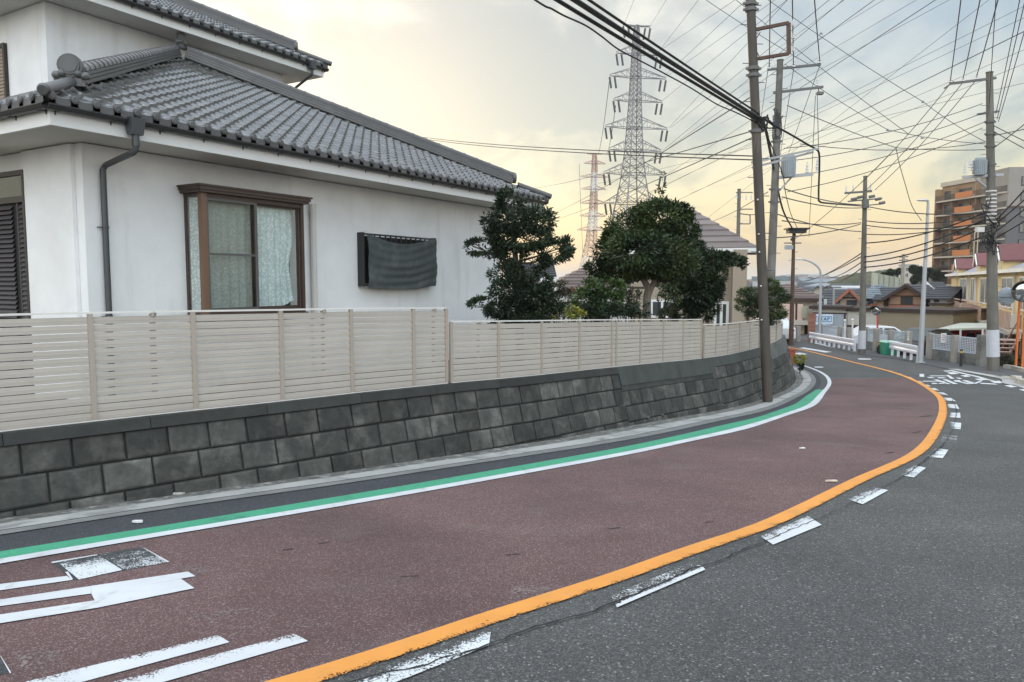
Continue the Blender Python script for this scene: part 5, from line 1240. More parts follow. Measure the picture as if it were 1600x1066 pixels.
wire(0, 0, 0, 0, 0, 0, .014, 0, 'single slack wire curving down from a kink in the open sky', 'slack wires', None, pts=[(1400, 231, 30), (1405, 255, 30), (1415, 290, 30.5), (1425, 322, 31), (1440, 345, 32)])
wire(1400, 231, 30, 1540, 234, Y5, .014, .05, 'short level wire from the kink in the open sky to the dark wrapped pole', 'slack wires')
wire(1230, 165, Y2, 1400, 231, 30, .014, .05, 'wire from the pale transformer pole down to the kink in the open sky', 'slack wires')
wire(1400, 231, 30, 1240, 375, 40, .014, .2, 'wire from the kink in the open sky down to the thin dark pole', 'slack wires')
wire(1274, 150, Y2, 1264, 370, 30, .010, .0, 'thin vertical wire hanging below the second crossarm of the pale transformer pole', 'slack wires')
W([(935, 240, 952, 128, 350, 186), (948, 240, 962, 165, 350, 186), (912, 420, 905, 256, 400, 352)], 'hair-thin transmission line between the two pylons', 'transmission lines between pylons', .09, sag=2.5, ext1=0)
W([(1036, 121, 1100, 60, 182, 120), (1048, 200, 1170, 100, 182, 110), (1036, 235, 1172, 120, 182, 110), (1043, 272, 1175, 185, 182, 110), (1016, 41, 1040, 0, 182, 120), (974, 41, 990, 0, 182, 120), (1026, 85, 1090, 0, 182, 110), (1034, 158, 1172, 45, 182, 110), (1045, 320, 1176, 255, 182, 110), (1022, 85, 1146, 0, 182, 110), (1040, 121, 1166, 30, 182, 110), (1040, 235, 1170, 140, 182, 110), (1045, 200, 1166, 68, 182, 110)], 'transmission line from the grey pylon to the upper right', 'transmission lines from the grey pylon', .032, sag=.2, ext1=2.5)
# spacer balls on the slanting wires
CLIPS = ['right of the rusty bracket', 'left of the wrapped pole crossarm', 'in the middle of the right sky', 'lower right of the middle sky']
for x, y in ((1283, 52), (1442, 159), (1387, 203), (1441, 215)):
    b = MB(); c = P(x, y, 29.5); b.ball(c, .045, .045, .045); b.tube([c-Vector((.07, 0, .03)), c+Vector((.07, 0, -.03))], .02, 6); lone('wire_clip', b, M_trafo, 'small grey clip on a slanting sky wire, %s' % CLIPS.pop(0), 'clip', tuple(c), 'wire clips in the sky')
# ================================================================== BUILDINGS ACROSS AND BEYOND THE ROAD
def wm(name, c, **k): return mat(name, c, k.pop('rough', .85), k.pop('var', .08), k.pop('vs', .8), **k)
M_cream = wm('cream wall', (.56, .52, .45)); M_beigew = wm('beige siding', (.33, .275, .215)); M_beiged = wm('tan siding', (.33, .27, .20)); M_tanw = wm('tan flat wall', (.27, .225, .155))
M_pale = wm('pale panel wall', (.46, .43, .375)); M_terra = wm('terracotta wall', (.33, .13, .085)); M_terral = wm('tan brown wall', (.36, .22, .14)); M_pink = wm('pinkish wall', (.62, .45, .37))
M_greyw = wm('light grey wall', (.40, .41, .42)); M_bluep = wm('blue grey panel', (.34, .38, .43)); M_wht = wm('white wall', (.66, .66, .64)); M_yel = wm('yellow wall', (.68, .52, .27)); M_orw = wm('orange balcony', (.55, .18, .08))
M_rdark = mat('dark slate roof', (.055, .055, .062), .6, .15, 2, rnd=.2); M_rgrey = mat('blue grey roof', (.17, .20, .22), .6, .12, 2, rnd=.1); M_rbrn = mat('brown roof', (.13, .095, .085), .65, .15, 2, rnd=.2); M_rred = mat('maroon roof', (.15, .05, .048), .5, .1, 2, rnd=.1)
M_rstr = mat('striped brown roof', (.15, .12, .11), .5, .15, 2, rnd=.15); M_trim = wm('dark trim', (.05, .035, .03)); M_brick = wm('reddish brick', (.28, .13, .09), rnd=.2)
M_wfr = wm('white frame', (.70, .70, .68), rough=.5); M_blk = mat('concrete block', (.20, .20, .185), .9, .25, 2, col2=(.10, .10, .09), c2s=2, c2lo=.5, c2hi=.7); M_postc = mat('concrete post', (.33, .31, .28), .9, .2, 3)
M_gr = wm('white enamel', (.74, .74, .78), rough=.4, streak=((.5, .48, .50), 3, .6, .8)); M_lat = wm('white lattice', (.58, .63, .68), rough=.5)
def framez(p0, p1):
    d = Vector((p1[0]-p0[0], p1[1]-p0[1], 0)); return math.atan2(d[1], d[0]), d.length
def window(parent, HOf, x0, x1, z0, z1, y=-.03, fr=None, gl=None, mull=1, th=.05):
    b = MB(); f = th
    b.box(x0, x1, y-.03, .02, z0, z0+f); b.box(x0, x1, y-.03, .02, z1-f, z1); b.box(x0, x0+f, y-.03, .02, z0+f, z1-f); b.box(x1-f, x1, y-.03, .02, z0+f, z1-f)
    for i in range(1, mull+1): c = x0+(x1-x0)*i/(mull+1); b.box(c-f/2, c+f/2, y-.028, .018, z0+f, z1-f)
    o = b.build('window', fr or M_wfr, parent, HOf); b = MB(); b.box(x0+f, x1-f, y-.005, .01, z0+f, z1-f); b.build('pane', gl or M_winglass, o, HOf); return o
def bldg(label, p0, p1, dep, zb, ze, rh, kind, wallm, roofm, wins=(), group=None, ov=.35, cat='house', frm=None, band=None, trim=None, name='house', mull=1):
    yaw, Ln = framez(p0, p1); t = thing(name, label, cat, (p0[0], p0[1], zb), yaw, group); O = (0, 0, zb); b = MB()
    b.box(0, Ln, 0, dep, zb, ze)
    if kind == 'gable_front': b.prism([(0, .0, ze), (Ln, .0, ze), (Ln/2, .0, ze+rh)], (0, dep, 0))
    if kind == 'gable_side': b.prism([(0, 0, ze), (0, dep, ze), (0, dep/2, ze+rh)], (Ln, 0, 0))
    b.build('wall', wallm, t, O)
    r = MB(); n = 7
    def slope(a, c, d_, e):             # a,b eave ends ; c,d ridge ends : stepped courses
        a, c, d_, e = map(Vector, (a, c, d_, e))
        for i in range(n):
            q0, q1 = i/n, (i+1)/n; A, B = a.lerp(e, q0), c.lerp(d_, q0); Cc, D = c.lerp(d_, q1), a.lerp(e, q1); u = Vector((0, 0, .09)); v = Vector((0, 0, .03))
            r.hexa([A, B, Cc, D], [A+u, B+u, Cc+v, D+v])
    z = ze-.05
    if kind == 'gable_front':
        s_ = rh/(Ln/2); zz = ze-ov*s_
        slope((-ov, dep+ov, zz), (-ov, -ov, zz), (Ln/2, -ov, ze+rh), (Ln/2, dep+ov, ze+rh)); slope((Ln+ov, -ov, zz), (Ln+ov, dep+ov, zz), (Ln/2, dep+ov, ze+rh), (Ln/2, -ov, ze+rh))
    elif kind == 'gable_side':
        s_ = rh/(dep/2); zz = ze-ov*s_
        slope((-ov, -ov, zz), (Ln+ov, -ov, zz), (Ln+ov, dep/2, ze+rh), (-ov, dep/2, ze+rh)); slope((Ln+ov, dep+ov, zz), (-ov, dep+ov, zz), (-ov, dep/2, ze+rh), (Ln+ov, dep/2, ze+rh))
    elif kind == 'hip':
        h = min(Ln, dep)/2+ov; a, c, d_, e = (-ov, -ov, z), (Ln+ov, -ov, z), (Ln+ov, dep+ov, z), (-ov, dep+ov, z)
        if Ln >= dep: k0, k1 = (-ov+h, dep/2, z+rh), (Ln+ov-h, dep/2, z+rh); slope(a, c, k1, k0); slope(c, d_, k1, k1); slope(d_, e, k0, k1); slope(e, a, k0, k0)
        else: k0, k1 = (Ln/2, -ov+h, z+rh), (Ln/2, dep+ov-h, z+rh); slope(a, c, k0, k0); slope(c, d_, k1, k0); slope(d_, e, k1, k1); slope(e, a, k0, k1)
    else: r.box(-ov*.4, Ln+ov*.4, -ov*.4, dep+ov*.4, ze+.002, ze+max(rh, .15))
    rf = r.build('roof', roofm, t, O)
    if trim and kind == 'gable_front':
        m = MB(); s_ = rh/(Ln/2); zz = ze-ov*s_
        for s2 in (0, 1):
            a = Vector((-ov if not s2 else Ln+ov, -ov-.03, zz)); c = Vector((Ln/2, -ov-.03, ze+rh)); m.bar(a, c, .06, .22)
        m.build('bargeboard', trim, rf, O)
    if kind in ('hip', 'gable_side') and trim: m = MB(); m.box(-ov, Ln+ov, -ov-.04, -ov-.003, z-.16, z+.04); m.build('fascia', trim, rf, O)
    if band:
        for (z0, z1, m_, nm) in band: m = MB(); m.box(-.02, Ln+.02, -.06, -.003, z0, z1); m.build(nm, m_, t, O)
    for q in wins: window(t, O, *q[:4], fr=frm, mull=mull)
    return t, O, Ln
def X(px_, Y): return (px_-CX)/F*Y*1.0
def Z(py, Y): return P(800, py, Y)[2]
def XQ(x0, x1, Y):                      # both front corners of a facade turned square to the line of sight
    u = ((x0+x1)/2-CX)/F; dl = (x1-x0)/F*Y/2*u
    return XP(x0, Y+dl), XP(x1, Y-dl)
def XP(px_, Y): return (P(px_, 440, Y)[0], Y)
# striped-roof house behind the trees
Yh = 34
t, O, Ln = bldg('beige house with dark striped hip roof behind the dark trees left of the brown pole', XP(985, Yh), XP(1166, Yh-1.5), 6.5, -.9, Z(392, Yh)+.05, 2.0, 'hip', M_beigew, M_rstr, (), ov=.5, trim=M_wfr)
window(t, O, Ln*(1022-985)/181-.1, Ln*(1052-985)/181+.1, Z(496, Yh), Z(468, Yh), mull=1, th=.10); window(t, O, Ln*(1118-985)/181, Ln*(1141-985)/181, Z(520, Yh), Z(470, Yh), mull=1, th=.12)
b = MB(); b.box(Ln*(1146-985)/181, Ln+.02, -.7, -.003, -.9, Z(393, Yh)-.0); b.build('projecting_bay', M_beigew, t, O)
b = MB()
for i in range(9): x = Ln*(1108-985)/181+i*.14; b.box(x, x+.02, -.025, -.003, -.9, Z(396, Yh))
b.build('siding_ribs', M_beiged, t, O)
bldg('white-walled house with brown hip roof glimpsed between the two big garden trees', XP(862, 42), XP(985, 42), 6, -1, Z(449, 42), 1.25, 'hip', M_wht, M_rbrn, ((.6, 1.6, -.4, .5), (2.6, 3.4, -.6, .5)), ov=.4, trim=M_wfr)
b = MB(); p = P(893, 459, 40.5); b.hexa([p+Vector((-.35, 0, 0)), p+Vector((.40, 0, .15)), p+Vector((.38, .6, .25)), p+Vector((-.35, .6, .12))], [p+Vector((-.35, 0, .06)), p+Vector((.40, 0, .23)), p+Vector((.38, .6, .36)), p+Vector((-.35, .6, .22))])
lone('awning', b, wm('red awning', (.26, .05, .03)), 'small red awning glimpsed left of the bright green shrub', 'awning', tuple(p))
bldg('low grey-roofed outbuilding peeping out right beside the corner of the white house', XP(800, 30), XP(858, 30), 4, -.8, Z(433, 30), .55, 'gable_side', M_greyw, M_rdark, (), ov=.3, trim=M_wfr, cat='outbuilding')
# pinkish balcony house with dark hip roof
Ya = 50
t, O, Ln = bldg('pinkish cream two-storey house with dark hip roof and a balcony left of the shop sign', *XQ(1178, 1277, Ya), 7, -2.6, Z(466, Ya), 1.0, 'hip', M_cream, M_rbrn, (), ov=.4, trim=M_trim)
def bx(t, O, nm, m, x0, x1, y0, y1, z0, z1): b = MB(); b.box(x0, x1, y0, y1, z0, z1); return b.build(nm, m, t, O)
sx = lambda q: (q-1178)/99*Ln
bx(t, O, 'balcony', M_pink, sx(1222), sx(1257), -.9, -.003, Z(499, Ya), Z(475, Ya)); bx(t, O, 'balcony_slab', M_cream, sx(1216), sx(1270), -1.1, -.004, Z(506, Ya), Z(499.2, Ya)-.003)
bx(t, O, 'shuttered_panel', wm('grey green shutter', (.36, .37, .27)), sx(1255.5), sx(1263), -.95, -.9, Z(495, Ya), Z(478, Ya)); bx(t, O, 'entrance_wall', wm('pale yellow wall', (.62, .48, .30)), sx(1247), sx(1260), -.5, -.003, -2.6, Z(506.5, Ya)-.01)
bx(t, O, 'dark_doorway', M_dark, sx(1261), sx(1268), -.3, -.003, -2.6, Z(506.5, Ya)-.01); window(t, O, sx(1190), sx(1205), Z(495, Ya), Z(478, Ya))
b = MB(); b.tube([P(1244, 500, 48), P(1244.5, 474, 48)], .07, 8); b.build('drainpipe', M_trim, t, (0, 0, 0)); bpy.data.objects.remove(C.objects[-1]) if False else None
o = C.objects[-1]; o.parent = None; tag(o, 'thin dark post in front of the pinkish balcony', 'post'); o.name = 'post'
# shop building with sign, and long flat walls
Yb = 47
z479 = Z(479.5, Yb)
t, O, Ln = bldg('flat-roofed shop building with blue-grey shutter front carrying a sign', XP(1271, Yb+.5), XP(1326, Yb-.5), 2.6, -2.2, Z(483, Yb), .18, 'flat', M_pale, M_trim, (), ov=.5, cat='shop')
sx = lambda q: (q-1271)/55*Ln
bx(t, O, 'shutter_panel', M_bluep, sx(1271.5), sx(1321), -.08, -.003, -2.2, Z(490.5, Yb)); bx(t, O, 'panel_header', M_trim, sx(1271), sx(1325), -.10, -.003, Z(490.4, Yb)+.003, Z(489, Yb)+.02)
b = MB()
for i in range(24): x = sx(1272)+i*(sx(1320)-sx(1272))/24; b.box(x, x+.012, -.092, -.081, -2.2, Z(491, Yb))
b.build('panel_ribs', M_greyw, t, O)
bx(t, O, 'corner_frame', M_trim, sx(1321.2), sx(1323.5), -.15, -.003, -2.2, Z(489, Yb))
sg = thing('shop_sign', 'white sign with blue letters LEAP in a blue frame on the shop front', 'sign', tuple(P(1287, 499, Yb-.3)))
so_ = tuple(sg.location); ys = Yb-.3
b = MB(); a = P(1272, 507, ys); c = P(1301.5, 491.5, ys); b.box(a[0], c[0], ys, ys+.08, a[2], c[2]); b.build('board', wm('pale sign board', (.62, .70, .76)), sg, so_)
M_blue = wm('sign blue', (.045, .17, .36)); b = MB(); a = P(1274.5, 503, ys); c = P(1299.5, 494, ys); x0, x1, z0, z1 = a[0], c[0], a[2], c[2]; f = .035
for q in ((x0, x1, z0, z0+f), (x0, x1, z1-f, z1), (x0, x0+f, z0+f, z1-f), (x1-f, x1, z0+f, z1-f)): b.box(q[0], q[1], ys-.012, ys-.002, q[2], q[3])
b.build('sign_border', M_blue, sg, so_)
def letter(ch, x, z, w_, h_):
    b = MB(); s = .062; sf = .03; yy = (ys-.014, ys-.003)
    def vb(xa, za=0, zb_=1): b.box(x+xa*w_-s/2, x+xa*w_+s/2, *yy, z+za*h_, z+zb_*h_)
    def hb_(za, xa, xb, th=.035): b.box(x+xa*w_, x+xb*w_, yy[0]+.001, yy[1], z+za*h_-(th if za > .5 else 0), z+za*h_+(0 if za > .5 else th))
    if ch == 'L': vb(.28); hb_(0, .05, .9); hb_(1, .05, .5); b.box(x+.84*w_, x+.92*w_, *yy, z, z+.3*h_)
    if ch == 'E': vb(.28); hb_(0, .05, .9); hb_(1, .05, .9); b.box(x+.3*w_, x+.7*w_, yy[0]+.002, yy[1], z+.46*h_, z+.56*h_); b.box(x+.84*w_, x+.92*w_, *yy, z, z+.26*h_); b.box(x+.84*w_, x+.92*w_, *yy, z+.74*h_, z+h_)
    if ch == 'P': vb(.28); hb_(0, .05, .5); hb_(1, .05, .8); b.box(x+.3*w_, x+.8*w_, yy[0]+.002, yy[1], z+.42*h_, z+.52*h_); b.box(x+.74*w_, x+.74*w_+s, *yy, z+.48*h_, z+.95*h_)
    if ch == 'A':
        for s2 in (-1, 1): b.prism([(x+w_*(.5+s2*.42)-s*.5, yy[0], z), (x+w_*(.5+s2*.42)+s*.5, yy[0], z), (x+w_*.5+s*.5, yy[0], z+h_), (x+w_*.5-s*.5, yy[0], z+h_)], (0, .011, 0))
        b.box(x+.25*w_, x+.75*w_, yy[0]-.001, yy[1], z+.3*h_, z+.4*h_); hb_(0, -.08, .26, .03); hb_(0, .74, 1.08, .03)
    b.build('letter', M_blue, sg, so_)
lw = (x1-x0-.2)/4
for i, ch in enumerate('LEAP'): letter(ch, x0+.11+lw*i, z0+.085, lw*.84, (z1-z0)-.17)
b = MB()
rs = random.Random(5)
for k in range(2):
    x = x0+.08
    while x < x1-.1: w_ = rs.uniform(.02, .05); b.box(x, x+w_, ys-.006, ys-.002, z0-.10-.09*k, z0-.045-.09*k); x += w_+.02
b.build('small_print', wm('pale blue print', (.42, .55, .66)), sg, so_)
t, O, Ln = bldg('long low garage building with beige shutters right of the shop sign', XP(1326.5, Yb-.5), XP(1375, Yb-1.4), 4, -2.4, Z(485.5, Yb), .22, 'flat', M_pale, M_trim, (), ov=.3, cat='garage')
bx(t, O, 'dark_lintel', M_trim, -.02, Ln+.02, -.08, -.003, Z(512, Yb), Z(507, Yb))
bldg('long tan windowless wall building behind the parked cars', XP(1375.5, Yb-1.4), XP(1492, 42), 5, -2.6, Z(486, 46), .20, 'flat', M_tanw, M_trim, (), ov=.3, cat='garage')
# houses behind
def H_(label, x0, x1, Y, ye, yr, kind, wallm, roofm, wins=(), dep=8, zb=-3, yaw=0, **k):
    p0, p1 = XQ(x0, x1, Y); ze = Z(ye, Y); rh = Z(yr, Y)-ze
    if kind in ('hip', 'gable_side'): rh = Z(yr, Y+dep/2)-ze+.05
    Ln = math.hypot(p1[0]-p0[0], p1[1]-p0[1]); ws = [((a-x0)/(x1-x0)*Ln, (c-x0)/(x1-x0)*Ln, Z(z1, Y), Z(z0, Y)) for a, c, z0, z1 in wins]
    return bldg(label, p0, p1, dep, zb, ze, rh, kind, wallm, roofm, ws, **k)
H_('small pale gabled house wall left of the dark roofs above the shop', 1266, 1290, 78, 459, 447, 'gable_front', M_cream, M_rdark, dep=6)
H_('house with pale yellow end wall among the dark roofs above the shop', 1281, 1302, 72, 462, 447, 'gable_front', wm('straw wall', (.60, .52, .28)), M_rdark, dep=5, wins=((1287, 1292, 463, 470),))
H_('dark-roofed house directly above the shop sign', 1286, 1322, 66, 477, 453, 'gable_side', M_greyw, M_rdark, dep=9, wins=((1289, 1293, 468, 479),))
H_('pinkish tan house with brown gable over a wide window', 1314, 1344, 60, 466, 452.5, 'gable_front', wm('pinkish tan wall', (.42, .33, .27)), M_rdark, dep=7, wins=((1324, 1340, 469, 480),), trim=M_terra, band=((Z(466.5, 60), Z(464.5, 60), M_trim, 'belt_trim'),), ov=.5, frm=M_trim)
H_('grey-blue hip-roofed house with orange balcony right of the slim dark pole', 1350, 1377, 62, 466, 446, 'hip', M_greyw, M_rgrey, dep=9, wins=((1354, 1366, 468, 474),), band=((Z(483, 62), Z(475, 62), M_orw, 'balcony_panel'),), frm=M_trim)
H_('dark-roofed tan house behind the round traffic mirror', 1372, 1394, 60, 468, 450, 'gable_side', wm('orange tan wall', (.42, .25, .13)), M_rdark, dep=9, wins=((1382, 1389, 469, 478),), frm=M_trim)
t, O, Ln = H_('large terracotta and tan house with a broad dark gable', 1391, 1446, 57, 463, 445.5, 'gable_front', M_terral, M_rdark, dep=9, wins=((1409, 1428, 463.8, 475.5),), trim=M_trim, band=((Z(489, 57), Z(477, 57), M_terra, 'terracotta_base'), (Z(463.5, 57), Z(462, 57), M_trim, 'belt_trim'), (Z(477, 57)+.01, Z(475.8, 57), M_trim, 'belt_trim')), ov=.55, frm=M_trim)
H_('dark-roofed house between the terracotta house and the grey street lamp', 1432, 1464, 75, 455, 441, 'gable_front', wm('pinkish grey wall', (.40, .33, .30)), M_rdark, dep=8, wins=((1444, 1450, 458, 466),), trim=M_wfr)
H_('small grey house with dark roof just left of the yellow apartment house', 1455, 1481, 55, 466, 449, 'gable_side', M_greyw, M_rdark, dep=8, wins=((1461, 1469, 468, 477),), frm=M_trim)
H_('low tan annex below the small grey house', 1456, 1480, 52, 477, 475, 'flat', wm('tan annex', (.45, .36, .22)), M_trim, dep=2)
# far grey building behind the pale pole
t, O, Ln = H_('large pale blue-grey building far behind the pale transformer pole', 1176, 1243, 118, 438, 432, 'flat', M_greyw, M_rgrey, dep=14, zb=-5, wins=tuple((1182+i*9, 1187+i*9, 446+j*9, 450+j*9) for i in range(6) for j in range(2)))
bx(t, O, 'roof_block', M_greyw, Ln*.78, Ln*.95, 1, 5, Z(438, 118), Z(429, 118))
# hills and the distant town
def hill(name, pts, Y, dep, m, zb=-14):
    b = MB(); n = len(pts); rs = random.Random(len(pts)); cr_ = catmull(pts, 6)
    vs = []
    for j in range(7):
        k = j/6
        for x, y in cr_:
            top = P(x, y, Y+dep*.35)[2]; h = math.sin(math.pi*min(1, k*1.25)/2)**.8 if k < .8 else math.cos((k-.8)/.2*math.pi/2*.6)
            vs.append((P(x, 440, Y+dep*.35)[0]*(1+(k-.35)*.0), Y-dep*.4+dep*1.4*k, zb+(top-zb)*h*(1 if j else 0)+rs.uniform(-.3, .3)))
    w_ = len(cr_); b.idx(vs, [(j*w_+i, j*w_+i+1, (j+1)*w_+i+1, (j+1)*w_+i) for j in range(6) for i in range(w_-1)], .5); return struct(name, b, m, True)
M_hill = mat('wooded hill', (.045, .055, .028), .95, .4, .25, col2=(.11, .095, .055), c2s=.12, bump=.3, bs=1.2); M_hillf = mat('far hill', (.12, .12, .12), .95, .3, .06, col2=(.24, .20, .17), c2s=.05)  # far hills carry distance haze in their grey base colour
hill('hill', [(1340, 445), (1360, 438), (1378, 431), (1395, 426), (1420, 422), (1445, 420), (1480, 416), (1530, 414), (1620, 405), (1750, 400)], 175, 60, M_hill)
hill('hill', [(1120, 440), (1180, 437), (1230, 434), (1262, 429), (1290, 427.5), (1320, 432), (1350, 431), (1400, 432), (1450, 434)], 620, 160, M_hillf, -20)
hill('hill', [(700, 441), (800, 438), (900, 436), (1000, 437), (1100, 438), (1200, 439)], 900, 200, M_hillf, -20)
rs = random.Random(99); cols = [M_cream, M_wht, M_greyw, M_terral, M_pale, M_beigew]; CN = ['cream', 'white', 'light grey', 'tan brown', 'pale grey-beige', 'beige']; M_rlt = wm('pale grey roof', (.26, .26, .27)); rfs = [M_rdark, M_rgrey, M_rbrn, M_rlt]; RN = ['dark slate', 'blue-grey', 'brown', 'pale grey']; rowname = ''
gt_ = 'small houses of the distant town'
USED = set()
def townhouse(x, y, Y, w_, h_):
    c = P(x, y, Y); k, wmat, rmat = rs.choice([q for q in [(a_, b_, c_) for a_ in ('hip', 'gable_side', 'gable_front') for b_ in cols for c_ in rfs] if (rowname, q) not in USED]); USED.add((rowname, (k, wmat, rmat)))
    yaw, Ln = 0, w_; rh = w_*.16; t = thing('house', 'tiny %s house, %s %s roof, %s row of distant town' % (CN[cols.index(wmat)], RN[rfs.index(rmat)], k.replace('_', ' '), rowname), 'house', (c[0], Y, c[2]-h_-rh), rs.uniform(-.5, .5), gt_); b = MB(); b.box(0, w_, 0, w_*.8, -9, h_)
    for i in range(int(w_/2.2)): b.box(.6+i*2.1, 1.5+i*2.1, -.05, -.003, h_*.55, h_*.8, m=1)
    b.build('wall', (wmat, M_winglass), t)
    r = MB(); o = .4; d = w_*.8
    if k == 'gable_front': r.prism([(-o, -o, h_-.05), (w_+o, -o, h_-.05), (w_/2, -o, h_+rh)], (0, d+2*o, 0))
    else:
        q = d/2+o if k == 'hip' else 0; r.idx([(-o, -o, h_), (w_+o, -o, h_), (w_+o, d+o, h_), (-o, d+o, h_), (-o+q*.9, d/2, h_+rh), (w_+o-q*.9, d/2, h_+rh)], [(0, 1, 5, 4), (1, 2, 5), (2, 3, 4, 5), (3, 0, 4), (3, 2, 1, 0)])
    r.build('roof', rmat, t)
for row, (Y, yb, n) in enumerate(((100, 455, 6), (130, 449, 9), (170, 444, 11), (225, 440, 12), (300, 436, 13), (400, 433.5, 12))):
    rowname = ('nearest', 'second', 'third', 'fourth', 'fifth', 'farthest')[row]
    for i in range(n):
        x = 1178+(1400-1178)*(i+rs.uniform(-.3, .3))/n
        if row < 2 and x > 1385: continue
        townhouse(x, yb+rs.uniform(-1.5, 2), Y+rs.uniform(-8, 8), rs.uniform(6, 10)*(1+row*.12), rs.uniform(5, 7))
t, O, Ln = H_('long white low building in the distance above the dark roofs', 1290, 1345, 140, 450, 447, 'flat', wm('warm white wall', (.66, .60, .48)), M_wfr, dep=8, zb=-3)
t, O, Ln = H_('orange-tan block in the distant town behind the curved street lamp', 1264, 1282, 330, 439, 437, 'flat', wm('sunny orange wall', (.62, .36, .16)), M_terral, dep=12, zb=-8)
t, O, Ln = H_('pale castle-like building crowning the far hill', 1262, 1292, 520, 432, 429, 'flat', M_greyw, M_greyw, dep=20, zb=-8, wins=tuple((1264+i*4, 1266+i*4, 434, 436) for i in range(7)))
bx(t, O, 'turret', M_greyw, Ln*.55, Ln*.65, 2, 8, Z(432, 520), Z(426.5, 520))
t, O, Ln = H_('small pale apartment block on the wooded hill left of the tall apartment tower', 1404, 1424, 170, 416, 413, 'flat', M_cream, M_greyw, dep=9, zb=-2, wins=((1406, 1410, 418, 424), (1414, 1419, 418, 424), (1406, 1410, 427, 433), (1414, 1419, 427, 433)))
b = MB()
for i in range(6): x = 1366+i*8; a = P(x, 426+i*1.6, 140); a2 = P(x+7, 428+i*1.6, 140); z0 = a[2]-3.2; b.hexa([(a[0], 140, z0), (a2[0], 140, z0), (a2[0], 141, z0), (a[0], 141, z0)], [(a[0], 140, a[2]), (a2[0], 140, a2[2]), (a2[0], 141, a2[2]), (a[0], 141, a[2])])
lone('hillside_wall', b, wm('greenish retaining concrete', (.30, .31, .25), rnd=.2), 'pale stepped retaining wall on the slope above the dark roofs', 'wall', tuple(P(1366, 434, 140)))
rs = random.Random(61)
for i, (x, y, r_) in enumerate(((1382, 430, 4), (1392, 427, 5), (1402, 425, 4), (1428, 422, 6), (1437, 424, 6), (1450, 426, 7), (1440, 432, 7), (1372, 436, 5), (1462, 428, 8), (1478, 424, 9), (1430, 437, 6), (1475, 436, 8))):
    Y = 158; k = Y/F; c = P(x, y, Y); t = thing('tree', 'dark rounded hill tree below the apartment tower, number %s counting rightward' % 'one two three four five six seven eight nine ten eleven twelve'.split()[i], 'tree', (c[0], c[1], c[2]-r_*k*2), 0, 'trees on the hill by the tower'); lo = tuple(t.location)
    b = MB(); b.tube([lo, c], .18, 6); b.build('trunk', M_barkd, t, lo); b = MB(); leaves(b, [(c+Vector((rs.uniform(-.3, .3)*r_*k, 0, rs.uniform(-.3, .3)*r_*k)), r_*k*.8, r_*k*.8, r_*k*.7) for _ in range(3)], 22, .55, .35, rs); b.build('crown', M_leaf3, t, lo)
# ---------------- tall apartment tower
pa = (P(1456, 440, 160)[0], 160); pb = (P(1566, 440, 141)[0], 141)
yaw, Ln = framez(pa, pb); zt0 = P(1456, 294, 160)[2]+.2; FHT = 2.93; zb0 = zt0-7*FHT-1
M_tilew = wm('tan tile wall', (.31, .20, .115)); M_tileb = wm('brown tile wall', (.20, .12, .085)); M_tdark = wm('dark grey tile', (.12, .115, .12)); M_tgrey = wm('light grey tile', (.27, .245, .22)); M_or = wm('orange parapet', (.52, .19, .07)); M_slab = wm('beige slab edge', (.48, .42, .34)); M_rail = mat('bronze railing', (.10, .075, .055), .6, .1)
tw = thing('apartment_tower', 'tall tan and dark apartment tower with orange balconies on the hill at the right', 'apartment building', (pa[0], pa[1], zb0), yaw); O = (0, 0, zb0)
bx(tw, O, 'wall', M_tilew, 0, Ln, 1.5, 11, zb0, zt0); bx(tw, O, 'parapet', M_slab, -.2, Ln+.2, 1.2, 11.2, zt0+.003, zt0+.9)
bx(tw, O, 'end_wall', M_tileb, -.35, -.003, .1, 11, zb0, zt0-.6)
for f in range(7):
    z = zt0-.3-FHT*(f+1)
    bx(tw, O, 'balcony_slab', M_slab, 0, Ln, 0, 1.497, z-.18, z+.12)
    b = MB(); x = .05
    while x < Ln-.05: b.box(x, x+.05, .02, .06, z+.12, z+1.15); x += .22
    b.box(0, Ln, .01, .07, z+1.15, z+1.22); b.build('balcony_railing', M_rail, tw, O)
    bx(tw, O, 'orange_parapet', M_or, Ln*.30, Ln*.55, -.06, .0, z+.125, z+1.3)
    for (u0, u1) in ((.04, .20), (.26, .44), (.62, .78), (.84, .95)):
        b = MB(); b.box(Ln*u0, Ln*u1, 1.42, 1.497, z+.14, z+2.2); o = b.build('window', M_rail, tw, O); b = MB(); b.box(Ln*u0+.12, Ln*(u0+u1)/2-.05, 1.38, 1.417, z+.2, z+2.1); b.box(Ln*(u0+u1)/2+.05, Ln*u1-.12, 1.38, 1.417, z+.2, z+2.1); b.build('pane', M_winglass, o, O)
    for u in (.0, .235, .58): bx(tw, O, 'balcony_divider', M_tileb if f % 2 else M_tilew, Ln*u, Ln*u+.15, .08, 1.49, z+.125, z+FHT-.19)
    b = MB(); b.box(Ln*.48, Ln*.52, .9, 1.3, z+.13, z+.75); b.build('air_conditioner', M_wfr, tw, O)
for u in (.615, .66): b = MB(); b.tube([(Ln*u, -.12, zb0), (Ln*u, -.12, zt0-3.3*FHT)], .12, 8); b.build('drainpipe', M_slab, tw, O)
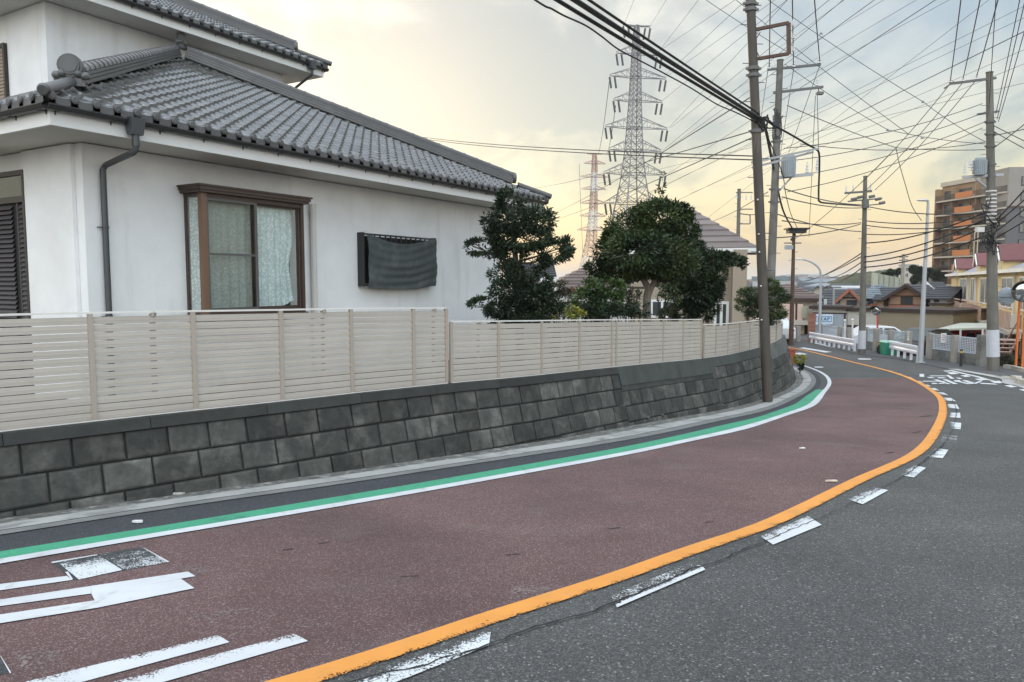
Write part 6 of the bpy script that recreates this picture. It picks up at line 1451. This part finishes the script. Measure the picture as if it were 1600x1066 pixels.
# the frontal wing (local frame of its own inside the same building): turn 60 degrees back
wg = MB(); q0 = Vector(pb).to_3d(); ca_ = math.cos(-yaw)
def loc2(wx, wy): d = Vector((wx-pa[0], wy-pa[1], 0)); return (d[0]*math.cos(yaw)+d[1]*math.sin(yaw), -d[0]*math.sin(yaw)+d[1]*math.cos(yaw))
def wing(mb, xa, xb, ya, yb, z0, z1, m=0):
    q = [loc2(*p) for p in ((xa, ya), (xb, ya), (xb, yb), (xa, yb))]; mb.hexa([(a, c, z0) for a, c in q], [(a, c, z1) for a, c in q], m=m)
xw, yw = pb; zs = zt0-2*FHT-.2; W2 = 26
wing(wg, xw+.05, xw+W2, yw-.3, yw+10, zs, zt0+1.3); wg.build('wing_wall', M_tgrey, tw, O, label='light grey upper part of the front wing'); wg = MB(); wing(wg, xw+.05, xw+W2, yw-.3, yw+10, zb0, zs-.003); wg.build('wing_wall', M_tdark, tw, O, label='dark tiled lower part of the front wing')
wg = MB(); wing(wg, xw+.0, xw+W2+.2, yw-.5, yw-.303, zs-.15, zs+.15); wg.build('wing_band', M_rust, tw, O)
for f in range(7):
    z = zt0-.1-FHT*(f+1)+.9
    for xo, w_ in ((2.4, 1.7), (6.2, 2.6), (10, 2.6), (14, 2.6)):
        wg = MB(); wing(wg, xw+xo, xw+xo+w_, yw-.38, yw-.303, z, z+1.7); o = wg.build('window', M_trim, tw, O); wg = MB(); wing(wg, xw+xo+.1, xw+xo+w_/2-.04, yw-.42, yw-.383, z+.1, z+1.6); wing(wg, xw+xo+w_/2+.04, xw+xo+w_-.1, yw-.42, yw-.383, z+.1, z+1.6); wg.build('pane', M_winglass, o, O)
    wg = MB(); wing(wg, xw+5.6, xw+W2, yw-1.7, yw-.42, z-.95, z-.75); x = xw+5.6
    while x < xw+W2: wing(wg, x, x+.06, yw-1.7, yw-1.64, z-.75, z+.2); x += .3
    wing(wg, xw+5.6, xw+W2, yw-1.7, yw-1.64, z+.2, z+.26); wg.build('wing_balcony', M_iron, tw, O)
# ---------------- yellow apartment house with maroon dormers
pa = (P(1487, 440, 64)[0], 64); pb = (P(1655, 440, 29)[0], 29)
yaw, Ln = framez(pa, pb); zb0 = -3.4; zev = 2.2
ya_ = thing('apartment_house', 'yellow two-storey apartment house with maroon dormers at the right edge', 'apartment building', (pa[0], pa[1], zb0), yaw); O = (0, 0, zb0)
bx(ya_, O, 'wall', M_yel, 0, Ln, 0, 8, zb0, zev)
b = MB(); b.prism([(-.5, -.4, zev-.05), (-.5, 8.8, zev-.05), (-.5, 4, zev+2.0)], (Ln+1, 0, 0)); rf = b.build('roof', wm('lilac grey roof', (.27, .27, .30), rnd=.05), ya_, O)
b = MB(); b.box(-.55, Ln+.5, -.48, -.41, zev-.16, zev+.02); b.build('gutter', M_wfr, rf, O)
def along(x):                           # local x where the facade shows at pixel column x
    u = (x-CX)/F; dx_, dy_ = pb[0]-pa[0], pb[1]-pa[1]; t_ = (u*pa[1]*1.0035-pa[0])/(dx_-u*dy_*1.0035); return t_*Ln
for (xp, wd, ht, bs) in ((1499, 1.5, .85, .1), (1533, 1.4, .85, .15), (1569, 1.6, 1.0, .2)):
    c = along(xp); z0 = zev+bs*.6; d = MB(); d.box(c-wd/2, c+wd/2, -.35, 3.2, z0-.3, z0+ht*.45); d.prism([(c-wd/2, -.35, z0+ht*.45), (c+wd/2, -.35, z0+ht*.45), (c, -.35, z0+ht*1.12)], (0, 3.5, 0)); o = d.build('dormer', M_yel, rf, O)
    d = MB(); e = .18
    for s2 in (-1, 1):
        a = Vector((c+s2*(wd/2+e), -.5, z0+ht*.45-e*.7)); a2 = Vector((c, -.5, z0+ht*1.2)); u_ = Vector((0, 0, .08)); v = Vector((0, 4.6, 0)); d.hexa([a, a+v, a2+v, a2], [a+u_, a+v+u_, a2+v+u_, a2+u_])
    d.build('dormer_roof', M_rred, o, O); d = MB()
    for s2 in (-1, 1): d.bar((c+s2*(wd/2+e), -.56, z0+ht*.45-e*.5), (c, -.56, z0+ht*1.17), .05, .16)
    d.build('dormer_trim', M_wfr, o, O); d = MB(); d.prism([(c-wd*.22, -.37, z0-.1), (c+wd*.22, -.37, z0-.1), (c+wd*.22, -.37, z0+ht*.5), (c, -.37, z0+ht*.85), (c-wd*.22, -.37, z0+ht*.5)], (0, .018, 0)); d.build('dormer_louvre', wm('pale louvre', (.60, .55, .38)), o, O)
for xa, xb in ((1497, 1508), (1514, 1520), (1529, 1545), (1562, 1580), (1590, 1604)):
    a, c = along(xa), along(xb)
    window(ya_, O, a, c, zev-2.0, zev-.35, y=-.05, mull=1, th=.09, gl=wm('curtained glass', (.24, .24, .21), rough=.2)); window(ya_, O, a, c, zb0+.4, zb0+2.3, y=-.05, mull=1, th=.09, gl=wm('curtained glass', (.17, .17, .15), rough=.2))
M_pinkr = wm('pink rail', (.48, .33, .28))
for xa, xb in ((1486, 1508), (1512, 1547), (1568, 1600)):
    a, c = max(0, along(xa+8)), along(xb+8); b = MB(); b.box(a, c, -.8, -.003, zb0+2.6, zb0+2.72); b.build('balcony_slab', M_cream, ya_, O); b = MB(); x = a
    while x < c: b.box(x, x+.035, -.8, -.765, zb0+2.75, zb0+3.6); x += .34
    b.box(a, c, -.81, -.74, zb0+3.7, zb0+3.78); b.build('balcony', M_pinkr, ya_, O)
    b = MB(); b.box((a+c)/2-.5, (a+c)/2+.4, -.6, -.2, zb0+2.76, zb0+3.4); b.build('air_conditioner', M_wfr, ya_, O)
for x in (1492, 1511, 1523, 1549, 1583): c = along(x); b = MB(); b.tube([(c, -.08, zb0), (c, -.08, zev-.1)], .05, 6); b.build('drainpipe', M_wfr, ya_, O)
# outside stairs (two flights)
for (xs, xe, y0) in ((1592, 1640, 1.0),):
    a, c = along(xs), along(xe); b = MB(); n = 12
    for i in range(n): b.box(a+(c-a)*i/n, a+(c-a)*(i+1)/n, -y0-.9, -y0, zb0+(i+.6)*.22, zb0+(i+.6)*.22+.05)
    for s2 in (0, -.95): b.bar((a, -y0+s2, zb0+.1), (c, -y0+s2, zb0+n*.22+.1), .05, .2); b.bar((a, -y0+s2, zb0+1.0), (c, -y0+s2, zb0+n*.22+1.0), .05)
    for i in range(n*2): q = i/(n*2); b.bar((a+(c-a)*q, -y0-.95, zb0+.1+n*.22*q), (a+(c-a)*q, -y0-.95, zb0+1+n*.22*q), .03)
    b.build('staircase', M_pinkr, ya_, O)
# ================================================================== PARKING LOT EDGE
def seg_wall(label, pts, h_block, panels, seedn, hp=.62):
    """pts: list of (px x, px y) feet of the posts; block wall plus lattice panels between them"""
    w_ = [G(x, y) for x, y in pts]; zb = min(p[2] for p in w_)-.15; loc = (w_[0][0], w_[0][1], zb); t = thing('lot_fence', label, 'fence', loc, 0, 'parking lot fences')
    for i in range(len(w_)-1):
        a, c = w_[i], w_[i+1]; d = (c-a); d[2] = 0; d.normalize(); n = Vector((-d[1], d[0], 0)); b = MB(); L_ = (c-a).length; k = max(1, int(L_/.4)); rows = max(1, int(h_block/.2+.5))
        for r_ in range(rows+1):
            for j in range(k):
                p0 = a+(c-a)*(j/k)+d*.004; p1 = a+(c-a)*((j+1)/k)-d*.004; z0 = zb+.0+r_*(h_block+.15)/(rows+1)
                z1 = z0+(h_block+.15)/(rows+1)-.006
                b.hexa([(p0[0], p0[1], z0), (p1[0], p1[1], z0), (p1[0]+n[0]*.12, p1[1]+n[1]*.12, z0), (p0[0]+n[0]*.12, p0[1]+n[1]*.12, z0)], [(p0[0], p0[1], z1), (p1[0], p1[1], z1), (p1[0]+n[0]*.12, p1[1]+n[1]*.12, z1), (p0[0]+n[0]*.12, p0[1]+n[1]*.12, z1)])
        b.build('block_base', M_blk, t, loc)
        if panels:
            b = MB(); zt_ = zb+.15+h_block+.04; a2 = a+d*.12+n*.04; c2 = c-d*.12+n*.04; a2[2] = c2[2] = 0; up = Vector((0, 0, 1)); nb = int((c2-a2).length/.085)
            for zz in (0, hp): b.bar(a2+up*(zt_+zz), c2+up*(zt_+zz), .045)
            for j in range(nb+1): p = a2.lerp(c2, j/nb); b.bar(p+up*zt_, p+up*(zt_+hp), .016, .03)
            for j in range(1, 9): b.bar(a2+up*(zt_+hp*j/9)+n*.012, c2+up*(zt_+hp*j/9)+n*.012, .014, .028)
            b.build('lattice_panel', M_lat, t, loc)
    for p in w_:
        b = MB(); hh = h_block+(hp+.1 if panels else .1); b.box(p[0]-.11, p[0]+.11, p[1]-.10, p[1]+.17, zb, zb+.15+hh); b.build('post', M_postc, t, loc)
    return t
seg_wall('low block and white lattice fence before the parked white hatchback, left of the entrance', [(1352, 545.5), (1369, 549), (1392, 552), (1419, 555.5)], .42, True, 1)
seg_wall('low block and lattice fence with small red-lettered signs beside the wrapped dark pole', [(1453, 561.5), (1492, 567), (1540, 573)], .46, True, 2)
seg_wall('stretch of grey block wall with lattice in front of the shop sign', [(1282, 533), (1313, 538), (1326, 541)], .40, True, 3, .5)
seg_wall('short low block wall left of the brick pillar by the dark doorway', [(1240, 533.5), (1247, 534)], .8, False, 4)
b = MB(); p = G(1540, 573.5)
for i in range(7): b.box(p[0]-.3, p[0]+.32, p[1]-.1, p[1]+.2, p[2]+i*.2-.1, p[2]+i*.2+.094)
lone('gate_pillar', b, M_blk, 'wide grey concrete block pillar directly left of the wrapped dark pole', 'pillar', tuple(p))
b = MB(); p = G(1268, 535)
for i in range(14): b.box(p[0]-.16, p[0]+.16, p[1]-.1, p[1]+.2, p[2]+i*.12-.02, p[2]+i*.12+.094)
lone('gate_pillar', b, M_brick, 'slim reddish brick pillar at the left end of the far guardrail', 'pillar', tuple(p))
for x, y0, y1 in ((1320, 541, 501), (1332, 544, 500)):
    b = MB(); p = G(x, y); p = G(x, y0+1); top = P(x, y1, p[1]); b.tube([p, top], .045, 8); b.ball(top, .07, .07, .07); lone('marker_post', b, M_wfr, 'slim white post %s of the pair before the block wall' % ('left' if x < 1325 else 'right'), 'post', tuple(p))
# signs on fences
def plate(label, x0, y0, x1, y1, Y, red=True):
    a, c = P(x0, y1, Y), P(x1, y0, Y); lo = ((a[0]+c[0])/2, Y, a[2]); t = thing('parking_sign', label, 'sign', lo); b = MB(); b.box(a[0], c[0], Y, Y+.02, a[2], c[2]); b.build('board', M_wfr, t, lo)
    b = MB(); rs = random.Random(int(x0)); w_ = c[0]-a[0]; h_ = c[2]-a[2]
    for r_ in range(3):
        for k in range(3):
            xx = a[0]+w_*(.14+k*.26); zz = c[2]-h_*(.24+r_*.24)
            for q in range(3): b.box(xx+q*w_*.06, xx+q*w_*.06+w_*.03, Y-.004, Y-.001, zz-h_*.0, zz+h_*.13)
            b.box(xx, xx+w_*.18, Y-.006, Y-.001, zz+h_*.05, zz+h_*.075)
    b.build('red_lettering' if red else 'lettering', wm('sign red', (.50, .12, .10)) if red else M_trim, t, lo)
def Yat(x, y): return G(x, y)[1]
plate('small white sign with three faded red lines on the lattice fence beside the lot entrance', 1470, 521, 1479, 536, Yat(1475, 564)-.12)
plate('white sign with red lines low on the lattice fence near the wrapped dark pole', 1523.5, 537, 1533, 552, Yat(1528, 571)-.14)
plate('narrow white plate on the concrete post left of the lot entrance', 1418, 519, 1421, 532, Yat(1419, 556)-.14, False)
# guardrails
def guardrail(label, f0, f1, n, h):
    a, c = G(*f0), G(*f1); d = (c-a); L_ = d.length; d.normalize(); nn = Vector((d[1], -d[0], 0)); lo = tuple(a); t = thing('guardrail', label, 'guardrail', lo, 0, 'white guardrails')
    prof = [(-.0, -.19), (.03, -.16), (.03, -.07), (.012, -.03), (.012, .03), (.03, .07), (.03, .16), (-.0, .19)]; b = MB(); vs = []
    for p in (a-d*.15, c+d*.1):
        for o, z in prof: vs.append(p+nn*(.07+o)+Vector((0, 0, h-.19+z)))
        for o, z in prof[::-1]: vs.append(p+nn*(.06+o)+Vector((0, 0, h-.19+z)))
    m = 16; b.idx(vs, [(j, (j+1) % m, m+(j+1) % m, m+j) for j in range(m)]+[tuple(range(m)), tuple(range(m, 2*m))], .5); b.build('beam', M_gr, t, lo)
    for i in range(n+1):
        p = a+(c-a)*(i/n); b = MB(); b.tube([p-Vector((0, 0, .05)), p+Vector((0, 0, h-.05))], .06, 10); b.build('post', M_gr, t, lo, True)
guardrail('longer white guardrail with many posts ending at the slim dark pole', (1268, 536), (1335, 549.5), 9, .62)
guardrail('short white guardrail beside the green bin and the grey street lamp', (1394, 556), (1434, 565.5), 4, .70)
# green bin
p = G(1388, 554.5); w_ = .27; t = thing('bin', 'green plastic refuse bin with pale lid behind the short guardrail', 'bin', tuple(p)); lo = tuple(p); M_gbin = wm('green plastic', (.03, .26, .16), rough=.45)
b = MB(); b.hexa([(p[0]-w_, p[1]-.25, p[2]+.02), (p[0]+w_, p[1]-.25, p[2]+.02), (p[0]+w_, p[1]+.25, p[2]+.02), (p[0]-w_, p[1]+.25, p[2]+.02)], [(p[0]-w_-.04, p[1]-.28, p[2]+.60), (p[0]+w_+.04, p[1]-.28, p[2]+.60), (p[0]+w_+.04, p[1]+.28, p[2]+.60), (p[0]-w_-.04, p[1]+.28, p[2]+.60)])
for i in range(5): x = p[0]-.2+i*.1; b.box(x-.012, x+.012, p[1]-.285, p[1]-.24, p[2]+.05, p[2]+.55)
b.build('body', M_gbin, t, lo); b = MB(); b.hexa([(p[0]-w_-.06, p[1]-.30, p[2]+.602), (p[0]+w_+.10, p[1]-.30, p[2]+.602), (p[0]+w_+.10, p[1]+.3, p[2]+.602), (p[0]-w_-.06, p[1]+.3, p[2]+.602)], [(p[0]-w_+.02, p[1]-.24, p[2]+.69), (p[0]+w_+.02, p[1]-.24, p[2]+.66), (p[0]+w_+.02, p[1]+.24, p[2]+.66), (p[0]-w_+.02, p[1]+.24, p[2]+.69)]); b.build('lid', wm('pale green lid', (.30, .55, .45), rough=.5), t, lo)
# bollards
for x, y, h, lb in ((1501, 573, .72, 'black bollard with gold band standing on the pavement left of the wrapped dark pole'), (1374, 553.5, .62, 'black bollard standing left of the green refuse bin')):
    p = G(x, y); lo = tuple(p); t = thing('bollard', lb, 'bollard', lo, 0); b = MB(); b.tube([p, p+Vector((0, 0, h-.16))], .055, 12); b.tube([p+Vector((0, 0, h-.08)), p+Vector((0, 0, h-.02)), p+Vector((0, 0, h))], [.055, .05, .02], 12); b.tube([p, p+Vector((0, 0, .02))], .12, 12); b.build('post', M_iron, t, lo, True)
    b = MB(); b.tube([p+Vector((0, 0, h-.16)), p+Vector((0, 0, h-.08))], .057, 12); b.build('reflective_band', wm('gold band', (.55, .36, .08), rough=.4), t, lo, True)
# traffic mirrors
M_mir = mat('convex mirror', (.55, .58, .58), .06, .0, metal=1.0); M_orp = wm('orange post paint', (.62, .16, .04), rough=.5); M_mback = wm('grey mirror back', (.33, .37, .41), rough=.5); M_redp = wm('red post paint', (.55, .10, .08), rough=.5)
def mirror(label, cx_, cy_, r_px, Y, face, postpts, mb_, hood=True, post_m=None, ribs=False):
    c = P(cx_, cy_, Y); r = r_px*Y/F; fd = Vector(face).normalized(); lo = tuple(postpts[0]); t = thing('traffic_mirror', label, 'traffic mirror', lo)
    b = MB(); b.tube(postpts, .045, 10); b.bar(postpts[-1]-Vector((0, 0, .25)), c-fd*.05, .04); b.bar(postpts[-1], c-fd*.06+Vector((0, 0, .1)), .04); b.build('post', post_m or M_orp, t, lo, True)
    b = MB(); b.tube([c-fd*.10, c-fd*.07, c-fd*.02], [r*.5, r*.86, r], 24)
    if ribs:
        a_, b_, _ = frame_from(fd)
        for i in range(12): q = (a_*math.cos(i*math.pi/6)+b_*math.sin(i*math.pi/6)); b.bar(c-fd*.125+q*r*.2, c-fd*.06+q*r*.95, .025)
        b.bar(c-fd*.13-a_*r*.6, c-fd*.13+a_*r*.6, .08, .06)
    b.build('back_shell', mb_, t, lo, True)
    b = MB(); vs = []; a_, b_, _ = frame_from(fd); K = 24
    for j in range(5):
        q = j/4; rr = r*.93*math.sin(q*math.pi/2*.999+1e-3); h = .01+.09*math.cos(q*math.pi/2)
        for i in range(K): vs.append(c+a_*math.cos(2*math.pi*i/K)*rr+b_*math.sin(2*math.pi*i/K)*rr+fd*h)
    b.idx(vs, [(j*K+i, j*K+(i+1) % K, (j+1)*K+(i+1) % K, (j+1)*K+i) for j in range(4) for i in range(K)], .5); b.build('mirror_face', M_mir, t, lo, True)
    if hood:
        b = MB(); vs = []; K = 14
        for i in range(K+1):
            q = math.pi*(.05+.9*i/K); u = a_*math.cos(q)+Vector((0, 0, 1))*math.sin(q)
            for rr, dd in ((r*1.04, -.03), (r*1.06, .22)): vs.append(c+u*rr+fd*dd)
        b.idx(vs, [(2*i, 2*i+1, 2*i+3, 2*i+2) for i in range(K)], .5); b.build('hood', M_trim, t, lo, True)
    return t
Ym = 25.0
pA = G(1587, 577.5); pB = G(1597, 580)
mirror('traffic mirror seen from its ribbed grey back, on the left orange post', 1573, 463, 14, pA[1], (.82, .55, -.08), [pA, P(1590, 520, pA[1]), P(1594.5, 450, pA[1])], M_mback, False, ribs=True)
mirror('hooded traffic mirror cut by the right edge, on the right orange post', 1600, 456, 16.5, pB[1], (-.45, -.9, -.08), [pB, P(1600, 520, pB[1]), P(1604, 440, pB[1])], wm('dark shell', (.12, .12, .13)), True)
pM = G(1371, 548); pM = Vector((P(1371, 548, 38)[0], 38, -2.0))
mirror('round traffic mirror on a thin red post above the parked white car', 1368.5, 485.5, 7.5, 38, (-.75, -.65, -.05), [pM, P(1371, 492, 38), P(1371, 482, 38)], M_mback, True, M_redp)
# ================================================================== CARS
def car(label, c, yaw, body_m, Ln=4.3, W_=1.7, Hh=1.45, van=False, group=None):
    t = thing('parked_car', label, 'car', c, yaw, group); hl = Ln/2
    if van: prof = [(-hl, .35), (-hl, .85), (-hl+.12, 1.0), (-hl+.75, 1.75*Hh/1.9), (-hl+1.1, Hh), (hl-.25, Hh), (hl-.05, Hh-.35), (hl, .8), (hl, .35)]
    else: prof = [(-hl, .30), (-hl, .62), (-hl+.10, .75), (-hl+1.05, .92), (-hl+1.75, Hh-.06), (-hl+2.2, Hh), (hl-1.05, Hh-.02), (hl-.35, .98), (hl-.04, .92), (hl, .60), (hl, .30)]
    n = len(prof); vs = []
    for k, (wy, ins) in enumerate(((-W_/2, 0), (-W_/2+.0, 0), (W_/2, 0))[::2]):
        for x, z in prof:
            tum = max(0, (z-.85))*.22; vs.append((x, wy+(tum if wy < 0 else -tum), z))
    b = MB(); b.idx(vs, [tuple(range(n))[::-1], tuple(range(n, 2*n))]+[(i, (i+1) % n, n+(i+1) % n, n+i) for i in range(n)], .5)
    o = b.build('body', body_m, t); bev = o.modifiers.new('b', 'BEVEL'); bev.width = .06; bev.segments = 3; bev.limit_method = 'ANGLE'; bev.angle_limit = R(25)
    for s2 in (-1, 1):
        b = MB()
        def yy(z): return s2*(W_/2-max(0, z-.85)*.22+.004)
        cols_ = [(prof[4][0]+.05 if not van else -hl+.7, -hl+2.35), (-hl+2.45, hl-1.0 if not van else hl-1.3)] if not van else [(-hl+.75, -hl+1.7), (-hl+1.8, 0.5), (.6, hl-.3)]
        for (xa, xb) in cols_:
            z0, z1 = .98, Hh-.13; xa0 = xa-(.35 if (not van and xa < -hl+2.2) else 0); xb0 = xb+(.30 if (not van and xb > hl-1.3) else 0)
            q = [(xa0, yy(z0), z0), (xb0, yy(z0), z0), (xb, yy(z1), z1), (xa, yy(z1), z1)]; b.face(q if s2 < 0 else q[::-1], .5)
        b.build('side_windows', M_carg, t)
        for xw_ in (-hl+.8, hl-.8):
            b = MB(); b.tube([(xw_, s2*(W_/2-.19), .31), (xw_, s2*(W_/2+.01), .31)], .31, 18); w2 = b.build('wheel', M_black, t, smooth=True); b = MB(); b.tube([(xw_, s2*(W_/2+.0), .31), (xw_, s2*(W_/2+.025), .31)], .20, 14); b.build('rim', M_galv, w2, smooth=True)
    a, c_ = (prof[3], prof[4]); b = MB(); e = .03
    if van: a, c_ = prof[2], prof[3]
    def lp(q, o=0): x = a[0]+(c_[0]-a[0])*q; z = a[1]+(c_[1]-a[1])*q; return x-.012, z+.012
    w0, w1 = W_/2-.10, W_/2-.22; (xa, za), (xb, zb2) = lp(.08), lp(.95); b.face([(xa, w0, za), (xa, -w0, za), (xb, -w1, zb2), (xb, w1, zb2)], .5); b.build('windscreen', M_carg, t)
    for s2 in (-1, 1):
        b = MB(); b.ball((-hl+.06, s2*(W_/2-.28), .68), .09, .18, .07); b.build('headlight', M_lens, t, smooth=True); b = MB(); b.ball((hl-.02, s2*(W_/2-.22), .78), .05, .13, .08); b.build('tail_light', M_redl, t, smooth=True)
        b = MB(); b.ball((-hl+1.7, s2*(W_/2+.06), .98), .08, .09, .06); b.build('wing_mirror', body_m, t, smooth=True)
    b = MB(); b.box(-hl-.015, -hl+.01, -.42, .42, .42, .56); b.build('grille', M_iron, t); b = MB(); b.box(-hl-.03, -hl-.016, -.17, .17, .30, .40); b.build('number_plate', M_wfr, t)
    return t
M_carw = mat('white car paint', (.68, .69, .70), .25, .02, 1, coat=.6); M_carb = mat('black car paint', (.012, .012, .014), .35, .02, 1, coat=.25); M_carg = mat('car glass', (.03, .04, .045), .05, .02, 1, spec=.8); M_lens = mat('lens', (.6, .6, .62), .1, .02); M_redl = mat('red lens', (.35, .02, .02), .2, .02); M_carr = mat('red car paint', (.50, .05, .07), .3, .02, coat=.5)
def gl_(Y): return -2.42
c = P(1380, 530, 42); car('white hatchback parked behind the lattice fence left of the lot entrance', (c[0], 42, P(0, 508, 42)[2]-1.46), R(174), M_carw, 4.2)
c = P(1436, 530, 35.6); car('black car with pale roof nosing out of the lot entrance behind the grey street lamp', (c[0]+.2, 35.8, P(0, 513.5, 35.6)[2]-1.52), R(24), M_carb, 4.0, Hh=1.52)
c = P(1216, 530, 41); car('white car just showing past the end of the retaining wall on the road', (c[0], 42.5, g(41)), R(-90), M_carw, 3.9, 1.65, 1.42)
c = P(1512, 530, 38); car('red car parked under the pale carport by the yellow apartment house', (c[0]+.3, 38.5, P(0, 517, 38)[2]-1.38), R(200), M_carr, 3.9)
# carport
t = thing('carport', 'pale flat carport roof on slim posts in front of the yellow apartment house', 'carport', tuple(P(1500, 540, 36))[:2]+(-2.4,)); lo = tuple(t.location)
a = [P(1462, 517, 38), P(1545, 515, 34), P(1550, 508, 37.5), P(1500, 507, 42)]; b = MB(); u_ = Vector((0, 0, .09)); b.hexa(a, [p+u_ for p in a]); b.build('roof_panel', wm('pale carport roof', (.45, .47, .40), rough=.5), t, lo)
for p in (a[0].lerp(a[1], .12), a[0].lerp(a[1], .5), a[0].lerp(a[1], .9), a[3].lerp(a[2], .5)): b = MB(); b.tube([(p[0], p[1], -2.5), (p[0], p[1], p[2]+.02)], .05, 8); b.build('post', M_wfr, t, lo)
# brick-red box and shrub by the mirrors
p = P(1238, 556, 31); b = MB(); b.box(p[0]-.12, p[0]+.13, 31, 31.3, p[2]-.35, p[2]+.22); b.box(p[0]-.15, p[0]+.16, 30.97, 31.33, p[2]+.22, p[2]+.27); lone('brick_box', b, wm('rust red box', (.30, .08, .05)), 'small rust-red box behind the wall corner above the yellow-topped shrub', 'box', (p[0], 31, p[2]-.35))
b = MB(); rs = random.Random(44); q = G(1580, 573); leaves(b, [(q+Vector((0, .3, .22)), .38, .3, .26), (q+Vector((.5, .3, .15)), .35, .3, .2)], 180, .09, .03, rs, shell=.3); t = lone('shrub', b, M_leaf5, 'low olive shrub at the foot of the orange mirror posts', 'shrub', tuple(q))
b = MB(); a, c = G(1562, 565.5), G(1584, 569); b.hexa([a, c, c+Vector((0, .12, 0)), a+Vector((0, .12, 0))], [p+Vector((0, 0, .05)) for p in (a, c, c+Vector((0, .12, 0)), a+Vector((0, .12, 0)))]); lone('wheel_stop', b, M_wfr, 'white painted strip on the dark lot ground behind the orange posts', 'wheel stop', tuple(a))
# safety floor lower for the lot

# ================================================================== AIR
b = MB(); b.box(-6500, 6500, -3500, 9500, -6.5, 75)
M_haze = bpy.data.materials.new('haze'); M_haze.use_nodes = True; nt = M_haze.node_tree; nt.nodes.clear()
pv = N('ShaderNodeVolumePrincipled'); pv.inputs['Color'].default_value = (.93, .94, .96, 1); pv.inputs['Density'].default_value = .00022; pv.inputs['Anisotropy'].default_value = .3
o_ = N('ShaderNodeOutputMaterial'); L(pv.outputs[0], o_.inputs['Volume'])
hz = b.build('haze', M_haze); tag(hz, 'thin pale evening haze filling the air over road and town', 'haze', kind='stuff')
